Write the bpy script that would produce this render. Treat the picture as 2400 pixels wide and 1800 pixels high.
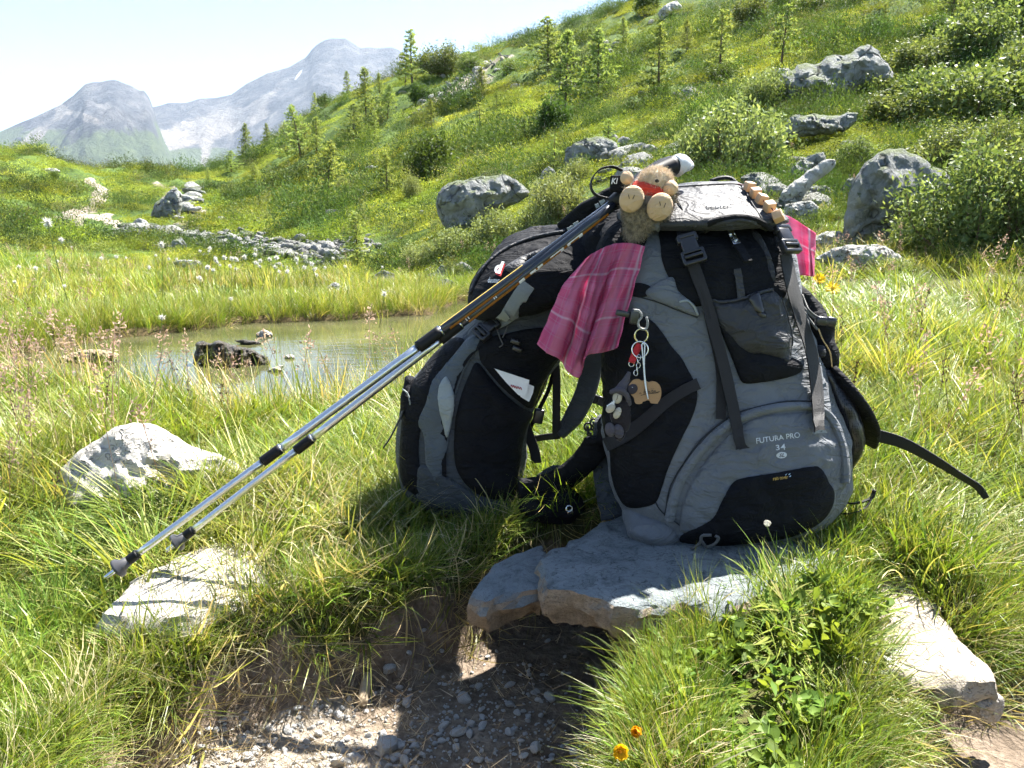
import bpy, bmesh, math, random
import numpy as np
from mathutils import Vector, Matrix, geometry
from mathutils.bvhtree import BVHTree

for o in list(bpy.data.objects):
    bpy.data.objects.remove(o)
scene = bpy.context.scene
COL = scene.collection

# ------------------------------------------------------------------ camera, sky, sun, exposure
CAM = np.array([0.0, 0.0, 0.60])
PITCH = math.radians(12.1)
FPX = 2400 * 28.0 / 36.0
cd = bpy.data.cameras.new('camera')
cd.lens = 28.0
cd.sensor_width = 36.0
cd.clip_start = 0.05
cd.clip_end = 30000
cam = bpy.data.objects.new('camera', cd)
cam.location = CAM.tolist()
cam.rotation_euler = (math.radians(90) - PITCH, 0, 0)
COL.objects.link(cam)
scene.camera = cam

SUN_EL = math.radians(56)
SUN_AZ = math.radians(43)          # to the right of straight ahead
world = bpy.data.worlds.new('World')
scene.world = world
world.use_nodes = True
wn = world.node_tree
sky = wn.nodes.new('ShaderNodeTexSky')
sky.sky_type = 'NISHITA'
sky.sun_disc = False
sky.sun_elevation = SUN_EL
sky.sun_rotation = SUN_AZ
sky.altitude = 2200
sky.air_density = 1.0
sky.dust_density = 0.1
sky.ozone_density = 1.6
wn.nodes['Background'].inputs[1].default_value = 0.05
wn.links.new(sky.outputs[0], wn.nodes['Background'].inputs[0])

sd = bpy.data.lights.new('sun', 'SUN')
sd.energy = 5.0
sd.angle = math.radians(0.53)
sd.color = (1.0, 0.955, 0.88)
sun = bpy.data.objects.new('sun', sd)
sv = Vector((math.sin(SUN_AZ) * math.cos(SUN_EL), math.cos(SUN_AZ) * math.cos(SUN_EL), math.sin(SUN_EL)))
sun.rotation_euler = sv.to_track_quat('Z', 'Y').to_euler()
sun.location = (20, 20, 40)
COL.objects.link(sun)

scene.view_settings.view_transform = 'Standard'
scene.view_settings.look = 'None'
scene.view_settings.exposure = 2.3
scene.view_settings.gamma = 1.0
scene.render.engine = 'CYCLES'
scene.cycles.use_adaptive_sampling = True
scene.cycles.adaptive_threshold = 0.06
scene.cycles.max_bounces = 4
scene.cycles.diffuse_bounces = 1
scene.cycles.glossy_bounces = 3
scene.cycles.transmission_bounces = 4
scene.cycles.transparent_max_bounces = 4
scene.cycles.volume_bounces = 0
scene.cycles.caustics_reflective = False
scene.cycles.caustics_refractive = False

RNG = np.random.default_rng(7)
random.seed(7)

# ------------------------------------------------------------------ picture <-> world
_cs, _sn = math.cos(PITCH), math.sin(PITCH)
def ray(px, py):
    dx = (px - 1200) / FPX
    dy = (900 - py) / FPX
    return np.array([dx, _cs + dy * _sn, -_sn + dy * _cs])
def at(px, py, Y):
    d = ray(px, py)
    return CAM + d * (Y / d[1])
def atz(px, py, z):
    d = ray(px, py)
    return CAM + d * ((z - CAM[2]) / d[2])
def proj(P):
    P = np.asarray(P, float) - CAM
    f = P[..., 1] * _cs - P[..., 2] * _sn
    u = P[..., 1] * _sn + P[..., 2] * _cs
    return 1200 + FPX * P[..., 0] / f, 900 - FPX * u / f

# ------------------------------------------------------------------ noise
_perm = np.random.default_rng(3).permutation(512).astype(np.int64)
def _h(ix, iy, s):
    return _perm[(_perm[(ix + s * 37) & 511] + iy) & 511]
def vnoise(x, y, s=0):
    ix = np.floor(x).astype(np.int64); iy = np.floor(y).astype(np.int64)
    fx = x - ix; fy = y - iy
    u = fx * fx * fx * (fx * (fx * 6 - 15) + 10); v = fy * fy * fy * (fy * (fy * 6 - 15) + 10)
    def g(i, j, a, b):
        h = _h(i, j, s) * (2 * math.pi / 512)
        return np.cos(h) * a + np.sin(h) * b
    a = g(ix, iy, fx, fy); b = g(ix + 1, iy, fx - 1, fy)
    c = g(ix, iy + 1, fx, fy - 1); d = g(ix + 1, iy + 1, fx - 1, fy - 1)
    return (a * (1 - u) + b * u) * (1 - v) + (c * (1 - u) + d * u) * v
def fbm(x, y, o=4, s=0, gain=0.5):
    r = 0; a = 1.0
    for k in range(o):
        r = r + a * vnoise(x * 2 ** k + 17.3 * k, y * 2 ** k - 9.1 * k, s + k)
        a *= gain
    return r
def ridged(x, y, o=5, s=0):
    r = 0; a = 1.0; w = 1.0
    for k in range(o):
        n = 1 - np.abs(vnoise(x * 2 ** k + 5.3 * k, y * 2 ** k + 3.1 * k, s + k)) * 2
        r = r + a * n * w
        w = np.clip(n, 0, 1)
        a *= 0.5
    return r

# ------------------------------------------------------------------ object helpers
ORG = {}
def thing(name, label, cat, loc=(0, 0, 0), group=None, rot=None):
    o = bpy.data.objects.new(name, None)
    o.empty_display_size = 0.05
    COL.objects.link(o)
    o.location = [float(v) for v in loc]
    if rot: o.rotation_euler = rot
    o['label'] = label; o['category'] = cat
    if group: o['group'] = group
    ORG[o] = np.array(loc, float)
    return o
def mkmesh(name, V, Fc, mat=None, smooth=True, col=None, uv=None):
    me = bpy.data.meshes.new(name)
    me.from_pydata([tuple(v) for v in np.asarray(V, float).tolist()], [], [tuple(f) for f in (Fc.tolist() if hasattr(Fc, 'tolist') else Fc)])
    me.validate(verbose=False)
    if smooth:
        me.polygons.foreach_set('use_smooth', np.ones(len(me.polygons), bool))
    if mat: me.materials.append(mat)
    if col is not None:
        ca = me.color_attributes.new('Col', 'FLOAT_COLOR', 'POINT')
        c4 = np.ones((len(V), 4), np.float32); c4[:, :3] = col
        ca.data.foreach_set('color', c4.ravel())
    if uv is not None:
        ul = me.uv_layers.new(name='UVMap')
        idx = np.zeros(len(me.loops), np.int32); me.loops.foreach_get('vertex_index', idx)
        ul.data.foreach_set('uv', np.asarray(uv, np.float32)[idx].ravel())
    me.update()
    return me
def part(name, V, Fc, mat, parent, smooth=True, label=None, col=None, uv=None, kind=None):
    """mesh in WORLD coordinates made a child of parent"""
    org = ORG[parent]
    me = mkmesh(name, np.asarray(V, float) - org, Fc, mat, smooth, col, uv)
    o = bpy.data.objects.new(name, me)
    COL.objects.link(o)
    o.parent = parent
    ORG[o] = org
    if label: o['label'] = label
    if kind: o['kind'] = kind
    return o
def solo(name, V, Fc, mat, label=None, cat=None, group=None, kind=None, smooth=True, col=None, uv=None, loc=None):
    org = np.zeros(3) if loc is None else np.asarray(loc, float)
    me = mkmesh(name, np.asarray(V, float) - org, Fc, mat, smooth, col, uv)
    o = bpy.data.objects.new(name, me)
    o.location = org.tolist()
    COL.objects.link(o)
    if label: o['label'] = label
    if cat: o['category'] = cat
    if group: o['group'] = group
    if kind: o['kind'] = kind
    ORG[o] = org
    return o

# ------------------------------------------------------------------ geometry helpers: each returns (V, F)
def join(*vf):
    V = []; Fc = []; n = 0
    for v, f in vf:
        v = np.asarray(v, float)
        V.append(v); Fc += [tuple(int(i) + n for i in q) for q in f]; n += len(v)
    return np.concatenate(V), Fc
def gridfaces(r, c, wrap=False):
    Fc = []
    cc = c if wrap else c - 1
    for i in range(r - 1):
        for j in range(cc):
            k = (j + 1) % c
            Fc.append((i * c + j, i * c + k, (i + 1) * c + k, (i + 1) * c + j))
    return Fc
def gridquads(r, c):
    i = np.arange(r - 1)[:, None] * c + np.arange(c - 1)[None, :]
    return np.stack([i, i + 1, i + 1 + c, i + c], -1).reshape(-1, 4)
def crom(P, n, closed=False):
    """Catmull-Rom through points P, n samples"""
    P = np.asarray(P, float)
    m = len(P)
    if closed:
        t = np.linspace(0, m, n, endpoint=False)
    else:
        t = np.linspace(0, m - 1, n)
    out = []
    for q in t:
        i = int(min(math.floor(q), m - 1 if closed else m - 2)); f = q - i
        if closed:
            p0, p1, p2, p3 = P[(i - 1) % m], P[i % m], P[(i + 1) % m], P[(i + 2) % m]
        else:
            p1, p2 = P[i], P[i + 1]
            p0 = P[i - 1] if i > 0 else 2 * p1 - p2
            p3 = P[i + 2] if i + 2 < m else 2 * p2 - p1
        out.append(0.5 * (2 * p1 + (p2 - p0) * f + (2 * p0 - 5 * p1 + 4 * p2 - p3) * f * f + (3 * p1 - p0 - 3 * p2 + p3) * f ** 3))
    return np.array(out)
def nrm(v):
    v = np.asarray(v, float)
    return v / (np.linalg.norm(v, axis=-1, keepdims=True) + 1e-12)
def tube(path, rad, n=8, caps=True):
    P = np.asarray(path, float); m = len(P)
    rad = np.broadcast_to(np.asarray(rad, float), (m,))
    T = nrm(np.gradient(P, axis=0))
    up = np.array([0, 0, 1.0]) if abs(T[0][2]) < 0.9 else np.array([1.0, 0, 0])
    N = nrm(np.cross(T[0], up)); V = []
    for i in range(m):
        N = nrm(N - T[i] * np.dot(N, T[i])); B = np.cross(T[i], N)
        for k in range(n):
            a = 2 * math.pi * k / n
            V.append(P[i] + rad[i] * (math.cos(a) * N + math.sin(a) * B))
    Fc = gridfaces(m, n, True)
    if caps:
        Fc.append(tuple(range(n - 1, -1, -1))); Fc.append(tuple((m - 1) * n + k for k in range(n)))
    return np.array(V), Fc
def ring(c, nvec, R, r, n=28, k=8, squash=1.0, axis=None):
    nvec = nrm(nvec)
    a = np.array([0, 0, 1.0]) if axis is None else np.asarray(axis, float)
    u = nrm(a - nvec * np.dot(a, nvec)); w = np.cross(nvec, u); V = []
    for i in range(n):
        t = 2 * math.pi * i / n
        d = math.cos(t) * u * squash + math.sin(t) * w
        p = np.asarray(c) + R * d; dd = nrm(d)
        for j in range(k):
            s = 2 * math.pi * j / k
            V.append(p + r * (math.cos(s) * dd + math.sin(s) * nvec))
    Fc = []
    for i in range(n):
        for j in range(k):
            Fc.append((i * k + j, ((i + 1) % n) * k + j, ((i + 1) % n) * k + (j + 1) % k, i * k + (j + 1) % k))
    return np.array(V), Fc
def boxg(c, ax, ay, az, sx, sy, sz, bev=0.15):
    """box with bevelled edges: half sizes sx, sy, sz along axes"""
    c = np.asarray(c, float)
    b = bev * min(sx, sy, sz)
    bm = bmesh.new(); bmesh.ops.create_cube(bm, size=2)
    for v in bm.verts: v.co = Vector((v.co.x * sx, v.co.y * sy, v.co.z * sz))
    if b > 0:
        bmesh.ops.bevel(bm, geom=list(bm.edges), offset=b, segments=2, profile=0.6, affect='EDGES')
    bm.verts.ensure_lookup_table(); bm.verts.index_update()
    V = np.array([v.co[:] for v in bm.verts]); Fc = [tuple(v.index for v in f.verts) for f in bm.faces]
    bm.free()
    M = np.stack([nrm(ax), nrm(ay), nrm(az)])
    return V @ M + c, Fc
def ellipsoid(c, ax, ay, az, n=20, m=12, e=2.0):
    c = np.asarray(c, float); V = []
    for i in range(1, m):
        ph = math.pi * i / m
        for j in range(n):
            th = 2 * math.pi * j / n
            V.append(c + np.asarray(ax) * math.sin(ph) * math.cos(th) + np.asarray(ay) * math.sin(ph) * math.sin(th) + np.asarray(az) * math.cos(ph))
    Fc = gridfaces(m - 1, n, True)
    k = len(V); V.append(c + np.asarray(az)); V.append(c - np.asarray(az))
    for j in range(n):
        Fc.append((k, (j + 1) % n, j)); Fc.append((k + 1, (m - 2) * n + j, (m - 2) * n + (j + 1) % n))
    return np.array(V), Fc

# ------------------------------------------------------------------ materials
def rgb(*c): return (c[0], c[1], c[2], 1.0)
class NT:
    def __init__(s, name):
        s.m = bpy.data.materials.new(name); s.m.use_nodes = True
        s.t = s.m.node_tree; s.b = s.t.nodes['Principled BSDF']; s.out = s.t.nodes['Material Output']
    def n(s, typ, **kw):
        nd = s.t.nodes.new(typ)
        for k, v in kw.items():
            if k.startswith('i_'):
                key = k[2:]
                key = int(key) if key.isdigit() else key.replace('_', ' ')
                nd.inputs[key].default_value = v
            else: setattr(nd, k, v)
        return nd
    def l(s, a, b): s.t.links.new(a, b)
    def noise(s, scale, detail=4, rough=0.55, vec=None, dist=0.0):
        nd = s.n('ShaderNodeTexNoise', i_Scale=scale, i_Detail=detail, i_Roughness=rough, i_Distortion=dist)
        if vec is not None: s.l(vec, nd.inputs['Vector'])
        return nd.outputs['Fac']
    def ramp(s, fac, stops, interp='LINEAR'):
        r = s.n('ShaderNodeValToRGB'); r.color_ramp.interpolation = interp
        e = r.color_ramp.elements
        while len(e) < len(stops): e.new(0.5)
        for i, (p, c) in enumerate(stops):
            e[i].position = p; e[i].color = c if len(c) == 4 else rgb(*c)
        s.l(fac, r.inputs[0])
        return r.outputs[0]
    def mix(s, fac, a, b, typ='MIX'):
        m = s.n('ShaderNodeMix', data_type='RGBA', blend_type=typ)
        for inp, v in ((m.inputs['Factor'], fac), (m.inputs['A'], a), (m.inputs['B'], b)):
            if isinstance(v, (int, float)): inp.default_value = v
            elif isinstance(v, tuple): inp.default_value = v if len(v) == 4 else rgb(*v)
            else: s.l(v, inp)
        return m.outputs['Result']
    def math(s, op, a, b=0.0):
        m = s.n('ShaderNodeMath', operation=op)
        for i, v in enumerate((a, b)):
            if isinstance(v, (int, float)): m.inputs[i].default_value = v
            else: s.l(v, m.inputs[i])
        return m.outputs[0]
    def geo(s): return s.n('ShaderNodeNewGeometry')
    def obj(s): return s.n('ShaderNodeTexCoord').outputs['Object']
    def uv(s): return s.n('ShaderNodeTexCoord').outputs['UV']
    def bump(s, h, strength=0.3, dist=0.01, nrm=None):
        b = s.n('ShaderNodeBump', i_Strength=strength, i_Distance=dist)
        s.l(h, b.inputs['Height'])
        if nrm is not None: s.l(nrm, b.inputs['Normal'])
        return b.outputs['Normal']
    def set(s, color=None, rough=None, spec=None, metal=None, normal=None, **kw):
        for k, v in (('Base Color', color), ('Roughness', rough), ('Specular IOR Level', spec), ('Metallic', metal), ('Normal', normal)):
            if v is None: continue
            if isinstance(v, (int, float)): s.b.inputs[k].default_value = v
            elif isinstance(v, tuple): s.b.inputs[k].default_value = v if len(v) == 4 else rgb(*v)
            else: s.l(v, s.b.inputs[k])
        for k, v in kw.items():
            s.b.inputs[k.replace('_', ' ')].default_value = v
        return s.m

def m_fabric(name, c, rough=0.75, weave=900, var=0.25, wr=0.0, spec=0.25, sheen=0.10):
    s = NT(name); o = s.obj()
    n = s.noise(14, 5, 0.6, o)
    col = s.mix(n, tuple(x * (1 - var) for x in c), tuple(min(1, x * (1 + var)) for x in c))
    dust = s.ramp(s.noise(5, 6, 0.7, o), [(0.48, (0, 0, 0)), (0.8, (0.6, 0.6, 0.6))])
    col = s.mix(dust, col, tuple(0.8 * x + 0.018 for x in c))
    w1 = s.n('ShaderNodeTexWave', i_Scale=weave / 3.0, wave_type='BANDS', bands_direction='X'); s.l(o, w1.inputs['Vector'])
    w2 = s.n('ShaderNodeTexWave', i_Scale=weave / 3.0, wave_type='BANDS', bands_direction='Z'); s.l(o, w2.inputs['Vector'])
    h = s.math('ADD', w1.outputs['Fac'], w2.outputs['Fac'])
    mp = s.n('ShaderNodeMapping'); mp.inputs['Rotation'].default_value = (0.3, 0.5, 0.4); mp.inputs['Scale'].default_value = (1.0, 1.0, 2.6); s.l(o, mp.inputs['Vector'])
    cre = s.ramp(s.noise(11, 3, 0.5, mp.outputs[0], 1.6), [(0.40, (0, 0, 0)), (0.5, (1, 1, 1)), (0.60, (0, 0, 0))])
    nb = s.bump(cre, 0.45, 0.006)
    nb = s.bump(s.noise(34, 5, 0.6, o, 0.6), 0.6, 0.008, nb)
    nb = s.bump(h, 0.25, 0.0006, nb)
    s.set(col, rough, spec, 0.0, nb)
    s.b.inputs['Sheen Weight'].default_value = sheen
    s.b.inputs['Sheen Roughness'].default_value = 0.4
    return s.m
def m_webbing(name, c):
    s = NT(name); o = s.obj()
    w = s.n('ShaderNodeTexWave', i_Scale=330.0, wave_type='BANDS', bands_direction='Z'); s.l(o, w.inputs['Vector'])
    col = s.mix(w.outputs['Fac'], tuple(x * 0.75 for x in c), tuple(x * 1.3 for x in c))
    s.set(col, 0.55, 0.4, 0, s.bump(w.outputs['Fac'], 0.5, 0.0008))
    return s.m
def m_plain(name, c, rough=0.5, spec=0.5, metal=0.0, bump=0.0, bscale=60, var=0.12):
    s = NT(name); o = s.obj(); n = s.noise(bscale, 4, 0.6, o)
    s.set(s.mix(n, tuple(x * (1 - var) for x in c), tuple(min(1, x * (1 + var)) for x in c)), rough, spec, metal)
    if bump: s.l(s.bump(n, bump, 0.004), s.b.inputs['Normal'])
    return s.m
def m_leaf(name, c=None, trans=0.45, rough=0.5, var=0.35, colattr=True, tcol=None, spec=0.3):
    """leaf: reflects and lets light through; colour from the blade's own attribute, varied per instance"""
    s = NT(name)
    if colattr:
        a = s.n('ShaderNodeAttribute', attribute_name='Col').outputs['Color']
    else:
        r = s.n('ShaderNodeRGB'); r.outputs[0].default_value = rgb(*c); a = r.outputs[0]
    oi = s.n('ShaderNodeObjectInfo')
    f = s.math('MULTIPLY_ADD', oi.outputs['Random'], 2 * var); s.t.nodes[-1].inputs[2].default_value = 1 - var
    hs = s.n('ShaderNodeHueSaturation'); hs.inputs['Saturation'].default_value = 1.0
    s.l(a, hs.inputs['Color']); s.l(f, hs.inputs['Value'])
    hue = s.math('MULTIPLY_ADD', s.math('FRACT', s.math('MULTIPLY', oi.outputs['Random'], 7.31)), 0.035); s.t.nodes[-1].inputs[2].default_value = 0.4825
    s.l(hue, hs.inputs['Hue'])
    colr = hs.outputs['Color']
    s.set(colr, rough, spec)
    tr = s.n('ShaderNodeBsdfTranslucent')
    tm = s.mix(1.0, colr, tcol if tcol else (1.25, 1.15, 0.55), 'MULTIPLY')
    s.l(tm, tr.inputs['Color'])
    ms = s.n('ShaderNodeMixShader'); ms.inputs[0].default_value = trans
    s.l(s.b.outputs[0], ms.inputs[1]); s.l(tr.outputs[0], ms.inputs[2]); s.l(ms.outputs[0], s.out.inputs[0])
    return s.m
def m_rock(name, c1, c2, lichen=(0.30, 0.30, 0.24), side=None, scale=6, bump=0.6, lich=0.5, crack=9, moss=0.0):
    s = NT(name); o = s.obj()
    n1 = s.noise(scale, 8, 0.65, o, 0.3)
    col = s.ramp(n1, [(0.3, c1), (0.7, c2)])
    n2 = s.noise(scale * 5, 6, 0.7, o)
    col = s.mix(s.ramp(n2, [(0.55, (0, 0, 0)), (0.75, (lich, lich, lich))]), col, lichen)
    dark = s.ramp(s.noise(scale * 2.2, 6, 0.7, o, 1.0), [(0.30, (0.45, 0.45, 0.45)), (0.5, (1, 1, 1))])
    col = s.mix(1.0, col, dark, 'MULTIPLY')
    if side:
        g = s.geo(); sp = s.n('ShaderNodeSeparateXYZ'); s.l(g.outputs['True Normal'], sp.inputs[0])
        f = s.ramp(s.math('ADD', sp.outputs['Z'], s.math('MULTIPLY', n2, 0.4)), [(0.55, (1, 1, 1)), (0.85, (0, 0, 0))])
        sc = s.ramp(n2, [(0.35, tuple(x * 0.55 for x in side)), (0.65, side)])
        col = s.mix(f, col, sc)
    if moss:
        g2 = s.geo(); sp2 = s.n('ShaderNodeSeparateXYZ'); s.l(g2.outputs['Normal'], sp2.inputs[0])
        mf = s.ramp(s.math('ADD', s.math('MULTIPLY', sp2.outputs['Z'], 0.6), s.math('MULTIPLY', n1, 0.8)), [(0.80, (0, 0, 0)), (0.92, (moss, moss, moss))])
        col = s.mix(mf, col, (0.09, 0.12, 0.03))
    v = s.n('ShaderNodeTexVoronoi', feature='DISTANCE_TO_EDGE', i_Scale=crack); s.l(o, v.inputs['Vector'])
    cr = s.ramp(v.outputs['Distance'], [(0.0, (0, 0, 0)), (0.04, (1, 1, 1))])
    vw = s.mix(0.35, o, s.n('ShaderNodeTexNoise', i_Scale=scale).outputs['Color']); s.l(vw, v.inputs['Vector'])
    col = s.mix(1.0, col, s.ramp(v.outputs['Distance'], [(0.0, (0.35, 0.35, 0.35)), (0.025, (1, 1, 1))]), 'MULTIPLY')
    h = s.math('ADD', s.math('ADD', s.math('MULTIPLY', n2, 0.6), n1), s.math('MULTIPLY', cr, 0.5))
    nb = s.bump(h, bump, 0.06 * 6 / scale)
    nb = s.bump(s.noise(scale * 22, 5, 0.7, o), bump * 0.7, 0.006 * 6 / scale, nb)
    s.set(col, 0.85, 0.25, 0, nb)
    return s.m
# ================================================================== terrain
_ctl = [  # picture point and its distance, read off the photograph
 # foreground turf
 (60,1700,1.0),(250,1600,1.1),(150,1450,1.3),(450,1350,1.36),(700,1300,1.45),(1000,1200,1.62),(1150,1200,1.62),(300,1150,1.75),
 (1700,1290,1.32),(1450,1290,1.32),(1900,1450,1.10),(1700,1600,0.98),(1900,1720,0.92),(2250,1500,1.10),(2300,1200,1.75),(2000,1180,1.62),(2300,1720,0.95),
 (600,1150,1.78),(100,1050,2.15),
 # pond shores
 (100,930,2.9),(500,1010,2.45),(900,990,2.5),(1200,900,2.9),(1300,800,3.8),(1450,900,2.8),
 (-200,860,4.3),(0,810,5.0),(300,770,5.6),(700,735,6.4),(1000,715,6.9),(1250,700,6.8),
 # meadow behind the pond
 (-200,680,8.5),(100,660,9),(100,560,17),(400,650,10.5),(420,560,18),(700,640,12),(900,640,12.2),(1150,640,9.5),
 # left hillock
 (0,500,24),(0,430,31),(0,356,40),(45,358,41),(118,376,42),(160,402,44),(190,408,44),(271,397,44),(375,394,44),(434,406,45),(300,470,31),(400,510,26),(200,480,29),(480,425,46),
 (-500,330,42),(-500,480,24),
 # foot of the right hill, stone run
 (520,540,21.5),(520,470,32),(600,560,18.5),(700,590,15.5),(700,520,20),(700,470,25),(840,600,14.2),(840,540,17),
 # hill face
 (600,400,42),(700,400,35),(900,500,18.5),(900,400,26),(900,300,36),(1050,560,11.5),(1130,510,13),(1130,400,20),(1130,280,30),(1130,180,41),
 (1400,470,11.5),(1400,350,17.5),(1400,230,27),(1400,110,38),(1650,440,9.0),(1650,320,15),(1650,180,25),(1650,60,35),
 (1900,560,6.6),(1900,430,9.5),(1900,250,16.5),(1900,120,24),(1900,0,32),
 (2150,600,5.4),(2150,480,8),(2150,330,12.5),(2350,640,4.6),(2350,500,6.8),(2350,350,10.5),(2350,180,17),(2350,30,25),
 (2200,720,3.8),(2000,760,3.3),(2300,900,2.6),(2100,1000,2.2),(1950,640,5.0),(1600,640,6.0),
 # skyline of the hill
 (500,415,60),(560,375,60),(640,325,60),(720,278,59),(800,232,58),(922,185,56),(1003,157,54),(1085,131,53),(1187,106,51),(1309,65,49),(1362,51,48),(1471,16,46),(1600,-25,45),(1900,-120,44),(2350,-200,38),
 # behind the skyline
 (300,520,75),(0,480,70),(-500,430,75),(480,520,85),(640,450,85),(800,370,85),(1003,290,82),(1250,210,78),(1500,120,74),(1900,20,70),(2400,-80,66),
 # outside the picture
 (3300,640,4.2),(3300,350,9.5),(3300,0,20),(3300,-150,36),(3100,1200,1.7),(3000,1700,1.0),(-800,1300,1.4),(-700,1700,1.0),(-900,900,3.6),(-900,640,9),
]
def _feat(x, y):
    return np.stack([np.clip(x / y, -3, 3) * 3.2, np.log(y) * 1.5], -1)
_cw = np.array([at(*c) for c in _ctl])
_cp = _feat(_cw[:, 0], _cw[:, 1])
_cv = (_cw[:, 2] - CAM[2]) / _cw[:, 1]
def _tps(r2): return 0.5 * r2 * np.log(r2 + 1e-9)
_d = ((_cp[:, None] - _cp[None]) ** 2).sum(-1)
_n = len(_cp)
_A = np.zeros((_n + 3, _n + 3)); _A[:_n, :_n] = _tps(_d) + np.eye(_n) * 0.02
_A[:_n, _n] = 1; _A[:_n, _n + 1:] = _cp; _A[_n, :_n] = 1; _A[_n + 1:, :_n] = _cp.T
_w = np.linalg.solve(_A, np.concatenate([_cv, np.zeros(3)]))
def base_h(x, y):
    x = np.asarray(x, float).ravel(); y = np.asarray(y, float).ravel()
    q = _feat(x, y); out = np.empty(len(x))
    for i in range(0, len(x), 20000):
        qq = q[i:i + 20000]
        r2 = ((qq[:, None] - _cp[None]) ** 2).sum(-1)
        out[i:i + 20000] = _tps(r2) @ _w[:_n] + _w[_n] + qq @ _w[_n + 1:]
    return CAM[2] + out * y
def pdist(x, y, poly):
    """signed distance to polygon (negative inside)"""
    P = np.asarray(poly, float)[:, :2]; x = np.asarray(x, float); y = np.asarray(y, float)
    d = np.full(x.shape, 1e9); ins = np.zeros(x.shape, bool)
    for i in range(len(P)):
        a = P[i]; b = P[(i + 1) % len(P)]; e = b - a
        t = np.clip(((x - a[0]) * e[0] + (y - a[1]) * e[1]) / (e @ e + 1e-12), 0, 1)
        d = np.minimum(d, (x - a[0] - t * e[0]) ** 2 + (y - a[1] - t * e[1]) ** 2)
        if abs(e[1]) > 1e-12:
            c = ((a[1] > y) != (b[1] > y)) & (x < (b[0] - a[0]) * (y - a[1]) / (b[1] - a[1]) + a[0])
            ins ^= c
    d = np.sqrt(d)
    return np.where(ins, -d, d)
def sstep(a, b, x):
    t = np.clip((x - a) / (b - a), 0, 1); return t * t * (3 - 2 * t)
WATER_Z = -0.17
PATH_Z = -0.215
pond_px = [(-900,900),(-300,868),(0,838),(240,795),(480,769),(560,758),(800,749),(1000,737),(1060,706),(1120,700),(1180,740),(1170,830),(1020,930),(900,990),(750,1030),(600,1040),(430,1010),(330,990),(200,955),(60,935),(-100,940),(-600,990)]
POND = np.array([atz(a, b, WATER_Z) for a, b in pond_px])
path_px = [(-200,2900),(200,2000),(330,1830),(500,1745),(660,1665),(800,1625),(950,1590),(1080,1535),(1170,1485),(1300,1440),(1420,1440),(1530,1470),(1500,1560),(1490,1640),(1520,1720),(1470,1800),(1400,2000),(1500,2900)]
PATH = np.array([atz(a, b, PATH_Z) for a, b in path_px])
dirt_px = [(2190,1770),(2270,1745),(2350,1720),(2430,1690),(2700,1680),(2700,2600),(2050,2600),(2150,1830)]
DIRT = np.array([atz(a, b, PATH_Z) for a, b in dirt_px])
trail_px = [[(205,420),(240,440),(235,465),(175,500),(160,540)],[(365,430),(400,445),(405,470),(460,500),(430,530),(385,565)],[(140,510),(240,500),(290,530),(350,540)]]
FLAT = [(np.array([atz(a, b, z)[:2] for a, b in px]), z - dz) for px, z, dz in (
    ([(225,1435),(280,1385),(325,1340),(430,1285),(530,1255),(610,1258),(625,1325),(570,1410),(450,1455),(320,1460)], -0.035, 0.015),
    ([(1262,1306),(1290,1378),(1457,1416),(1600,1405),(1683,1424),(1785,1390),(1878,1357),(1960,1300),(1990,1240),(1940,1180),(1700,1165),(1450,1200),(1330,1270)], 0.02, 0.02),
    ([(1103,1387),(1148,1334),(1217,1287),(1265,1270),(1290,1345),(1283,1375),(1140,1403)], -0.005, 0.02),
    ([(2070,1296),(2122,1334),(2192,1403),(2216,1456),(2273,1509),(2314,1554),(2342,1588),(2192,1576),(2058,1546),(2070,1465),(2029,1403),(2041,1334)], -0.03, 0.02))]
def H(x, y):
    shp = np.shape(x)
    x = np.asarray(x, float).ravel(); y = np.maximum(np.asarray(y, float).ravel(), 0.3)
    h = base_h(x, y)
    far = sstep(5, 14, y)
    h = h + far * (0.20 * fbm(x * 0.45, y * 0.45, 3, 2) + 0.17 * fbm(x * 1.1, y * 1.1, 3, 5)) * np.clip(y / 22, 0.4, 1.7)
    near = 1 - sstep(4, 9, y)
    h = h + near * 0.03 * fbm(x * 4.5, y * 4.5, 3, 9)
    # pond basin and its low banks
    m = (y > 1.6) & (y < 9)
    if m.any():
        d = pdist(x[m], y[m], POND) + 0.05 * fbm(x[m] * 5, y[m] * 5, 2, 4)
        hb = h[m]
        hb = np.maximum(hb, WATER_Z + 0.045)
        bank = WATER_Z + 0.05 + 0.3 * np.clip(d, 0, 1)
        hb = np.where(d < 0.9, np.minimum(hb, bank + 0.3 * sstep(0.5, 0.9, d)), hb)
        hb = hb + (WATER_Z - 0.14 - hb) * (1 - sstep(-0.16, 0.03, d))
        h[m] = hb
    m = y < 2.2
    if m.any():
        for poly, fz in FLAT:                      # stones lie bedded in the turf
            d = pdist(x[m], y[m], poly)
            h[m] = h[m] + np.minimum(fz - h[m], 0) * (1 - sstep(0.0, 0.05, d))
        for poly, pz, w in ((PATH, PATH_Z, 0.065), (DIRT, PATH_Z + 0.05, 0.14)):
            d = pdist(x[m], y[m], poly) + 0.02 * fbm(x[m] * 9, y[m] * 9, 3, 14)
            k = 1 - sstep(-0.02, w, d)
            h[m] = h[m] + (pz + 0.008 * fbm(x[m] * 16, y[m] * 16, 3, 21) - h[m]) * k
    return h.reshape(shp)
_GY = np.geomspace(0.75, 130, 900)
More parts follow.
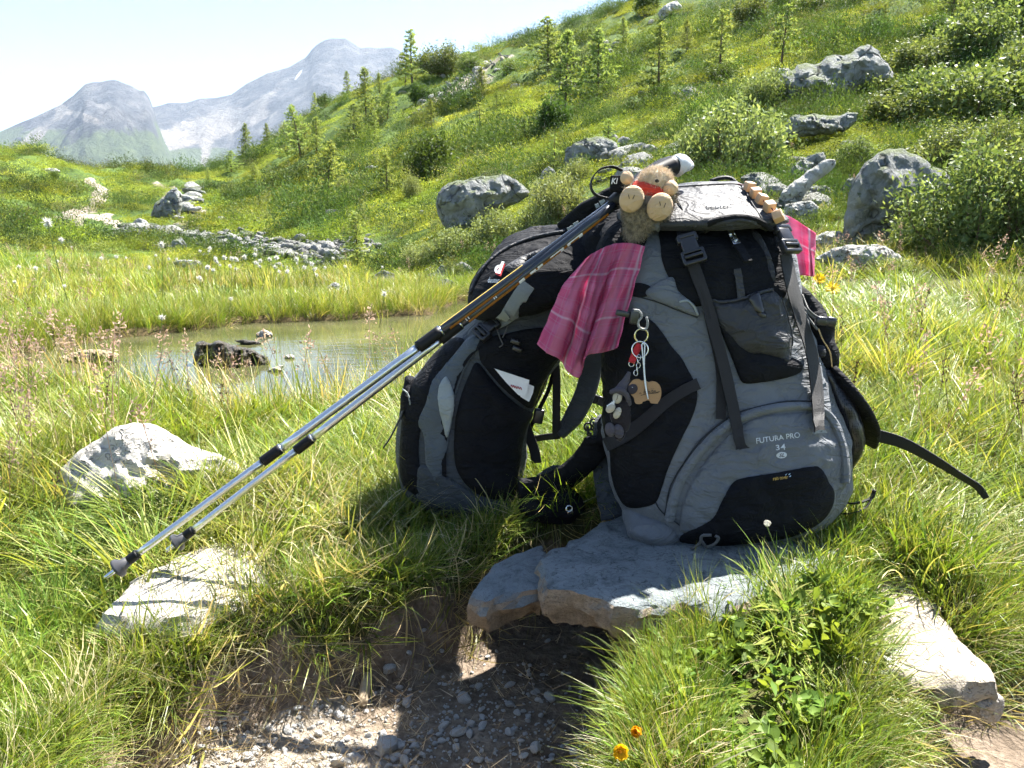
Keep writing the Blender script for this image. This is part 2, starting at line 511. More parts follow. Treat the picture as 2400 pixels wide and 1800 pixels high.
def ground(px, py, far=False):
    """where the sight line through a picture point meets the ground"""
    d = ray(px, py); P = CAM[None] + d[None] * (_GY / d[1])[:, None]
    dz = P[:, 2] - H(P[:, 0], P[:, 1])
    i = np.argmax(dz < 0)
    if dz[i] >= 0:
        i = int(np.argmin(np.abs(dz[300:]))) + 300
        return P[i]
    i = max(i, 1); f = dz[i - 1] / (dz[i - 1] - dz[i] + 1e-9)
    return P[i - 1] + (P[i] - P[i - 1]) * f
def on(x, y, dz=0.0):
    return np.array([x, y, float(H(np.array([x]), np.array([y]))[0]) + dz])

def m_ground():
    s = NT('meadow_soil'); g = s.geo(); pos = g.outputs['Position']
    a = s.n('ShaderNodeAttribute', attribute_name='Col'); sp = s.n('ShaderNodeSeparateColor'); s.l(a.outputs['Color'], sp.inputs[0])
    n1 = s.noise(0.9, 8, 0.65, pos); n2 = s.noise(9, 6, 0.65, pos); n3 = s.noise(60, 5, 0.7, pos)
    green = s.ramp(s.math('ADD', s.math('MULTIPLY', n1, 0.5), s.math('MULTIPLY', n2, 0.5)), [(0.32, (0.02, 0.035, 0.01)), (0.5, (0.06, 0.10, 0.02)), (0.68, (0.13, 0.18, 0.03))])
    turf = s.ramp(n3, [(0.3, (0.03, 0.035, 0.01)), (0.7, (0.11, 0.105, 0.04))])
    soil = s.ramp(s.math('ADD', s.math('MULTIPLY', n3, 0.6), s.math('MULTIPLY', n2, 0.4)), [(0.3, (0.08, 0.06, 0.042)), (0.5, (0.18, 0.14, 0.105)), (0.68, (0.33, 0.275, 0.215))])
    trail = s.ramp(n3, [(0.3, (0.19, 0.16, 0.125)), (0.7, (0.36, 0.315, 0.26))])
    mud = s.ramp(n3, [(0.3, (0.05, 0.04, 0.02)), (0.7, (0.15, 0.11, 0.05))])
    col = s.mix(sp.outputs[2], turf, green)
    edge = s.math('ADD', sp.outputs[0], s.math('MULTIPLY', s.math('SUBTRACT', n2, 0.5), 0.9))
    col = s.mix(s.ramp(edge, [(0.4, (0, 0, 0)), (0.55, (1, 1, 1))]), col, soil)
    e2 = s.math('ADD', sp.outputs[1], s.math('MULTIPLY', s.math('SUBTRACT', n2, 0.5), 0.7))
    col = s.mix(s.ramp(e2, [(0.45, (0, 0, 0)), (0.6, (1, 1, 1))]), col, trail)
    al = a.outputs['Alpha']
    col = s.mix(al, mud, col)
    nb = s.bump(n3, 0.8, 0.01); nb = s.bump(n2, 0.6, 0.05, nb)
    s.set(col, 0.95, 0.15, 0, nb)
    return s.m
M_GROUND = m_ground()

# the sheet itself: fine near the camera, coarse far away
_na, _nl = 560, 620
_a = np.linspace(-1.9, 1.9, _na); _a = np.sign(_a) * (np.abs(_a) / 1.9) ** 1.25 * 1.9
_l = np.concatenate([np.geomspace(0.35, 0.8, 24, endpoint=False), np.geomspace(0.8, 2.2, 240, endpoint=False), np.geomspace(2.2, 9, 150, endpoint=False), np.geomspace(9, 140, 206)])
_nl = len(_l)
gx = (_a[None, :] * _l[:, None]); gy = np.repeat(_l[:, None], _na, 1)
gz = H(gx, gy)
# soil, trail, distance masks carried by the sheet
_soil = np.zeros(gx.shape); mk = gy < 2.4
dp = np.minimum(pdist(gx[mk], gy[mk], PATH), pdist(gx[mk], gy[mk], DIRT)); _soil[mk] = 1 - sstep(0.0, 0.06, dp)
TRAILS = []
for tp in trail_px:
    TRAILS.append(np.array([ground(a, b) for a, b in tp]))
_trail = np.zeros(gx.shape); mk = (gy > 15) & (gy < 60) & (gx < 0)
def linedist(x, y, L):
    d = np.full(x.shape, 1e9)
    for i in range(len(L) - 1):
        a = L[i][:2]; e = L[i + 1][:2] - a
        t = np.clip(((x - a[0]) * e[0] + (y - a[1]) * e[1]) / (e @ e), 0, 1)
        d = np.minimum(d, np.hypot(x - a[0] - t * e[0], y - a[1] - t * e[1]))
    return d
for L in TRAILS:
    dd = linedist(gx[mk], gy[mk], L) + 0.25 * fbm(gx[mk] * 0.8, gy[mk] * 0.8, 3, 31)
    _trail[mk] = np.maximum(_trail[mk], 1 - sstep(0.1, 0.45, dd))
# stony scar on the hill
SCAR = np.array([ground(a, b) for a, b in [(1170,135),(1110,175),(1060,215),(1020,240)]])
dd = linedist(gx, gy, SCAR) + 1.2 * fbm(gx * 0.5, gy * 0.5, 3, 33)
_trail = np.maximum(_trail, 0.75 * (1 - sstep(0.2, 1.8, dd)) * (gy > 20))
mk = gy < 2.4                                          # dry litter left on the path, paled further to stand in for sunlight
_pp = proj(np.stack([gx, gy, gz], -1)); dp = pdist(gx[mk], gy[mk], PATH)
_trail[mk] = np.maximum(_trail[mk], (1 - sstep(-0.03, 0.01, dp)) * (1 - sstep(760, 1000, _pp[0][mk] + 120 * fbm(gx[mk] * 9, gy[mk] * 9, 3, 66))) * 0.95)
_mud = np.ones(gx.shape); mk = (gy > 1.6) & (gy < 9)
_mud[mk] = sstep(0.02, 0.16, pdist(gx[mk], gy[mk], POND))
_far = sstep(5, 9, gy)
Vt = np.stack([gx, gy, gz], -1).reshape(-1, 3)
terrain = solo('ground', Vt, gridquads(_nl, _na), M_GROUND, kind='structure')
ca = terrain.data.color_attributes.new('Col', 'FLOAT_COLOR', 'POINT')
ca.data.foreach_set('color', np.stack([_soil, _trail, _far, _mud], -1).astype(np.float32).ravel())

# valley floor beyond the hills, out to the feet of the mountains
def m_valley():
    s = NT('valley_green'); pos = s.geo().outputs['Position']
    s.set(s.ramp(s.noise(0.006, 8, 0.65, pos), [(0.35, (0.06, 0.10, 0.03)), (0.65, (0.14, 0.18, 0.06))]), 0.95, 0.1)
    return s.m
va = np.linspace(-1, 1, 60); 
vx, vy = np.meshgrid(np.sign(va) * np.abs(va) ** 2 * 6000, np.concatenate([np.linspace(-600, -50, 12), np.geomspace(60, 5000, 48)]))
vz = -42 - 0.02 * np.clip(vy, 0, 3000) + 14 * fbm(vx * 0.002, vy * 0.002, 4, 3)
vz = np.where(np.hypot(vx, vy) < 400, np.minimum(vz, -30), vz)
solo('valley', np.stack([vx, vy, vz], -1).reshape(-1, 3), gridquads(60, 60), m_valley(), kind='structure')

# ------------------------------------------------------------------ mountains
def m_mountain():
    s = NT('mountain_rock'); g = s.geo(); pos = g.outputs['Position']
    a = s.n('ShaderNodeAttribute', attribute_name='Col'); sp = s.n('ShaderNodeSeparateColor'); s.l(a.outputs['Color'], sp.inputs[0])
    n1 = s.noise(0.012, 9, 0.7, pos, 0.4); n2 = s.noise(0.05, 7, 0.7, pos)
    rock = s.ramp(n1, [(0.34, (0.022, 0.026, 0.034)), (0.5, (0.075, 0.078, 0.085)), (0.66, (0.17, 0.165, 0.16))])
    grass = s.ramp(n2, [(0.35, (0.05, 0.075, 0.03)), (0.65, (0.10, 0.13, 0.05))])
    scree = s.ramp(n2, [(0.3, (0.17, 0.155, 0.14)), (0.7, (0.27, 0.25, 0.23))])
    gm = s.ramp(s.math('ADD', sp.outputs[0], s.math('MULTIPLY', s.math('SUBTRACT', n1, 0.5), 1.3)), [(0.42, (0, 0, 0)), (0.6, (1, 1, 1))])
    col = s.mix(gm, rock, grass)
    sm = s.ramp(s.math('ADD', sp.outputs[1], s.math('MULTIPLY', s.math('SUBTRACT', n1, 0.5), 1.0)), [(0.45, (0, 0, 0)), (0.62, (1, 1, 1))])
    col = s.mix(sm, col, scree)
    snow = s.ramp(s.math('ADD', sp.outputs[2], s.math('MULTIPLY', s.math('SUBTRACT', n2, 0.5), 0.5)), [(0.5, (0, 0, 0)), (0.6, (1, 1, 1))])
    col = s.mix(snow, col, (0.55, 0.57, 0.6))
    s.set(col, 0.95, 0.1, 0, s.bump(n2, 1.0, 22))
    return s.m
M_MTN = m_mountain()
def mountain(name, Y0, sky_px, yfront, ytop, foot, nfreq, amp, seed, green, features):
    """a massif whose crest follows sky_px at distance Y0; slopes run down towards the viewer and away"""
    cr = np.array([at(a, b, Y0) for a, b in sky_px])
    x0, x1 = cr[0, 0], cr[-1, 0]
    nx, ny = 520, 190
    X = np.linspace(x0, x1, nx)
    crest = np.interp(X, cr[:, 0], cr[:, 2])
    v = np.concatenate([np.linspace(0, 1, ny - 26), 1 + np.linspace(0.02, 0.7, 26)])   # 0 foot, 1 crest, >1 behind
    Y = yfront + (Y0 - yfront) * v
    gX = np.repeat(X[None], ny, 0); gY = np.repeat(Y[:, None], nx, 1)
    gX = gX * (gY / Y0)                                   # slopes fan towards the viewer's valley
    vv = v[:, None]
    prof = np.where(vv < 1, 0.28 * vv + 0.72 * vv ** 2.1, 1 - (vv - 1) * 1.1)
    Z = foot + (crest[None] - foot) * prof
    rel = np.clip(crest[None] - foot, 50, None)
    rg = ridged(gX * nfreq, gY * nfreq * 0.45, 6, seed) - 0.9
    env = np.clip(1 - np.abs(vv - 0.62) / 0.62, 0, 1) ** 0.7 * (1 - 0.9 * sstep(0.78, 0.98, vv))
    Z = Z + amp * rel * rg * np.where(vv < 1, env, 0.3) * 0.8
    Z = Z + rel * (0.02 * fbm(gX * nfreq * 9, gY * nfreq * 6, 4, seed + 3) + 0.03 * (ridged(gX * nfreq * 5, gY * nfreq * 1.6, 4, seed + 6) - 0.9) * np.clip(vv * 1.3 - 0.2, 0, 1)) * np.where(vv > 0.97, 0.35, 1)
    Zc = foot + (crest[None] - foot) * prof; Z = Zc + (Z - Zc) * (1 - 0.8 * sstep(0.86, 0.99, vv) * (vv < 1.2))
    px, py = proj(np.stack([gX, gY, Z], -1))
    G, S, N = features(px, py, vv + 0 * Z, rg)
    o = solo(name, np.stack([gX, gY, Z], -1).reshape(-1, 3), gridquads(ny, nx), M_MTN, kind='structure')
    ca = o.data.color_attributes.new('Col', 'FLOAT_COLOR', 'POINT')
    ca.data.foreach_set('color', np.stack([G, S, N, np.ones_like(G)], -1).astype(np.float32).ravel())
    return o
def _blob(px, py, cx, cy, sx, sy, rot=0.0):
    c, s = math.cos(rot), math.sin(rot)
    u = (px - cx) * c + (py - cy) * s; w = -(px - cx) * s + (py - cy) * c
    return np.exp(-(u / sx) ** 2 - (w / sy) ** 2)
def feat_left(px, py, v, rg):
    G = 0.72 * sstep(205, 340, py) - 0.35 * np.clip(rg, -0.6, 0.8) + 0.05
    G = G - 0.5 * _blob(px, py, 190, 250, 70, 22, -0.5) - 0.4 * _blob(px, py, 330, 250, 70, 40)
    S = 1.1 * _blob(px, py, 70, 330, 60, 16, -0.7) + 0.9 * _blob(px, py, 200, 275, 60, 12, 0.35) + 0.7 * _blob(px, py, 140, 262, 14, 26, 0.2)
    return np.clip(G, 0, 1), np.clip(S, 0, 1), 0 * S
def feat_right(px, py, v, rg):
    G = 0.95 * sstep(330, 370, py) 
    S = 1.05 * _blob(px, py, 520, 290, 150, 34, -0.25) + 0.9 * _blob(px, py, 400, 330, 90, 22, -0.3) + 0.8 * _blob(px, py, 480, 370, 16, 40, 0.25)+ 0.5 * _blob(px, py, 640, 215, 70, 14, -0.5)
    G = G + 0.6 * _blob(px, py, 420, 385, 110, 30)
    N = 0.9 * _blob(px, py, 415, 322, 42, 7, -0.55) + 0.9 * _blob(px, py, 700, 175, 24, 4.5, -0.95) + 0.7 * _blob(px, py, 430, 286, 12, 4, -0.3) + 0.6 * _blob(px, py, 560, 300, 5, 3)
    return np.clip(G, 0, 1), np.clip(S, 0, 1), np.clip(N, 0, 1)
mountain('mountain_massif', 3100, [(-900,330),(-300,300),(0,330),(200,300),(330,262),(393,243),(434,241),(470,231),(505,229),(542,221),(579,194),(600,184),(624,172),(650,166),(678,158),(700,146),(719,136),(730,120),(741,108),(757,97),(777,90),(793,92),(809,90),(825,100),(845,113),(865,110),(886,113),(902,110),(918,108),(930,113),(945,122),(1000,150),(1200,130),(1500,190),(2000,230),(2800,250)],
         1500, 0, -70, 0.0016, 0.24, 11, 0, feat_right)
mountain('green_mountain', 2600, [(-1200,280),(-700,330),(-300,340),(-60,325),(0,308),(40,292),(68,280),(110,262),(140,247),(172,226),(185,212),(199,199),(215,193),(235,193),(250,189),(267,190),(285,196),(307,203),(325,212),(338,212),(350,228),(360,255),(370,290),(385,330),(410,375),(450,410),(560,430),(640,440),(900,450),(1500,470)],
         1000, 0, -75, 0.0030, 0.24, 23, 1, feat_left)

# ------------------------------------------------------------------ water
def m_water():
    s = NT('pond_water'); pos = s.geo().outputs['Position']
    mp = s.n('ShaderNodeMapping'); mp.inputs['Scale'].default_value = (1, 2.2, 1); s.l(pos, mp.inputs['Vector'])
    n = s.noise(7, 3, 0.5, mp.outputs[0], 0.4)
    mud = s.ramp(s.noise(1.6, 6, 0.6, pos), [(0.35, (0.045, 0.05, 0.022)), (0.65, (0.10, 0.10, 0.045))])
    s.set(mud, 0.04, 0.5, 0, s.bump(n, 0.08, 0.02))
    s.b.inputs['IOR'].default_value = 1.33
    return s.m
wy = np.linspace(1.7, 9.0, 40); wx = np.linspace(-9, 3, 40)
wX, wY = np.meshgrid(wx, wy)
solo('pond_water', np.stack([wX, wY, np.full_like(wX, WATER_Z)], -1).reshape(-1, 3), gridquads(40, 40), m_water(), kind='structure')
# ================================================================== rocks
def ZA(L): return [(.45208 * x, .45208 * y) for x, y in L]
def ZB(L): return [(1500 + .45203 * x, .45203 * y) for x, y in L]
def ZC(L): return [(800 + .40687 * x, .40687 * y) for x, y in L]
def ZD(L): return [(880 + .27125 * x, 340 + .27125 * y) for x, y in L]
M_ROCK = m_rock('grey_gneiss', (0.20, 0.215, 0.215), (0.36, 0.37, 0.355), (0.30, 0.33, 0.27), None, 3.0, 1.0, 0.55, 2.2, 0.8)
M_ROCKP = m_rock('pale_gneiss', (0.42, 0.42, 0.41), (0.60, 0.59, 0.57), (0.44, 0.44, 0.38), None, 4.0, 1.0, 0.35, 2.6, 0.3)
M_ROCKN = m_rock('pale_schist', (0.36, 0.34, 0.31), (0.58, 0.54, 0.48), (0.34, 0.32, 0.22), None, 9.0, 0.55, 0.45, 5)  # pale grey-brown schist, the stone's own colour
M_TAN = m_rock('warm_tan_schist', (0.30, 0.255, 0.20), (0.46, 0.41, 0.34), (0.33, 0.285, 0.215), None, 9.0, 0.55, 0.4, 5)
M_SLAB = m_rock('blue_grey_slate', (0.15, 0.175, 0.185), (0.25, 0.275, 0.28), (0.26, 0.28, 0.27), (0.38, 0.29, 0.20), 11.0, 0.6, 0.4, 14)
M_WET = m_rock('wet_dark_rock', (0.05, 0.045, 0.04), (0.15, 0.13, 0.10), (0.20, 0.15, 0.08), None, 11.0, 1.0, 0.5, 10)
M_WET.node_tree.nodes['Principled BSDF'].inputs['Roughness'].default_value = 0.35

def outline_rock(name, label, poly, Y=None, thick=0.6, mat=None, seed=0, sink=0.12, step=None, rough=1.0, group=None, cat='boulder', facets=8, basepy=None, smoothn=1.0):
    """boulder whose outline seen from the path is poly; real depth, own facets"""
    P = np.array(poly, float)
    if Y is None:
        Y = ground(P[:, 0].mean(), P[:, 1].max() - 3)[1]
    wpx = np.ptp(P[:, 0]); hpx = np.ptp(P[:, 1]); S = math.sqrt(wpx * hpx)
    m = Y / FPX                                         # metres per picture point there
    # the foot of the rock runs on under the ground
    low = P[:, 1] > P[:, 1].max() - hpx * 0.12
    P[low, 1] += hpx * sink
    st = step or max(S / 32, 2.0)
    per = np.linalg.norm(np.roll(P, -1, 0) - P, axis=1).sum()
    P = 0.5 * crom(P, int(per / st), True) + 0.5 * np.array([np.interp(np.linspace(0, len(P), int(per / st), endpoint=False), np.arange(len(P) + 1), np.append(P[:, i], P[0, i])) for i in (0, 1)]).T
    r = np.random.default_rng(seed + 100)
    P = P + np.stack([fbm(P[:, 0] / S * 5 + seed, P[:, 1] / S * 5, 3, seed), fbm(P[:, 0] / S * 5, P[:, 1] / S * 5 + 9 + seed, 3, seed + 1)], -1) * S * 0.035 * rough
    x0, y0 = P.min(0); x1, y1 = P.max(0)
    gx_, gy_ = np.meshgrid(np.arange(x0, x1, st), np.arange(y0, y1, st * 0.87)); gx_[1::2] += st / 2
    gx_ = gx_ + r.uniform(-.2, .2, gx_.shape) * st; gy_ = gy_ + r.uniform(-.2, .2, gy_.shape) * st
    k = pdist(gx_, gy_, P) < -st * 0.45
    pts = np.concatenate([P, np.stack([gx_[k], gy_[k]], -1)])
    vo, eo, fo, a_, b_, c_ = geometry.delaunay_2d_cdt([Vector(p) for p in pts], [], [list(range(len(P)))], 1, 1e-4)
    vo = np.array([v[:] for v in vo]); d = np.maximum(-pdist(vo[:, 0], vo[:, 1], P), 0); dm = max(d.max(), 1e-6)
    q = (vo - vo.mean(0)) / S
    edge = np.sqrt(np.clip(1 - (1 - np.clip(d / (dm * 0.75), 0, 1)) ** 2, 0, 1))
    def face(sd):
        rr = np.random.default_rng(sd); h = np.full(len(vo), 9.0)
        for i in range(facets):
            g = rr.normal(0, 0.9, 2); h = np.minimum(h, rr.uniform(0.75, 1.25) + q @ g)
        h = np.clip(h, 0.25, 1.3) * edge
        st_ = q[:, 1] * 7 + 2.5 * q[:, 0] * rr.normal(0, 1) + 1.2 * fbm(q[:, 0] * 2 + sd, q[:, 1] * 2, 2, sd % 20)
        h = h + rough * edge * (0.12 * fbm(q[:, 0] * 5 + sd, q[:, 1] * 5, 5, sd % 40, 0.6) + 0.16 * (ridged(q[:, 0] * 3.2 + sd, q[:, 1] * 3.2, 5, sd % 30) - 0.9) + 0.10 * (np.floor(st_) + sstep(0.0, 0.35, st_ - np.floor(st_)) - st_))
        return h
    T = thick * S * m * 0.5
    hf = face(seed * 7 + 1) * T; hb = face(seed * 7 + 2) * T
    Vf = np.array([at(x, y, Y - o) for (x, y), o in zip(vo, hf)]); bd = d < 1e-6
    Vb = np.array([at(x, y, Y + o) for (x, y), o in zip(vo, hb)])
    n = len(vo); Fc = [tuple(f) for f in fo]; ed = set()
    for f in Fc:
        for i in range(len(f)): ed.add((f[i], f[(i + 1) % len(f)]))
    Fb = [tuple(n + i for i in reversed(f)) for f in Fc]
    bnd = [(a, b) for a, b in ed if (b, a) not in ed]
    Fs = [(b, a, n + a, n + b) for a, b in bnd]
    loc = np.array([Vf[:, 0].mean(), Y, min(Vf[:, 2].min(), Vb[:, 2].min())])
    o = solo(name, np.concatenate([Vf, Vb]), Fc + Fb + Fs, mat or M_ROCK, label, cat, group, smooth=False, loc=loc)
    # soft shading except on sharp arrises
    o.data.polygons.foreach_set('use_smooth', np.ones(len(o.data.polygons), bool))
    try:
        o.data.set_sharp_from_angle(angle=math.radians(28))
    except Exception: pass
    return o
def slab(name, label, poly, z, thick, mat, seed=0, tilt=(0, 0), step=0.012, lump=0.006, under=0.25, cat='stone', loc=None, group=None, side_px=None):
    """flat stone: top outline poly (picture points) at height z (+ tilt), ragged sides"""
    P = np.array([atz(a, b, z)[:2] for a, b in poly]); c = P.mean(0)
    per = np.linalg.norm(np.roll(P, -1, 0) - P, axis=1).sum(); n = int(per / step)
    idx = np.linspace(0, len(P), n, endpoint=False)
    Pl = np.stack([np.interp(idx, np.arange(len(P) + 1), np.append(P[:, i], P[0, i])) for i in (0, 1)], -1)
    P = 0.88 * Pl + 0.12 * crom(P, n, True)
    P = P + np.stack([fbm(P[:, 0] * 22 + seed, P[:, 1] * 22, 3, seed), fbm(P[:, 0] * 22, P[:, 1] * 22 + 5, 4, seed + 2)], -1) * 0.014
    x0, y0 = P.min(0); x1, y1 = P.max(0)
    gx_, gy_ = np.meshgrid(np.arange(x0, x1, step), np.arange(y0, y1, step * .87)); gx_[1::2] += step / 2
    k = pdist(gx_, gy_, P) < -step * 0.5
    pts = np.concatenate([P, np.stack([gx_[k], gy_[k]], -1)])
    vo, eo, fo, *_ = geometry.delaunay_2d_cdt([Vector(p) for p in pts], [], [list(range(n))], 1, 1e-5)
    vo = np.array([v[:] for v in vo]); d = -pdist(vo[:, 0], vo[:, 1], P)
    zt = z + tilt[0] * (vo[:, 0] - c[0]) + tilt[1] * (vo[:, 1] - c[1])
    zt = zt + lump * fbm(vo[:, 0] * 9 + seed, vo[:, 1] * 9, 4, seed + 5) - 0.0045 * np.exp(-d / 0.006) - 0.4 * lump * np.floor(2.5 * (fbm(vo[:, 0] * 5, vo[:, 1] * 5, 2, seed + 7) + 0.5)) / 2.5
    V = [np.array([x, y, q]) for (x, y), q in zip(vo, zt)]; Fc = [tuple(f) for f in fo]
    ed = set()
    for f in Fc:
        for i in range(len(f)): ed.add((f[i], f[(i + 1) % len(f)]))
    nxt = {b: a for a, b in ed if (b, a) not in ed}
    st = next(iter(nxt)); loop = [st]
    while nxt[loop[-1]] != st: loop.append(nxt[loop[-1]])
    prev = loop; R = 6
    for j in range(1, R + 1):
        t = j / R; cur = []
        for i, q in enumerate(loop):
            p = vo[q]; out = nrm(p - c)
            w = 0.012 * math.sin(t * math.pi) - under * thick * t ** 2
            nz = fbm(np.array([p[0] * 14 + seed]), np.array([p[1] * 14 + t * 2.2]), 3, seed + 3)[0]
            cur.append(len(V)); V.append(np.array([*(p + out * (w + 0.016 * nz)), zt[q] - 0.0 - thick * t * (1 + 0.35 * nz)]))
        for i in range(len(loop)):
            k2 = (i + 1) % len(loop); Fc.append((prev[i], prev[k2], cur[k2], cur[i]))
        prev = cur
    Fc.append(tuple(prev))
    V = np.array(V)
    o = solo(name, V, Fc, mat, label, cat, group, smooth=True, loc=(c[0], c[1], V[:, 2].min()))
    try: o.data.set_sharp_from_angle(angle=math.radians(45))
    except Exception: pass
    return o

SLAB_Z = 0.02
slab('stone_slab', 'broad blue-grey slate slab carrying the big backpack', [(1262,1306),(1285,1345),(1290,1378),(1335,1380),(1384,1396),(1457,1416),(1510,1420),(1600,1405),(1683,1424),(1785,1390),(1878,1357),(1960,1300),(1990,1240),(1940,1180),(1700,1165),(1450,1200),(1330,1270)], SLAB_Z, 0.058, M_SLAB, 3, lump=0.004)
slab('stone_slab', 'small slate slab left of the big one, partly under grass', [(1103,1387),(1148,1334),(1217,1287),(1265,1270),(1282,1300),(1290,1345),(1283,1375),(1233,1377),(1140,1403)], -0.005, 0.055, M_SLAB, 8)
slab('flat_stone', 'flat sunlit stone under the trekking pole baskets', [(245,1425),(290,1395),(325,1350),(430,1295),(530,1262),(600,1265),(615,1320),(570,1395),(450,1440),(320,1445)], -0.026, 0.045, M_ROCKN, 12, lump=0.006)
slab('flat_stone', 'long pale stone at the right, sunlit on top', [(2070,1296),(2122,1334),(2192,1403),(2216,1456),(2273,1509),(2314,1554),(2342,1588),(2273,1592),(2192,1576),(2090,1566),(2058,1546),(2070,1465),(2029,1403),(2041,1334)], -0.036, 0.055, M_TAN, 17, lump=0.007, under=0.4)
outline_rock('stone', 'small rounded stone wedged below the long pale stone at the right', [(2257,1645),(2280,1632),(2330,1622),(2352,1635),(2354,1660),(2340,1680),(2290,1682),(2262,1668)], 1.02, 0.9, M_ROCKN, 5, 0.2, cat='stone')
outline_rock('boulder', 'weathered pale rock with yellow lichen rising from the grass by the pond', [(112,1150),(140,1105),(178,1065),(220,1035),(266,1004),(317,988),(369,998),(425,1030),(476,1056),(545,1078),(580,1120),(480,1160),(300,1170),(150,1170)], 1.80, 1.25, M_ROCKN, 9, 0.35, rough=0.6, facets=9)
# pond rocks
outline_rock('pond_rock', 'dark wet mossy rock in the middle of the pond', ZA([]) or [(452,850),(458,812),(470,800),(490,802),(520,800),(560,812),(600,825),(632,840),(636,855),(590,862),(520,858),(470,850)], atz(540, 852, WATER_Z)[1], 1.1, M_WET, 21, 0.2, rough=1.6)
for i, (lb, pl) in enumerate([('flat pale stone breaking the water behind the mossy pond rock', [(600,782),(618,772),(632,778),(640,786),(620,790),(602,788)]), ('thin dark stone just behind the mossy pond rock', [(550,798),(575,796),(612,802),(605,808),(565,806)]), ('small grey stone in the water right of the mossy pond rock', [(666,836),(678,829),(690,834),(690,842),(672,842)]), ('small pale stone in the water in front of the mossy pond rock', [(625,868),(650,858),(664,856),(662,868),(640,872)])]):
    outline_rock('pond_rock', lb, pl, atz(np.mean([p[0] for p in pl]), max(p[1] for p in pl) - 2, WATER_Z)[1], 1.2, M_WET if i in (1,) else M_ROCKN, 30 + i, 0.25)
outline_rock('mud_bank', 'pale dry mud hump with brown edge in the pond at the left', [(138,838),(170,826),(215,818),(255,822),(280,830),(268,842),(200,848),(150,846)], atz(205, 846, WATER_Z)[1], 2.2, m_rock('dry_mud', (0.28, 0.20, 0.13), (0.45, 0.36, 0.26), (0.30, 0.22, 0.13), None, 14, 0.7), 37, 0.25, cat='mud bank', facets=4)

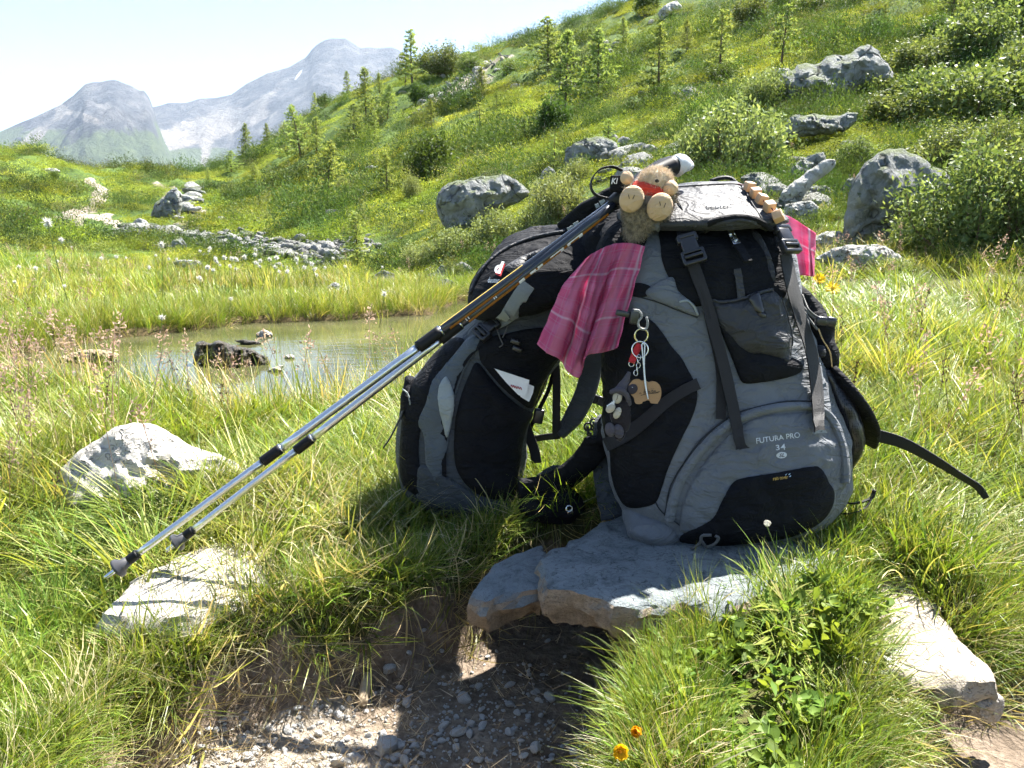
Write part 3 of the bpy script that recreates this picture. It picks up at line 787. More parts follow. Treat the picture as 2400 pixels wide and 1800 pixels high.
BOULDERS = [
 ('craggy grey boulder crowned with turf, high on the right of the hill', ZB([(700,440),(730,400),(780,370),(800,345),(850,335),(930,320),(980,300),(1060,280),(1130,255),(1200,235),(1235,255),(1240,290),(1290,340),(1320,400),(1310,425),(1230,445),(1150,470),(950,545),(760,565),(720,520)]), 0.7, 'g', 1.5),
 ('low broken outcrop in the moss below the craggy boulder', ZB([(700,745),(740,660),(790,600),(900,590),(1010,600),(1130,580),(1120,630),(1060,680),(950,700),(800,715)]), 0.7, 'g', 1.6),
 ('large smooth-faced boulder beside the leafy bush at the right', ZB([(1290,765),(1230,790),(1160,850),(1120,900),(1100,960),(1070,1080),(1050,1150),(1050,1240),(1150,1240),(1230,1260),(1300,1200),(1400,1150),(1500,1100),(1580,1040),(1615,960),(1590,900),(1510,850),(1440,800),(1380,780)]), 0.8, 'g', 1.0),
 ('rounded grey boulder behind the tilted slab, left of the large boulder', ZB([(760,950),(770,890),(830,830),(900,800),(950,788),(965,835),(900,890),(830,950)]), 0.8, 'g', 1.0),
 ('tilted pale slab pointing up to the right, left of the large boulder', ZB([(680,1060),(740,990),(850,900),(960,830),(1012,828),(1005,870),(910,950),(860,1000),(770,1075),(700,1075)]), 0.5, 'p', 1.0),
 ('flat layered block under the tilted slab', ZB([(775,1000),(850,965),(960,960),(1012,1000),(990,1040),(900,1050),(800,1045)]), 0.8, 'g', 1.2),
 ('pale block resting below the layered block', ZB([(755,1060),(880,1040),(925,1080),(890,1150),(800,1150),(750,1110)]), 0.8, 'p', 1.2),
 ('narrow wedge of rock against the left side of the large boulder', ZB([(1030,1010),(1075,930),(1112,918),(1095,1000),(1060,1050)]), 0.8, 'g', 1.0),
 ('low block by the foot of the large boulder', ZB([(895,1240),(960,1200),(1040,1200),(1052,1240),(985,1300),(920,1290)]), 0.9, 'p', 1.1),
 ('broad low slab of pale rock below the large boulder', ZB([(905,1340),(1000,1290),(1100,1270),(1220,1265),(1300,1290),(1360,1330),(1425,1385),(1400,1415),(1250,1405),(1100,1405),(980,1375)]), 0.7, 'p', 1.1),
 ('grey rock just behind the backpack lid', ZB([(520,925),(560,905),(610,893),(650,960),(665,1045),(600,1010),(560,960)]), 0.8, 'g', 1.1),
 ('small pale stone in the grass at the right edge', ZB([(1795,1545),(1865,1518),(1920,1528),(1935,1575),(1860,1595),(1810,1580)]), 0.8, 'p', 1.0),
 ('dark stone in the bushes at the right edge', ZB([(1760,755),(1825,708),(1855,735),(1810,775)]), 0.8, 'g', 1.0),
 ('pale rounded rock at the top of the hill', ZB([(92,72),(130,25),(190,3),(222,45),(160,72),(110,82)]), 0.8, 'p', 1.0),
 ('wide blue-grey boulder on the hillside above the daypack', ZC([(545,1190),(560,1120),(620,1050),(720,1035),(820,1015),(930,1008),(1000,1030),(1085,1100),(1060,1150),(970,1195),(920,1220),(850,1260),(750,1305),(700,1295),(620,1270)]), 0.75, 'g', 1.1),
 ('square fissured boulder uphill of the pole grips', ZC([(1288,880),(1310,840),(1400,800),(1480,788),(1570,808),(1595,860),(1565,905),(1582,935),(1400,975),(1288,975)]), 0.8, 'g', 1.2),
 ('small upright rock between the two hillside boulders', ZC([(1125,1090),(1150,1000),(1195,955),(1235,1000),(1205,1090)]), 0.9, 'g', 1.0),
 ('sloping pale rock slab above the daypack hood', ZC([(715,1370),(850,1300),(900,1262),(955,1300),(955,1355),(860,1390),(740,1395)]), 0.7, 'p', 1.0),
 ('rounded rock behind the wrist strap loop', ZC([(1585,975),(1620,930),(1700,918),(1745,950),(1725,1010),(1620,1010)]), 0.8, 'g', 1.0),
 ('small rock right of the square fissured boulder', ZC([(1665,850),(1690,825),(1745,820),(1775,860),(1700,890)]), 0.8, 'g', 1.0),
 ('tall pointed boulder standing in the hollow at the left', ZA([(785,1115),(800,1060),(850,1020),(880,985),(910,973),(940,1000),(947,1060),(935,1115),(900,1145),(830,1145)]), 0.8, 'g', 1.3),
 ('pale round boulder left of the tall pointed boulder', ZA([(685,1155),(720,1130),(760,1145),(782,1185),(740,1195),(700,1175)]), 0.8, 'p', 1.0),
 ('two-humped grey boulder in front of the stone run', ZA([(740,1295),(800,1265),(880,1260),(900,1240),(940,1233),(967,1270),(958,1303),(850,1305)]), 0.7, 'g', 1.0),
 ('low grey stone in the meadow below the stone run', ZA([(1005,1325),(1060,1308),(1112,1320),(1095,1350),(1020,1345)]), 0.8, 'g', 1.0),
 ('low pale stone among the white seed heads of the meadow', ZA([(895,1360),(960,1345),(1040,1355),(1065,1395),(960,1392)]), 0.8, 'p', 1.0),
 ('pale double stone near the far shore of the pond', ZA([(1692,1490),(1730,1464),(1760,1470),(1778,1500),(1822,1520),(1812,1538),(1740,1525),(1700,1505)]), 0.9, 'p', 1.0),
 ('long flat white stone by the far shore of the pond', ZA([(1970,1500),(2010,1503),(2080,1525),(2138,1550),(2100,1562),(2000,1545)]), 1.0, 'p', 1.0),
 ('grey stone beside the small larch at the meadow edge', ZA([(1925,1445),(1980,1400),(2045,1420),(2045,1465),(1950,1470)]), 0.8, 'g', 1.0),
 ('striped rock by the brook left of the daypack hood', ZD([(505,1120),(560,1040),(620,1048),(655,1100),(620,1160),(540,1160)]), 0.8, 'g', 1.2),
 ('dark rock at the mouth of the brook', ZD([(515,1230),(560,1160),(620,1158),(685,1190),(655,1270),(570,1285)]), 0.8, 'g', 1.1),
 ('pale stone beside the round willow', ZD([(0,990),(60,928),(155,940),(120,990)]), 0.8, 'p', 1.0),
 ('leaning stone beside the daypack hood', ZD([(695,1030),(760,1008),(855,1080),(800,1120),(720,1070)]), 0.8, 'p', 1.0),
 ('pale cairn stone at the top of the trail', ZA([(210,890),(225,872),(290,872),(315,892),(260,898)]), 0.9, 'p', 1.0),
 ('small grey block in the moss left of the tilted slab', ZB([(600,930),(640,935),(655,1000),(620,1010)]), 0.9, 'g', 1.0),
 ('mossy rock in the bushes below the craggy boulder', ZB([(1035,760),(1050,730),(1160,728),(1165,750),(1100,775)]), 0.8, 'g', 1.0),
]
for i, (lb, pl, th, mk_, rg) in enumerate(BOULDERS):
    outline_rock('boulder', lb, pl, None, th, M_ROCK if mk_ == 'g' else M_ROCKP, 50 + i, 0.38, None, rg, None)

# loose stones: shared shapes, each its own object
def pebble_mesh(seed, flat=0.7, mat=None, sub=2):
    bm = bmesh.new(); bmesh.ops.create_icosphere(bm, subdivisions=sub, radius=1)
    r = np.random.default_rng(seed); pl = [(nrm(r.normal(0, 1, 3)), r.uniform(0.55, 0.9)) for _ in range(8)]
    for v in bm.verts:
        p = np.array(v.co[:])
        for n_, d_ in pl:
            e = p @ n_ - d_
            if e > 0: p = p - n_ * e * 0.9
        p = p * np.array([1, r0, flat]) if False else p * np.array([1.0, 0.8, flat])
        v.co = Vector(p)
    me = bpy.data.meshes.new('stone'); bm.to_mesh(me); bm.free()
    if mat: me.materials.append(mat)
    return me
STONES = [pebble_mesh(i, 0.45 + 0.06 * (i % 4), M_ROCKP if i % 4 else M_ROCK) for i in range(9)]
def put_stone(me, p, s, name, label, group, cat='stone', rr=random):
    o = bpy.data.objects.new(name, me); COL.objects.link(o)
    o.location = [float(v) for v in p]; o.scale = (s * rr.uniform(0.8, 1.3), s * rr.uniform(0.8, 1.2), s * rr.uniform(0.7, 1.1))
    o.rotation_euler = (rr.uniform(-0.3, 0.3), rr.uniform(-0.3, 0.3), rr.uniform(0, 6.28))
    o['label'] = label; o['category'] = cat; o['group'] = group
    return o
rs = random.Random(5)
run = [(ZA([(640,1205)])[0], 14, 8), (ZA([(860,1215)])[0], 26, 10), (ZA([(1050,1235)])[0], 30, 14), (ZA([(1250,1262)])[0], 40, 18), (ZA([(1450,1285)])[0], 40, 18), (ZA([(1620,1310)])[0], 30, 14), (ZA([(1760,1335)])[0], 20, 10), (ZA([(960,1090)])[0], 14, 14), (ZA([(1010,1010)])[0], 12, 10), (ZA([(900,1160)])[0], 16, 10)]
cnt = 0
while cnt < 215:
    i = rs.randrange(len(run) - 1); 
    if i == 6: continue
    (a, wa, ha), (b, wb, hb) = run[i], run[i + 1]; t = rs.random()
    px_ = a[0] + (b[0] - a[0]) * t + rs.gauss(0, wa * 0.5); py_ = a[1] + (b[1] - a[1]) * t + rs.gauss(0, ha * 0.75)
    p = ground(px_, py_)
    s = min(0.24, 0.075 * math.exp(abs(rs.gauss(0, 0.6)))) * p[1] / 17
    p[2] += s * 0.35
    put_stone(rs.choice(STONES), p, s, 'stone', 'loose grey stone of the stone run across the meadow', 'stones of the stone run', rr=rs); cnt += 1
for i in range(0):
    t = rs.random() * (len(SCAR) - 1); q = int(t); c = SCAR[q] + (SCAR[q + 1] - SCAR[q]) * (t - q)
    p = on(c[0] + rs.gauss(0, 0.9), c[1] + rs.gauss(0, 1.2)); s = 0.10 * math.exp(rs.gauss(0, 0.4)); p[2] += s * 0.2
    put_stone(rs.choice(STONES), p, s, 'stone', 'small stone of the bare stony strip high on the hill', 'stones of the stony strip', rr=rs)
# stones round the boulder field and the brook, by picture area
for (cx, cy, sx, sy, n, s0, lb, gp) in [(1470,385,60,25,22,0.10,'loose stone in the scree beside the square fissured boulder','scree by the square boulder'), (1010,640,60,25,20,0.07,'grey stone along the brook by the daypack','brook stones'), (1850,450,70,50,34,0.10,'loose stone among the boulders right of the backpack','stones among the boulders'), (1640,255,25,25,8,0.12,'loose stone in the moss under the craggy boulder','stones under the craggy boulder'), (830,690,120,8,0,0.05,'','')]:
    for i in range(n):
        p = ground(cx + rs.gauss(0, sx), cy + rs.gauss(0, sy)); s = s0 * math.exp(rs.gauss(0, 0.45)) * p[1] / 10; p[2] += s * 0.2
        put_stone(rs.choice(STONES), p, s, 'stone', lb, gp, rr=rs)
# path pebbles
M_PEB = m_rock('path_pebble', (0.36, 0.37, 0.37), (0.58, 0.57, 0.55), (0.46, 0.44, 0.40), None, 40, 0.5, 0.4, 40)
PEBS = [pebble_mesh(40 + i, 0.5 + 0.08 * (i % 4), M_PEB) for i in range(8)]
named = [(1415,1465,0.012),(1432,1452,0.010),(1283,1505,0.010),(1143,1542,0.010),(1195,1610,0.013),(1122,1611,0.010),(1195,1655,0.014),(1130,1684,0.009),(1105,1700,0.012),(1040,1705,0.012),(1075,1720,0.018),(1100,1722,0.011),(1030,1725,0.010),(965,1740,0.009),(1195,1720,0.014),(1255,1760,0.016),(1345,1768,0.013),(1360,1775,0.010),(1123,1785,0.010),(1068,1755,0.010),(958,1533,0.009),(993,1480,0.010),(1035,1528,0.008),(950,1790,0.015),(940,1750,0.012),(1228,1775,0.011),(1290,1785,0.009),(1000,1690,0.008),(1020,1745,0.008),(1175,1690,0.006)]
for (a, b, s) in named:
    p = ground(a, b); p[2] += s * 0.3
    s *= 0.78; put_stone(rs.choice(PEBS), p, s, 'pebble', 'pale grey pebble lying on the shaded path', 'pebbles on the path', 'pebble', rs)
for i in range(190):
    a = rs.uniform(400, 960) if i % 3 else rs.uniform(900, 1450); b = rs.uniform(1640, 1800) if i % 3 else rs.uniform(1560, 1800)
    p = ground(a, b)
    if p[2] > PATH_Z + 0.03: continue
    s = 0.0035 * math.exp(abs(rs.gauss(0, 0.6))); p[2] += s * 0.3
    put_stone(rs.choice(PEBS), p, s, 'pebble', 'small pale pebble of the gravel on the path', 'gravel pebbles', 'pebble', rs)
# wooden peg lying on the path
pg0, pg1 = ground(862,1598), ground(850,1660)
peg = crom([pg0 + np.array([0, 0, 0.012]), (pg0 + pg1) / 2 + np.array([0, 0, 0.012]), pg1 + np.array([0, 0, 0.010])], 10)
solo('wooden_stick', *tube(peg, [0.0085,0.009,0.0095,0.0095,0.0098,0.0098,0.0095,0.0095,0.009,0.0085], 10), m_plain('bleached_wood', (0.42, 0.33, 0.23), 0.8, 0.2, 0, 0.5, 70, 0.3), 'short bleached stick lying on the path edge', 'stick', loc=pg1)
# ================================================================== plants
M_GRASS = m_leaf('grass_blades', trans=0.40, rough=0.4, var=0.25)
M_HEATH = m_leaf('heath_leaves', trans=0.30, rough=0.6, var=0.35, spec=0.12)
M_NEEDLE = m_leaf('larch_needles', trans=0.45, rough=0.6, var=0.2, spec=0.12)
M_BUSH = m_leaf('bush_leaves', trans=0.40, rough=0.5, var=0.15, spec=0.15)
M_BARK = m_plain('larch_bark', (0.10, 0.075, 0.055), 0.9, 0.1, 0, 0.6, 30, 0.4)
M_TWIG = m_plain('bush_twigs', (0.13, 0.10, 0.07), 0.85, 0.1)

SRC = {}
def src_coll(key, meshes):
    c = bpy.data.collections.new(key)
    for i, me in enumerate(meshes):
        o = bpy.data.objects.new('%s_shape_%02d' % (key, i), me); c.objects.link(o)
    SRC[key] = c
    return c
def scatter(name, label, coll, pts, rot, scl, idx, kind='stuff', cat=None):
    """one object carrying thousands of instances on its points"""
    me = bpy.data.meshes.new(name); me.from_pydata([tuple(p) for p in pts.tolist()], [], [])
    for nm, typ, arr in (('rot', 'FLOAT_VECTOR', rot), ('scl', 'FLOAT_VECTOR', scl), ('idx', 'INT', idx)):
        at_ = me.attributes.new(nm, typ, 'POINT')
        if typ == 'INT': at_.data.foreach_set('value', np.asarray(arr, np.int32))
        else: at_.data.foreach_set('vector', np.asarray(arr, np.float32).ravel())
    o = bpy.data.objects.new(name, me); COL.objects.link(o)
    o['kind'] = kind; o['label'] = label
    ng = bpy.data.node_groups.new(name + '_nodes', 'GeometryNodeTree')
    ng.interface.new_socket('Geometry', in_out='INPUT', socket_type='NodeSocketGeometry')
    ng.interface.new_socket('Geometry', in_out='OUTPUT', socket_type='NodeSocketGeometry')
    N = ng.nodes; gi = N.new('NodeGroupInput'); go = N.new('NodeGroupOutput')
    ip = N.new('GeometryNodeInstanceOnPoints'); ci = N.new('GeometryNodeCollectionInfo')
    ci.inputs['Collection'].default_value = coll; ci.inputs['Separate Children'].default_value = True; ci.inputs['Reset Children'].default_value = True
    ip.inputs['Pick Instance'].default_value = True
    def attr(nm, typ):
        a = N.new('GeometryNodeInputNamedAttribute'); a.data_type = typ; a.inputs['Name'].default_value = nm
        return [s for s in a.outputs if s.enabled and s.name == 'Attribute'][0]
    L = ng.links.new
    L(gi.outputs[0], ip.inputs['Points']); L(ci.outputs[0], ip.inputs['Instance'])
    L(attr('idx', 'INT'), ip.inputs['Instance Index']); L(attr('scl', 'FLOAT_VECTOR'), ip.inputs['Scale'])
    e2r = N.new('FunctionNodeEulerToRotation'); L(attr('rot', 'FLOAT_VECTOR'), e2r.inputs[0]); L(e2r.outputs[0], ip.inputs['Rotation'])
    L(ip.outputs[0], go.inputs[0])
    md = o.modifiers.new('scatter', 'NODES'); md.node_group = ng
    return o

def blades(n, r0, hmin, hmax, w, lean, seed, cols, segs=4, curl=1.0, splay=0.6):
    """a tuft: n tapered bent blades; returns V, F, colour"""
    g = np.random.default_rng(seed); V = []; Fc = []; C = []
    for i in range(n):
        a = g.uniform(0, 2 * math.pi); rr = r0 * math.sqrt(g.uniform()); b = np.array([rr * math.cos(a), rr * math.sin(a), -0.01])
        a2 = a + g.normal(0, 0.8); out = np.array([math.cos(a2), math.sin(a2), 0]); h = g.uniform(hmin, hmax)
        ln = lean * g.uniform(0.2, 1.3); cu = curl * g.uniform(0.1, 1.2); sd_ = np.array([-out[1], out[0], 0]) + out * g.normal(0, 0.3)
        ww = w * g.uniform(0.45, 1.0) * (2.1 if g.uniform() < 0.10 else 1.0) * 1.25; col = np.array(cols[g.integers(len(cols))]) * g.uniform(0.75, 1.25)
        p = b.copy(); th = ln * splay; base = len(V)
        for s in range(segs + 1):
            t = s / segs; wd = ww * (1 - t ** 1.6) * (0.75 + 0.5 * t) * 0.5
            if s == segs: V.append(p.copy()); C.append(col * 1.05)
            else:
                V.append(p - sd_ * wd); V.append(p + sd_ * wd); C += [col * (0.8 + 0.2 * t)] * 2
            dirv = out * math.sin(th) + np.array([0, 0, 1]) * math.cos(th); p = p + dirv * h / segs; th += cu * (0.35 + 0.5 * t) * 4 / segs * 0.8
        for s in range(segs - 1):
            q = base + 2 * s; Fc.append((q, q + 1, q + 3, q + 2))
        q = base + 2 * (segs - 1); Fc.append((q, q + 1, q + 2))
    return np.array(V), Fc, np.array(C)
G1 = [(0.15, 0.23, 0.03), (0.19, 0.28, 0.035), (0.10, 0.18, 0.025), (0.25, 0.31, 0.05), (0.22, 0.27, 0.06)]
G2 = [(0.28, 0.31, 0.07), (0.38, 0.36, 0.12), (0.21, 0.27, 0.05), (0.17, 0.24, 0.035)]
G3 = [(0.50, 0.43, 0.24), (0.42, 0.34, 0.17), (0.60, 0.54, 0.38), (0.26, 0.28, 0.08)]
def tuftraw(seed, n, r0, h0, h1, w, lean, cols, **k):
    return blades(n, r0, h0, h1, w, lean, seed, cols, **k)
def clump(protos, count, R, seed, mat, smin=0.7, smax=1.25, zs=(0.8, 1.25), name='clump'):
    """many tufts grown together into one patch of radius R"""
    g = np.random.default_rng(seed); Vs = []; Fs = []; Cs = []; n = 0
    for i in range(count):
        V, Fc, C = protos[g.integers(len(protos))]; a = g.uniform(0, 6.283); s = g.uniform(smin, smax); c_, s_ = math.cos(a), math.sin(a)
        t1, t2 = g.normal(0, 0.2, 2)
        M = np.array([[c_, s_, 0], [-s_, c_, 0], [t1, t2, 1]]); rr = R * math.sqrt(g.uniform()); b = g.uniform(0, 6.283)
        Vs.append((V * np.array([s, s, s * g.uniform(*zs)])) @ M + np.array([rr * math.cos(b), rr * math.sin(b), 0]))
        Fs += [tuple(q + n for q in f) for f in Fc]; n += len(V); Cs.append(C * g.uniform(0.8, 1.2))
    return mkmesh(name, np.concatenate(Vs), Fs, mat, False, np.concatenate(Cs))
def normal_eul(x, y, r, extra=0.05, e=0.06, damp=1.0):
    e = e * np.maximum(y / 3, 0.5)
    dx = np.clip((H(x + e, y) - H(x - e, y)) / (2 * e), -1.2, 1.2) * damp; dy = np.clip((H(x, y + e) - H(x, y - e)) / (2 * e), -1.2, 1.2) * damp; n = len(x); out = np.zeros((n, 3)); yaw = r.uniform(0, 6.283, n)
    for i in range(n):
        N = Vector((-dx[i], -dy[i], 1)).normalized(); q = Vector((0, 0, 1)).rotation_difference(N) @ Matrix.Rotation(yaw[i], 3, 'Z').to_quaternion(); out[i] = q.to_euler()[:]
    return out + r.normal(0, extra, (n, 3)) * np.array([1, 1, 0])
def tuft(seed, n, r0, h0, h1, w, lean, cols, **k):
    V, Fc, C = blades(n, r0, h0, h1, w, lean, seed, cols, **k); return mkmesh('tuft', V, Fc, M_GRASS, False, C)
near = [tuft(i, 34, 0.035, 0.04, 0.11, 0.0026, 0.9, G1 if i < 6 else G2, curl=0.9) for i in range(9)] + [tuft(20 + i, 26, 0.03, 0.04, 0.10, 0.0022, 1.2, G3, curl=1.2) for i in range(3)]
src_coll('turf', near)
tall = [tuft(40 + i, 30, 0.05, 0.10, 0.26, 0.0032, 0.7, G1 if i < 4 else G2, curl=0.7, segs=5) for i in range(7)] + [tuft(60 + i, 22, 0.05, 0.10, 0.24, 0.0026, 0.8, G3, curl=0.9, segs=5) for i in range(3)]
src_coll('sedge', tall)

ROCK_BLOCK = []            # ground kept free of grass: (polygon in plan, margin)
def inview_ok(P, margin=0.0): return P
def pack_block(x, y):
    """true where something stands on the turf"""
    b = np.zeros(len(x), bool)
    for poly, mg in ROCK_BLOCK: b |= pdist(x, y, poly) < mg
    return b
def slabpoly(px, z): return np.array([atz(a, b, z)[:2] for a, b in px])
ROCK_BLOCK += [(slabpoly([(1290,1320),(1300,1378),(1384,1396),(1457,1416),(1600,1405),(1690,1418),(1760,1385),(1830,1340),(1900,1290),(1950,1230),(1900,1180),(1450,1200)], SLAB_Z), -0.005),
               (slabpoly([(1115,1385),(1150,1345),(1215,1305),(1250,1300),(1280,1345),(1275,1370),(1233,1375),(1140,1400)], 0), -0.005),
               (slabpoly([(255,1425),(295,1392),(330,1345),(430,1292),(530,1262),(585,1275),(590,1330),(555,1390),(450,1432),(320,1440)], -0.022), -0.004),
               (slabpoly([(2070,1310),(2122,1350),(2180,1410),(2205,1460),(2265,1512),(2305,1556),(2335,1586),(2273,1590),(2192,1574),(2100,1562),(2075,1540),(2085,1465),(2045,1403),(2055,1340)], -0.03), 0.0),
               (np.array([at(a, b, 1.88)[:2] + np.array([0, q]) for a, b, q in ((170,1100,-0.09),(500,1100,-0.09),(530,1100,0.1),(150,1100,0.1))]), 0.0)]
def sample(n, y0, y1, amax, seed, dens=None, nearbias=0.0):
    r = np.random.default_rng(seed); a = r.uniform(-amax, amax, n); y = np.exp(r.uniform(math.log(y0), math.log(y1), n)); x = a * y
    return x, y, r
def eul(n, r, tilt=0.15): return np.stack([r.normal(0, tilt, n), r.normal(0, tilt, n), r.uniform(0, 6.283, n)], -1)
# --- close turf: patches in the open, single tufts along every edge
ta = [tuftraw(i, 34, 0.035, 0.04, 0.11, 0.0026, 0.9, G1, curl=0.9) for i in range(5)]; tb = [tuftraw(10 + i, 34, 0.035, 0.04, 0.11, 0.0026, 0.9, G2, curl=0.9) for i in range(4)]; tc = [tuftraw(20 + i, 26, 0.03, 0.04, 0.10, 0.0022, 1.2, G3, curl=1.2) for i in range(3)]
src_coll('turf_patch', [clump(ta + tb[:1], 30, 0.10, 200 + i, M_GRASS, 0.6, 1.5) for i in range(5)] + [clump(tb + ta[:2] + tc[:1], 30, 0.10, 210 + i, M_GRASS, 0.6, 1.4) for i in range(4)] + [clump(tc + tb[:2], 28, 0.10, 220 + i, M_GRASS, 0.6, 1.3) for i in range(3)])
def edge_d(x, y):
    d = np.minimum(np.minimum(pdist(x, y, PATH), pdist(x, y, DIRT)) - 0.035, pdist(x, y, POND) - 0.02)
    for poly, mg in ROCK_BLOCK: d = np.minimum(d, pdist(x, y, poly) - mg)
    return d
def turf_class(x, y, r, n):
    pa = fbm(x * 3.0, y * 3.0, 3, 41)
    px_, py_ = proj(np.stack([x, y, np.zeros(n)], -1)); pa = pa - 0.25 * ((px_ > 1420) & (px_ < 2100) & (py_ > 1350))
    return np.where(pa + r.normal(0, 0.2, n) > 0.42, r.integers(9, 12, n), np.where(pa + r.normal(0, 0.25, n) > 0.14, r.integers(5, 9, n), r.integers(0, 5, n)))
r = np.random.default_rng(11); y = np.sqrt(r.uniform(0.70 ** 2, 3.7 ** 2, 1150)); x = r.uniform(-0.95, 0.95, 1150) * y; keep = edge_d(x, y) > 0.075; x, y = x[keep], y[keep]; n = len(x); z = H(x, y)
sc = np.clip(0.70 + 0.55 * fbm(x * 2.2, y * 2.2, 3, 44) + r.normal(0, 0.1, n), 0.45, 1.4)
px_, py_ = proj(np.stack([x, y, z], -1)); sc = sc * np.where((px_ < 760) & (py_ > 1120) & (py_ < 1330), 0.5, np.where((px_ > 1450) & (px_ < 2150) & (py_ > 1380), 0.5, 1.0))
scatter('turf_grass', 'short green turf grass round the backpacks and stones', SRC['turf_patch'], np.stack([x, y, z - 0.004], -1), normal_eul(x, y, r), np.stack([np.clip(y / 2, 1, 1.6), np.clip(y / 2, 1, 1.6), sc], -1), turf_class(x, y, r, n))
x, y, r = sample(9000, 0.72, 3.2, 0.95, 12); ed = edge_d(x, y); keep = (ed > 0) & (ed < 0.085); x, y = x[keep], y[keep]; n = len(x); z = H(x, y)
sc = np.clip(0.85 + 0.4 * fbm(x * 2.2, y * 2.2, 3, 44) + r.normal(0, 0.15, n), 0.45, 1.5)
scatter('edge_grass', 'short turf grass along the edges of path and stones', SRC['turf'], np.stack([x, y, z], -1), eul(n, r, 0.22), np.repeat(sc[:, None], 3, 1), np.minimum(turf_class(x, y, r, n), 11))
# grass hanging over the cut bank
x, y, r = sample(4200, 0.72, 2.2, 0.75, 13)
dpth = np.minimum(pdist(x, y, PATH), pdist(x, y, DIRT)); keep = (dpth > 0.025) & (dpth < 0.12) & ~pack_block(x, y)
x, y = x[keep], y[keep]; n = len(x); e = 0.01
gx1 = (np.minimum(pdist(x + e, y, PATH), pdist(x + e, y, DIRT)) - np.minimum(pdist(x - e, y, PATH), pdist(x - e, y, DIRT))); gy1 = (np.minimum(pdist(x, y + e, PATH), pdist(x, y + e, DIRT)) - np.minimum(pdist(x, y - e, PATH), pdist(x, y - e, DIRT)))
gn = np.hypot(gx1, gy1) + 1e-9; tx, ty = -gx1 / gn, -gy1 / gn
tl = r.uniform(0.3, 1.1, n)
rot = np.stack([-ty * tl, tx * tl, r.uniform(0, 6.28, n) * 0], -1)
scatter('bank_grass', 'grass hanging over the edge of the path bank', SRC['sedge'], np.stack([x, y, H(x, y)], -1), rot, np.repeat(r.uniform(0.22, 0.6, n)[:, None], 3, 1), np.where(r.uniform(size=n) < 0.2, r.integers(7, 10, n), r.integers(0, 5, n)))
# --- tall sedge round the pond and in the right meadow
sa = [tuftraw(40 + i, 30, 0.05, 0.10, 0.26, 0.0032, 0.7, G1, curl=0.7, segs=5) for i in range(4)]; sb = [tuftraw(50 + i, 30, 0.05, 0.10, 0.26, 0.0032, 0.7, G2, curl=0.7, segs=5) for i in range(3)]; scc = [tuftraw(60 + i, 22, 0.05, 0.10, 0.24, 0.0026, 0.8, G3, curl=0.9, segs=5) for i in range(3)]
src_coll('sedge_patch', [clump(sa, 8, 0.17, 300 + i, M_GRASS, 0.6, 1.3) for i in range(4)] + [clump(sb + sa[:1], 8, 0.17, 310 + i, M_GRASS, 0.6, 1.2) for i in range(3)] + [clump(scc + sb[:1], 8, 0.17, 320 + i, M_GRASS, 0.6, 1.2) for i in range(3)])
x, y, r = sample(950, 1.35, 8.5, 0.95, 17)
dpd = pdist(x, y, POND); dpth = pdist(x, y, PATH); px_, py_ = proj(np.stack([x, y, H(x, y)], -1))
reed = (dpd < 0.10) & (dpd > -0.45) & (y < 3.6) & (r.uniform(size=len(x)) < np.clip(0.75 + dpd * 1.6, 0, 1) * 0.30)
shore = (y > 1.9) & (y < 3.4) & (dpd < 0.6)
keep = (dpth > 0.08) & ~pack_block(x, y) & ((dpd > 0.03) | reed) & ~((px_ > 850) & (px_ < 2000) & (y < 1.62)) & (r.uniform(size=len(x)) < np.clip((y - 0.9) / 1.5, 0.1, 1)) & ~(shore & ~reed & (r.uniform(size=len(x)) < 0.55))
x, y, dpd = x[keep], y[keep], dpd[keep]; n = len(x); z = np.maximum(H(x, y), WATER_Z - 0.02)
pa = fbm(x * 1.3, y * 1.3, 3, 47); idx = np.where(pa + r.normal(0, 0.25, n) > 0.22, r.integers(7, 10, n), np.where(pa > -0.1, r.integers(4, 7, n), r.integers(0, 4, n)))
sc = np.clip(0.75 + 0.5 * pa + r.normal(0, 0.15, n), 0.4, 1.4) * np.where(x > 0.4, 0.8, np.where(y < 3.4, 0.7, 1.0))
scatter('sedge_grass', 'tall sedge and straw stems round the pond and in the right meadow', SRC['sedge_patch'], np.stack([x, y, z], -1), eul(n, r, 0.06), np.stack([np.full(n, 1.0), np.full(n, 1.0), sc], -1), idx)
# --- reeds and stems standing before the pond
src_coll('reeds', [tuft(130 + i, 7, 0.06, 0.14, 0.34, 0.0032, 0.55, (G1 + G2) if i % 2 else G3, curl=0.5, segs=6) for i in range(6)])
x, y, r = sample(6000, 1.9, 3.6, 0.75, 21); dpd = pdist(x, y, POND); keep = (dpd < 0.25) & (dpd > -0.55) & (r.uniform(size=len(x)) < np.clip(0.5 + dpd * 0.9, 0.02, 0.5)) & ~pack_block(x, y); x, y = x[keep], y[keep]; n = len(x)
scatter('reed_stems', 'thin reed stems and straws along the near shore of the pond', SRC['reeds'], np.stack([x, y, np.maximum(H(x, y), WATER_Z - 0.03)], -1), eul(n, r, 0.2), np.repeat(r.uniform(0.5, 1.1, n)[:, None], 3, 1), r.integers(0, 6, n))
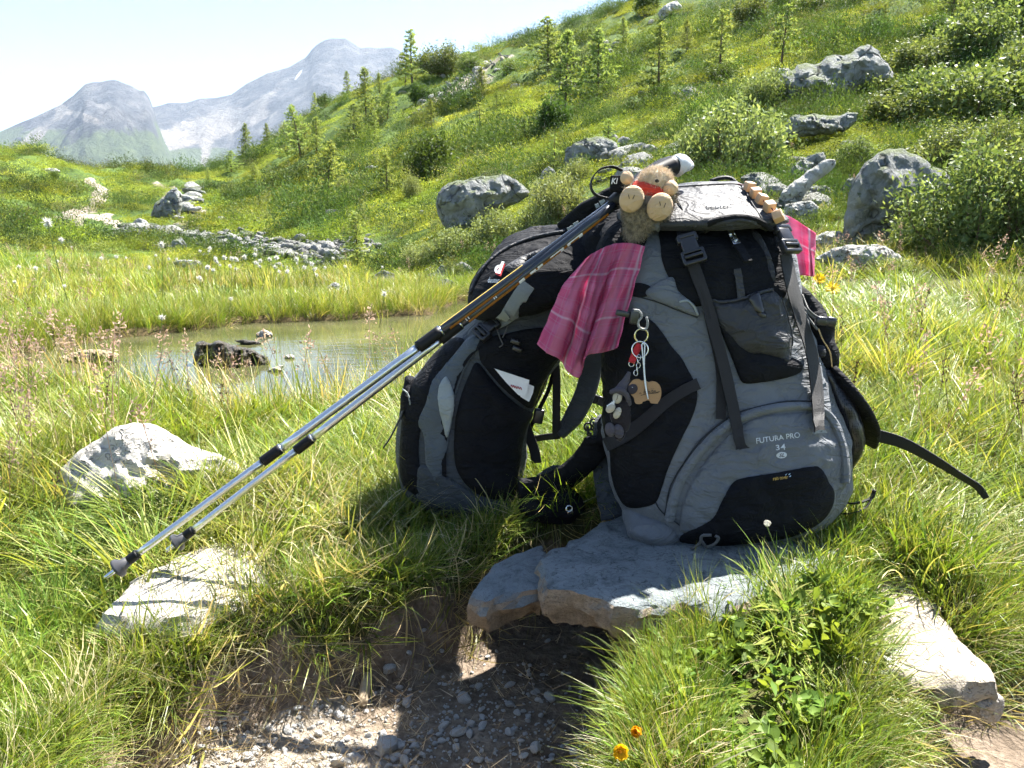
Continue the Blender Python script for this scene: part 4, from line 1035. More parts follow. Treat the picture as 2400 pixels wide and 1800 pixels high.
# dead thatch hanging down the cut bank
src_coll('thatch', [tuft(150 + i, 26, 0.04, 0.05, 0.14, 0.0022, 1.5, G3, curl=1.3, splay=1.2) for i in range(4)])
x, y, r = sample(9000, 0.70, 1.9, 0.75, 22); d_ = np.minimum(pdist(x, y, PATH), pdist(x, y, DIRT)); keep = (d_ > -0.012) & (d_ < 0.07) & ~pack_block(x, y) & (r.uniform(size=len(x)) < 0.34); x, y = x[keep], y[keep]; n = len(x); e = 0.01
gx1 = pdist(x + e, y, PATH) - pdist(x - e, y, PATH); gy1 = pdist(x, y + e, PATH) - pdist(x, y - e, PATH); gn = np.hypot(gx1, gy1) + 1e-9; tl = r.uniform(0.9, 1.9, n)
scatter('dead_thatch', 'dead straw thatch hanging over the cut bank', SRC['thatch'], np.stack([x, y, H(x, y)], -1), np.stack([gy1 / gn * tl, -gx1 / gn * tl, np.zeros(n)], -1), np.repeat(r.uniform(0.5, 1.1, n)[:, None], 3, 1), r.integers(0, 4, n))
# --- grass leaning over the far shore
x, y, r = sample(24000, 3.2, 8.5, 0.9, 18); dpd = pdist(x, y, POND); keep = (dpd > -0.05) & (dpd < 0.65) & (y > 3.6); x, y = x[keep], y[keep]; n = len(x)
scatter('shore_grass', 'fresh green grass fringing the far shore of the pond', SRC['sedge'], np.stack([x, y, H(x, y)], -1), eul(n, r, 0.25), np.repeat(r.uniform(0.5, 1.1, n)[:, None], 3, 1), np.where(r.uniform(size=n) < 0.2, r.integers(7, 10, n), r.integers(0, 7, n)))
# --- meadow behind the pond
fa = [tuftraw(70 + i, 46, 0.14, 0.10, 0.30, 0.007, 0.7, G1, curl=0.7, segs=3) for i in range(4)]; fb = [tuftraw(75 + i, 46, 0.14, 0.10, 0.30, 0.007, 0.7, G2, curl=0.7, segs=3) for i in range(3)]; fc = [tuftraw(80 + i, 34, 0.14, 0.12, 0.30, 0.006, 0.7, G3 + G2, curl=0.7, segs=3) for i in range(3)]
src_coll('meadow_patch', [clump(fa, 12, 0.5, 400 + i, M_GRASS, 0.6, 1.2) for i in range(4)] + [clump(fb + fa[:1], 12, 0.5, 410 + i, M_GRASS, 0.6, 1.2) for i in range(3)] + [clump(fc + fb[:1], 12, 0.5, 420 + i, M_GRASS, 0.6, 1.2) for i in range(3)])
x, y, r = sample(1150, 5.0, 24, 1.05, 19)
dpd = pdist(x, y, POND); hz = H(x, y); px_, py_ = proj(np.stack([x, y, hz], -1))
keep = (dpd > 0.32) & (py_ > 545 + 0.00 * px_) & ((px_ < 1150) | (px_ > 1850)) & (py_ > r.normal(0, 14, len(x)) + np.interp(px_, [0, 300, 450, 700, 900, 1000, 1900, 2400], [560, 590, 630, 655, 672, 680, 610, 650]))
x, y, z = x[keep], y[keep], hz[keep]; n = len(x)
pa = fbm(x * 0.6, y * 0.6, 3, 49); idx = np.where(pa + r.normal(0, 0.25, n) > 0.38, r.integers(7, 10, n), np.where(pa > -0.15, r.integers(4, 7, n), r.integers(0, 4, n)))
sc = np.clip(0.52 + 0.6 * pa + r.normal(0, 0.18, n), 0.25, 1.2)
scatter('meadow_grass', 'long meadow grass between the pond and the hill', SRC['meadow_patch'], np.stack([x, y, z], -1), normal_eul(x, y, r, 0.03), np.stack([np.full(n, 1.0), np.full(n, 1.0), sc], -1), idx)

# --- heath cushions on the hills
def cushion(seed, n, cols, flat=0.45, leaf=0.035):
    g = np.random.default_rng(seed); V = []; Fc = []; C = []
    lob = [(g.uniform(-.28, .28), g.uniform(-.28, .28), g.uniform(0.14, 0.26)) for _ in range(6)]
    for i in range(n):
        cx, cy, R = lob[g.integers(6)]; d = nrm(g.normal(0, 1, 3)); d[2] = abs(d[2]); p = np.array([cx, cy, 0]) + d * R * g.uniform(0.75, 1.05); p[2] *= flat * 2
        a = nrm(d + g.normal(0, 0.7, 3)); t = nrm(np.cross(a, g.normal(0, 1, 3))); s = leaf * g.uniform(0.6, 1.4); u = np.cross(a, t)
        k = len(V); V += [p - t * s * .5, p + u * s * .3, p + t * s * .5 + a * s * 0.5]; Fc.append((k, k + 1, k + 2)); c = np.array(cols[g.integers(len(cols))]) * g.uniform(0.7, 1.3); C += [c] * 3
    return np.array(V), Fc, np.array(C)
H1 = [(0.20, 0.255, 0.04), (0.25, 0.305, 0.045), (0.15, 0.20, 0.033)]; H2 = [(0.06, 0.11, 0.028), (0.09, 0.145, 0.04), (0.045, 0.08, 0.022)]; H3 = [(0.32, 0.36, 0.05), (0.29, 0.335, 0.045), (0.35, 0.375, 0.065)]
H4 = [(0.14, 0.16, 0.07), (0.19, 0.20, 0.10)]
ca1 = [cushion(i, 260, H1, 0.4) for i in range(3)]; ca3 = [cushion(5 + i, 260, H3, 0.32) for i in range(2)]; ca2 = [cushion(9 + i, 260, H2, 0.6) for i in range(3)]; ca4 = [cushion(15, 240, H4, 0.55)]
src_coll('heath', [clump(ca1 + ca3[:1], 16, 0.85, 500 + i, M_HEATH, 0.4, 1.2, (0.8, 1.8)) for i in range(4)] + [clump(ca3 + ca1[:1], 16, 0.85, 510 + i, M_HEATH, 0.4, 1.2, (0.8, 1.6)) for i in range(3)] + [clump(ca2 + ca4 + ca1[:2], 14, 0.8, 520 + i, M_HEATH, 0.4, 1.2, (1.0, 2.2)) for i in range(4)])
x, y, r = sample(4100, 4.6, 66, 1.15, 23)
hz = H(x, y); px_, py_ = proj(np.stack([x, y, hz], -1))
lim = np.interp(px_, [0, 300, 450, 700, 900, 1000, 1500, 1900, 2150, 2400], [570, 600, 640, 660, 676, 690, 690, 650, 655, 665])
dtr = np.full(len(x), 9.0)
for L in TRAILS: dtr = np.minimum(dtr, linedist(x, y, L) + 0.35 * fbm(x * 0.8, y * 0.8, 3, 31))
dsc = linedist(x, y, SCAR) + 1.2 * fbm(x * 0.5, y * 0.5, 3, 33)
RUN = [(0.452 * a, 0.452 * b) for a, b in ((640,1205),(860,1215),(1050,1235),(1250,1262),(1450,1285),(1620,1310),(1760,1335))]
RUNW = np.array([ground(a, b) for a, b in RUN])
keep = (py_ < lim + r.normal(0, 8, len(x))) & (dtr > 0.8) & (dsc > 1.5) & ~((px_ > 1650) & (px_ < 2030) & (py_ > 390) & (py_ < 610) & (r.uniform(size=len(x)) < 0.7)) & (linedist(x, y, RUNW) > 1.3)
x, y, z = x[keep], y[keep], hz[keep]; n = len(x)
pa = fbm(x * 0.35, y * 0.35, 4, 51); pb = fbm(x * 0.9 + 7, y * 0.9, 3, 57)
idx = np.where(pb + r.normal(0, 0.15, n) > 0.2, r.integers(7, 11, n), np.where(pa + r.normal(0, 0.2, n) > 0.02, r.integers(4, 7, n), r.integers(0, 4, n)))
sc = np.clip(0.85 + 0.25 * pb + r.normal(0, 0.1, n), 0.45, 1.3) * np.clip(y / 16, 0.4, 1.5)
scatter('heath_cover', 'low cushions of heath and bilberry covering the hillsides', SRC['heath'], np.stack([x, y, z - 0.02], -1), normal_eul(x, y, r, 0.05), np.stack([sc, sc, sc * np.where(idx >= 7, 1.0, 0.75)], -1), idx)

# --- darker bilberry and juniper mats, and half-buried stones, break up the slope
src_coll('mats', [clump(ca2, 16, 0.6, 540 + i, M_HEATH, 0.5, 1.3, (1.6, 3.2)) for i in range(4)] + [clump(ca4 + ca2[:1], 14, 0.6, 550 + i, M_HEATH, 0.5, 1.2, (1.4, 2.6)) for i in range(2)])
x, y, r = sample(2600, 6.5, 62, 1.1, 27); hz = H(x, y); px_, py_ = proj(np.stack([x, y, hz], -1)); pm = fbm(x * 0.28, y * 0.28, 4, 71)
keep = (py_ < np.interp(px_, [0, 300, 450, 700, 900, 1000, 1500, 1900, 2400], [520, 550, 590, 620, 640, 650, 650, 620, 640])) & (pm + r.normal(0, 0.12, len(x)) > np.where(px_ < 480, 0.32, 0.17)) & (linedist(x, y, RUNW) > 1.6) & (linedist(x, y, SCAR) > 2)
for L in TRAILS: keep &= linedist(x, y, L) > 1.3
x, y, z = x[keep], y[keep], hz[keep]; n = len(x); sc = np.clip(r.normal(0.8, 0.2, n), 0.35, 1.3) * np.clip(y / 18, 0.4, 1.4)
scatter('dark_shrub_mats', 'dark green bilberry and juniper mats mottling the hillside', SRC['mats'], np.stack([x, y, z - 0.02], -1), normal_eul(x, y, r, 0.05), np.stack([sc, sc, sc * 0.8], -1), r.integers(0, 6, n))
src_coll('slope_stone', STONES[:6]); x, y, r = sample(900, 7, 55, 1.0, 28); hz = H(x, y); px_, py_ = proj(np.stack([x, y, hz], -1)); keep = (px_ > 500) & (py_ < 640) & (fbm(x * 0.3 + 4, y * 0.3, 3, 75) > 0.08); x, y, z = x[keep], y[keep], hz[keep]; n = len(x); sc = 0.07 * np.exp(r.normal(0, 0.6, n)) * np.clip(y / 14, 0.6, 2.2)
scatter('slope_stones', 'small half-buried stones scattered through the heath', SRC['slope_stone'], np.stack([x, y, z + sc * 0.5], -1), eul(n, r, 0.3), np.repeat(sc[:, None], 3, 1), r.integers(0, 6, n))
# --- rubble between the larger stones of the run
src_coll('rubble', STONES[:6])
t_ = np.random.default_rng(61); k_ = t_.uniform(0, len(RUNW) - 1.001, 1500); i_ = k_.astype(int); c_ = RUNW[i_] + (RUNW[i_ + 1] - RUNW[i_]) * (k_ - i_)[:, None]
x = c_[:, 0] + t_.normal(0, 0.55, 1500); y = c_[:, 1] + t_.normal(0, 0.8, 1500); s_ = 0.035 * np.exp(np.abs(t_.normal(0, 0.5, 1500)))
scatter('stone_rubble', 'pale rubble filling the stone run', SRC['rubble'], np.stack([x, y, H(x, y) + s_ * 0.3], -1), eul(1500, t_, 0.4), np.repeat(s_[:, None], 3, 1), t_.integers(0, 6, 1500))

t_ = np.random.default_rng(62); k_ = t_.uniform(0, len(SCAR) - 1.001, 260); i_ = k_.astype(int); c_ = SCAR[i_] + (SCAR[i_ + 1] - SCAR[i_]) * (k_ - i_)[:, None]
x = c_[:, 0] + t_.normal(0, 0.8, 260); y = c_[:, 1] + t_.normal(0, 1.2, 260); s_ = 0.09 * np.exp(t_.normal(0, 0.45, 260))
scatter('strip_stones', 'stones of the bare stony strip high on the hill', SRC['rubble'], np.stack([x, y, H(x, y) + s_ * 0.3], -1), eul(260, t_, 0.4), np.repeat(s_[:, None], 3, 1), t_.integers(0, 6, 260))
src_coll('grit', PEBS)
x, y, t_ = sample(9000, 0.68, 1.45, 0.6, 63); px_, py_ = proj(np.stack([x, y, np.full(len(x), PATH_Z)], -1)); keep = (pdist(x, y, PATH) < -0.01) & (t_.uniform(size=len(x)) < np.clip((py_ - 1480) / 260, 0.05, 1) * np.where(px_ < 1300, 1, 0.25))
x, y = x[keep], y[keep]; n = len(x); s_ = 0.0017 * np.exp(np.abs(t_.normal(0, 0.55, n)))
scatter('path_grit', 'fine pale gravel strewn over the path', SRC['grit'], np.stack([x, y, H(x, y) + s_ * 0.3], -1), eul(n, t_, 0.4), np.repeat(s_[:, None], 3, 1), t_.integers(0, 8, n))

# --- larches
def larch_mesh(seed, h=3.0, wid=0.30, dens=1.0, sparse=0.0, low=0.08):
    g = np.random.default_rng(seed)
    lean = g.normal(0, 0.04, 2); tp = [np.array([lean[0] * t * h + 0.03 * math.sin(3 * t + seed), lean[1] * t * h, t * h - 0.15 * (t == 0)]) for t in np.linspace(0, 1, 7)]
    TV, TF = tube(crom(tp, 14), np.linspace(0.055, 0.006, 14) * h / 3, 7)
    nb = int(46 * dens); V = []; Fc = []; C = []; bv = []
    for i in range(nb):
        t = low + (1 - low) * (i + g.uniform(0, 1)) / nb; z = t * h; L = wid * h * (1 - t) ** 0.75 * g.uniform(0.55, 1.15) + 0.04 * h * (1 - t) + 0.03
        if g.uniform() < sparse: continue
        a = i * 2.399 + g.normal(0, 0.4); out = np.array([math.cos(a), math.sin(a), 0]); p0 = np.array([np.interp(t, np.linspace(0, 1, 7), [q[0] for q in tp]), np.interp(t, np.linspace(0, 1, 7), [q[1] for q in tp]), z])
        up = g.uniform(-0.05, 0.35) + 0.5 * t; P = [p0 + out * L * s + np.array([0, 0, 1]) * L * (up * s - 0.45 * s * s + 0.25 * s ** 3) for s in np.linspace(0, 1, 6)]
        bv.append(tube(P, np.linspace(0.012, 0.003, 6) * h / 3, 4, False))
        m = int(4 + 14 * L / (wid * h)); 
        for j in range(m):
            s = g.uniform(0.05, 1.0) ** 0.7; q = P[int(s * 5)] + (P[min(5, int(s * 5) + 1)] - P[int(s * 5)]) * (s * 5 % 1) + g.normal(0, 0.030 * h / 3 + 0.06 * L * s, 3) * np.array([1, 1, 0.6])
            c = np.array([(0.23, 0.30, 0.10), (0.28, 0.35, 0.12), (0.31, 0.37, 0.13), (0.17, 0.24, 0.09)][g.integers(4)]) * g.uniform(0.8, 1.25)
            for kx in range(4):
                d = nrm(g.normal(0, 1, 3) + out * 0.5 + np.array([0, 0, 0.2])); s2 = nrm(np.cross(d, g.normal(0, 1, 3))); ln = 0.13 * h / 3 * g.uniform(0.6, 1.4); kk = len(V)
                V += [q - s2 * ln * 0.2, q + s2 * ln * 0.2, q + d * ln]; Fc.append((kk, kk + 1, kk + 2)); C += [c] * 3
    BV_, BF_ = join((TV, TF), *bv)
    return mkmesh('trunk', BV_, BF_, M_BARK), mkmesh('crown', np.array(V), Fc, M_NEEDLE, False, np.array(C))
LARCH = [larch_mesh(1, 3, 0.36, 1.5), larch_mesh(2, 3, 0.30, 1.3), larch_mesh(3, 3, 0.42, 1.6, low=0.03), larch_mesh(4, 3, 0.26, 1.0, 0.1), larch_mesh(5, 3, 0.22, 0.8, 0.35, 0.2), larch_mesh(6, 3, 0.38, 1.4, low=0.12)]
def larch(px, py, hpx, kind, label, wide=1.0, seed=0):
    p = ground(px, py); hm = hpx * p[1] / FPX; s = hm / 3.0
    t = thing('larch_tree', label, 'tree', p, 'larches on the hillside', (0, 0, seed * 1.7)); t.scale = (s * wide, s * wide, s)
    for nm, me in zip(('trunk', 'crown'), LARCH[kind]):
        o = bpy.data.objects.new(nm, me); COL.objects.link(o); o.parent = t
LL = [(968,196,102,3,'dark twin-tipped larch on the skyline beside the leafy bush',1.3),(950,200,80,4,'thin larch just left of the twin-tipped one on the skyline',1.2),(859,267,88,0,'bushy larch on the ridge line before the high peak',1.1),(815,227,50,3,'slim leaning larch on the ridge line before the peak',1),(908,277,66,2,'larch casting a long dark shadow below the ridge',1.1),(827,344,86,2,'round larch midway down the left flank of the hill',1.1),(705,364,98,2,'broad larch at the left end of the hill, left of a pair',1.2),(741,353,66,0,'smaller larch right of the broad one at the left end',1.2),(764,494,138,2,'tall drooping larch low on the hill with a long shadow',1.0),(578,376,72,1,'leaning young larch at the left foot of the hill',1),(628,344,46,1,'small larch on the lower skyline',1.1),(542,400,40,2,'low spreading larch at the very left foot of the hill',1.6),(490,438,40,3,'tiny thin larch in the gap between the hills',1),(840,628,114,0,'small bright larch standing at the meadow edge',1.0),(890,222,42,1,'small larch beside the skyline stones',1.2),(740,272,46,3,'pale thin larch on the skyline in front of the scree',1),(1325,257,147,1,'tall slender larch on the mid hill, left of its neighbour',1.2),(1402,229,128,1,'tall slender larch on the mid hill, right of its neighbour',1.3),(1545,221,132,3,'lone narrow larch above the pole grips',1.2),(1687,176,122,3,'narrow larch left of the bare-trunked one',1.2),(1284,165,104,2,'spreading dark larch near the crest of the hill',1.3),(1126,310,64,4,'wispy young larch in the middle of the slope',1.3),(910,462,88,3,'faint thin larch left of the dark willow',1.3),(1828,168,134,4,'bare-trunked larch above the craggy boulder',1.2),(2070,68,48,3,'small dark larch near the top right',1.3),(2223,62,110,5,'dark larch at the top right edge',1.1),(1300,408,84,4,'young larch left of the square fissured boulder',1.4),(1423,367,74,3,'young larch in front of the square fissured boulder',1.4),(1081,526,42,3,'tiny larch in front of the wide blue-grey boulder',1.6),(1165,260,40,3,'very small larch left of the tall pair',1.3)]
LL += [(880,330,60,3,'thin larch in mid-slope below the shadowed larch',1.2),(600,440,50,0,'small full larch on the lower left flank',1.2),(1010,300,56,3,'lone thin larch left of the stony strip foot',1.2),(1460,130,70,1,'larch high on the slope between the tall pair and the bright bush',1.1),(1610,120,60,0,'full larch high on the slope below the pale rock',1.1),(1960,150,60,3,'thin larch above the right bushes',1.2),(1230,330,50,3,'small larch below the tall pair',1.3),(850,520,46,0,'little larch above the meadow-edge larch',1.2),(1130,230,60,0,'full larch right of the stony strip',1.1)]
for i, (a, b, h_, k_, lb, w_) in enumerate(LL): larch(a, b + 2, h_ * 1.12, k_, lb, w_, i)

# --- bushes
def bush_mesh(seed, n, cols, leaf, up=0.5, hgt=0.7, ragged=0.25):
    g = np.random.default_rng(seed); V = []; Fc = []; C = []; st = []
    tips = []
    for i in range(26):
        a = g.uniform(0, 6.283); rr = math.sqrt(g.uniform(0, 1)) * 0.46; top = np.array([rr * math.cos(a), rr * math.sin(a) * 0.8, hgt * (1 - (rr / 0.5) ** 2 * 0.55) * g.uniform(1 - ragged, 1.08)])
        b = np.array([top[0] * 0.25, top[1] * 0.25, -0.03]); mid = (b + top) / 2 + np.array([top[0] * 0.2, top[1] * 0.2, -0.02]); P = crom([b, mid, top], 8); tips.append(P); st.append(tube(P, np.linspace(0.009, 0.002, 8), 4, False))
    for i in range(n):
        P = tips[g.integers(26)]; s = g.uniform(0.02, 1.0) ** 0.75 * 7; k = min(6, int(s)); q = P[k] + (P[k + 1] - P[k]) * (s - k) + g.normal(0, 0.07, 3)
        if q[2] < 0.0: q[2] = abs(q[2]) * 0.5
        d = nrm(g.normal(0, 0.8, 3) + np.array([0, 0, up])); t = nrm(np.cross(d, g.normal(0, 1, 3))); L = leaf * g.uniform(0.6, 1.3); w = L * 0.42; kk = len(V)
        V += [q, q + d * L * .5 + t * w * .5, q + d * L, q + d * L * .5 - t * w * .5]; Fc.append((kk, kk + 1, kk + 2, kk + 3)); c = np.array(cols[g.integers(len(cols))]) * g.uniform(0.75, 1.25); C += [c] * 4
    return mkmesh('stems', *join(*st), M_TWIG), mkmesh('foliage', np.array(V), Fc, M_BUSH, False, np.array(C))
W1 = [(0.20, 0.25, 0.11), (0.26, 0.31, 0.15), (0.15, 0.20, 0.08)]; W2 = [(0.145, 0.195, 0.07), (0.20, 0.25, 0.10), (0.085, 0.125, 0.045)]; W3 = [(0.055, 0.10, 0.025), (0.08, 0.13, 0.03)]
BUSH = [bush_mesh(1, 6000, W1, 0.048, 0.9), bush_mesh(2, 6000, W2, 0.054), bush_mesh(3, 5500, W3, 0.060), bush_mesh(4, 6000, W1, 0.042, 0.4, 0.6), bush_mesh(5, 9000, W2, 0.042, 0.4, 0.75), bush_mesh(6, 7000, W2, 0.054, 0.9, 0.65, 0.4)]
def bush(px, py, w, h, kind, label, seed):
    p = ground(px, py); m = p[1] / FPX
    t = thing('bush', label, 'bush', p, 'bushes on the hillside', (0, 0, (seed * 2.1) % 6.28)); s = w * m / 0.95; t.scale = (s, s, h * m / 0.68)
    for nm, me in zip(('stems', 'foliage'), BUSH[kind]):
        o = bpy.data.objects.new(nm, me); COL.objects.link(o); o.parent = t
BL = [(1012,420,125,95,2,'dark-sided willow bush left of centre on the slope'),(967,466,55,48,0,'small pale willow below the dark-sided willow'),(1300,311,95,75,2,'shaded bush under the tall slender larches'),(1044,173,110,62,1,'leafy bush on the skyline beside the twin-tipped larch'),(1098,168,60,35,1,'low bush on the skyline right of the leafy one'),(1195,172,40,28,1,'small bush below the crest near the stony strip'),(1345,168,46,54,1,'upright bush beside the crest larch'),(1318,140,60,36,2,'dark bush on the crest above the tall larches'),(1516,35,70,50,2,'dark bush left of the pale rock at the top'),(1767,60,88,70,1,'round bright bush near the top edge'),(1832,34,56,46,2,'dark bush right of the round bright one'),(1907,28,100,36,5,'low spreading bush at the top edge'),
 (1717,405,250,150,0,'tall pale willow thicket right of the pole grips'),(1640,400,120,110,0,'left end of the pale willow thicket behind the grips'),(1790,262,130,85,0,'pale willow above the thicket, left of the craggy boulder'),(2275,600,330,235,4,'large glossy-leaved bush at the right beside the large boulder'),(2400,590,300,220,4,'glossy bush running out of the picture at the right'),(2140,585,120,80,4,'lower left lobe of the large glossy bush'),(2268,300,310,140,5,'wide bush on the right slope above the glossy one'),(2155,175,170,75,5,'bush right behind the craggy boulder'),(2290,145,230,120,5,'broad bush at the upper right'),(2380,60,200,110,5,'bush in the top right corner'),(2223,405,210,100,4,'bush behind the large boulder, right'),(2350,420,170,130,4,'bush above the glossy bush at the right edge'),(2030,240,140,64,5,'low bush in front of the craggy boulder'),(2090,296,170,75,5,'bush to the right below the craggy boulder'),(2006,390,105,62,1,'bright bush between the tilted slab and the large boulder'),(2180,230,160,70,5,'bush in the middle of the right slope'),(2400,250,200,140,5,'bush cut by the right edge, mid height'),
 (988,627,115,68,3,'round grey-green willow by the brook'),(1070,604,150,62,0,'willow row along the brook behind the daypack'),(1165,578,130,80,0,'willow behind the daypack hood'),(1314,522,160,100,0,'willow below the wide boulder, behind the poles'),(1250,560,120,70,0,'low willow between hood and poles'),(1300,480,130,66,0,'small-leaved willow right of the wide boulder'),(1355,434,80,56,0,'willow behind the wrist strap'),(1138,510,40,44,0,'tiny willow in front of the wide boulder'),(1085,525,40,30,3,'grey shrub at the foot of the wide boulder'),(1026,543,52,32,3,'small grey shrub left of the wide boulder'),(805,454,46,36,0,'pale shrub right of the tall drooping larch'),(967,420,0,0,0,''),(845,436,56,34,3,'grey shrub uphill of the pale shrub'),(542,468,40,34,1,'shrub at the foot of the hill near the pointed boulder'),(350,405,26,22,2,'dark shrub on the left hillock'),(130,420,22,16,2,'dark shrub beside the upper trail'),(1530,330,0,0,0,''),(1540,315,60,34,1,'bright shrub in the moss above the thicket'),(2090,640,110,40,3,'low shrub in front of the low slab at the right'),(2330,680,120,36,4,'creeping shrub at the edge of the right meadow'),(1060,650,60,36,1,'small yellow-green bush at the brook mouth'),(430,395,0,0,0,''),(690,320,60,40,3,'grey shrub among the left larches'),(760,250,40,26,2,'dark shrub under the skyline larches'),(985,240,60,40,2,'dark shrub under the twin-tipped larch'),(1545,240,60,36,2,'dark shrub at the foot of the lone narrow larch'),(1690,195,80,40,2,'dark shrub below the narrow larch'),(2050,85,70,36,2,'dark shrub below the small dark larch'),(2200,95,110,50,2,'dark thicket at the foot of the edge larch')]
for i, (a, b, w_, h_, k_, lb) in enumerate(BL):
    if w_: bush(a, b, w_, h_, k_, lb, i)

# --- flowers and seed heads
M_PETAL = m_leaf('orange_petals', (0.80, 0.46, 0.015), 0.35, 0.5, 0.05, False, (1.1, 1.0, 0.6))
M_YEL = m_leaf('yellow_petals', (0.80, 0.66, 0.02), 0.35, 0.5, 0.05, False, (1.1, 1.0, 0.6))
M_WPET = m_leaf('white_florets', (0.72, 0.70, 0.62), 0.3, 0.6, 0.05, False, (1, 1, 1))
M_STEM = m_leaf('green_stems', (0.12, 0.17, 0.04), 0.2, 0.5, 0.1, False)
M_COTTON = m_leaf('cotton_tufts', (0.80, 0.78, 0.72), 0.35, 0.9, 0.03, False, (1, 1, 1), 0.05)
M_HEADP = m_leaf('pinkish_seed_heads', (0.46, 0.33, 0.26), 0.4, 0.8, 0.15, False, (1.1, 1, 0.9), 0.05)
M_HEADB = m_plain('dark_seed_heads', (0.10, 0.045, 0.03), 0.8)
def petals(c, nrm_, n, L, w, cup, seed=0, layers=1):
    g = np.random.default_rng(seed); nrm_ = nrm(nrm_); u = nrm(np.cross(nrm_, (0.3, 0.9, 0.2))); v = np.cross(nrm_, u); V = []; Fc = []
    for l in range(layers):
        for i in range(n):
            a = 6.283 * (i + 0.5 * l) / n + g.normal(0, 0.08); d = u * math.cos(a) + v * math.sin(a); s = np.cross(nrm_, d); cu = cup + 0.35 * l; k = len(V)
            for (t, ww) in ((0.05, 0.25), (0.35, 0.8), (0.7, 1.0), (1.0, 0.55)):
                q = c + d * L * t * math.cos(cu * t) + nrm_ * L * t * math.sin(cu * t); V += [q - s * w * ww * .5, q + nrm_ * (-0.08 * L * ww), q + s * w * ww * .5]
            for t in range(3):
                for j in range(2): Fc.append((k + 3 * t + j, k + 3 * t + j + 1, k + 3 * t + 4 + j, k + 3 * t + 3 + j))
    return np.array(V), Fc
def flower(name, label, px, py, bpx, bpy, Y, n, L, w, mat, cup, group=None, layers=2, facing=(0, -0.8, 0.5), seed=0, heart=None):
    c = at(px, py, Y); b = at(bpx, bpy, Y); b = on(b[0], b[1], -0.005)
    r_ = thing(name, label, 'flower', b, group)
    mid = (b + c) / 2 + np.array([0.01, 0, 0.0]); part('stem', *tube(crom([b, mid, c], 12), np.linspace(0.0013, 0.0008, 12), 5), M_STEM, r_)
    part('petals', *petals(c, facing, n, L, w, cup, seed, layers), mat, r_)
    part('flower_heart', *ellipsoid(c + nrm(facing) * L * 0.1, np.array([L*.22,0,0]), np.array([0,L*.22,0]), np.array([0,0,L*.2]), 10, 6), heart or mat, r_)
    return r_
M_HEART = m_plain('orange_heart', (0.75, 0.36, 0.015), 0.7)
flower('orange_flower', 'orange-yellow flower at the bottom edge beside the path, lower of two', 1453, 1762, 1480, 1840, 0.73, 6, 0.0095, 0.008, M_PETAL, 0.5, 'orange flowers by the path', 2, (0.1, -0.8, 0.4), 1, M_HEART)
flower('orange_flower', 'orange-yellow flower against the right path bank, upper of two', 1496, 1716, 1530, 1790, 0.76, 6, 0.009, 0.0075, M_PETAL, 0.9, 'orange flowers by the path', 2, (-0.5, -0.6, 0.5), 2, M_HEART)
flower('orange_flower', 'small orange flower half hidden under the slab at the right bank', 1568, 1512, 1600, 1560, 1.08, 6, 0.008, 0.007, M_PETAL, 0.9, 'orange flowers by the path', 2, (-0.5, -0.6, 0.5), 4, M_HEART)
flower('white_flower', 'single white flower head in front of the slab', 1797, 1232, 1850, 1360, 1.12, 22, 0.0085, 0.0022, M_WPET, 0.9, None, 3, (0, -0.35, 0.9), 3)
flower('yellow_flower', 'yellow flower right of the rose cloth, left of two', 1920, 655, 1925, 700, 3.6, 11, 0.030, 0.010, M_YEL, 0.2, 'yellow flowers behind the pack', 2, (0, -0.6, 0.6), 5)
flower('yellow_flower', 'yellow flower right of the rose cloth, right of two', 1952, 674, 1950, 720, 3.3, 11, 0.032, 0.011, M_YEL, -0.2, 'yellow flowers behind the pack', 2, (0, -0.6, 0.6), 6)
# cotton grass: shared stem and tuft, each its own plant
def cotton_mesh(seed):
    g = np.random.default_rng(seed); V = []; Fc = []
    for i in range(90):
        d = nrm(g.normal(0, 1, 3) * np.array([1, 1, 1.2]) + np.array([0, 0, -0.2])); s = nrm(np.cross(d, g.normal(0, 1, 3))); k = len(V); V += [-s * .0025, s * .0025, d * 0.022 * g.uniform(.6, 1.2)]; Fc.append((k, k + 1, k + 2))
    V = np.array(V) + np.array([0, 0, 0.33]); return mkmesh('cotton_tuft', V, Fc, M_COTTON, False)
CT = [cotton_mesh(i) for i in range(3)]
CS = mkmesh('stem', *tube(crom([(0, 0, -0.01), (0.01, 0, 0.16), (0, 0, 0.33)], 8), 0.0018, 4), M_STEM)
rc = random.Random(9); spots = [(378,690,1.5),(168,700,2.2),(155,640,1.4),(530,758,1.0),(885,778,1.2),(380,850,1.0)]
spots += [(rc.uniform(480, 760), rc.gauss(668, 22), 1.0) for _ in range(34)] + [(rc.uniform(350, 900), rc.gauss(650, 22), 0.9) for _ in range(16)] + [(rc.uniform(10, 330), rc.gauss(660, 40), 0.9) for _ in range(10)]
for i, (a, b, s) in enumerate(spots):
    p = ground(a, b + 34)
    lb = 'white cotton-grass tuft in the meadow behind the pond'; 
    if i < 6: lb = ['large white cotton-grass tuft in the near left meadow', 'large white tuft at the left between pink grasses', 'white tuft above the pink grasses at the left', 'white tuft on the far pond shore', 'white tuft beside the upper poles', 'white tuft low over the pond'][i]
    t = thing('cotton_grass', lb, 'plant', p, 'cotton grass in the meadow', (rc.gauss(0, .12), rc.gauss(0, .12), rc.uniform(0, 6))); t.scale = (s * rc.uniform(.8, 1.2),) * 3
    for nm, me in (('stem', CS), ('cotton_tuft', rc.choice(CT))):
        o = bpy.data.objects.new(nm, me); COL.objects.link(o); o.parent = t
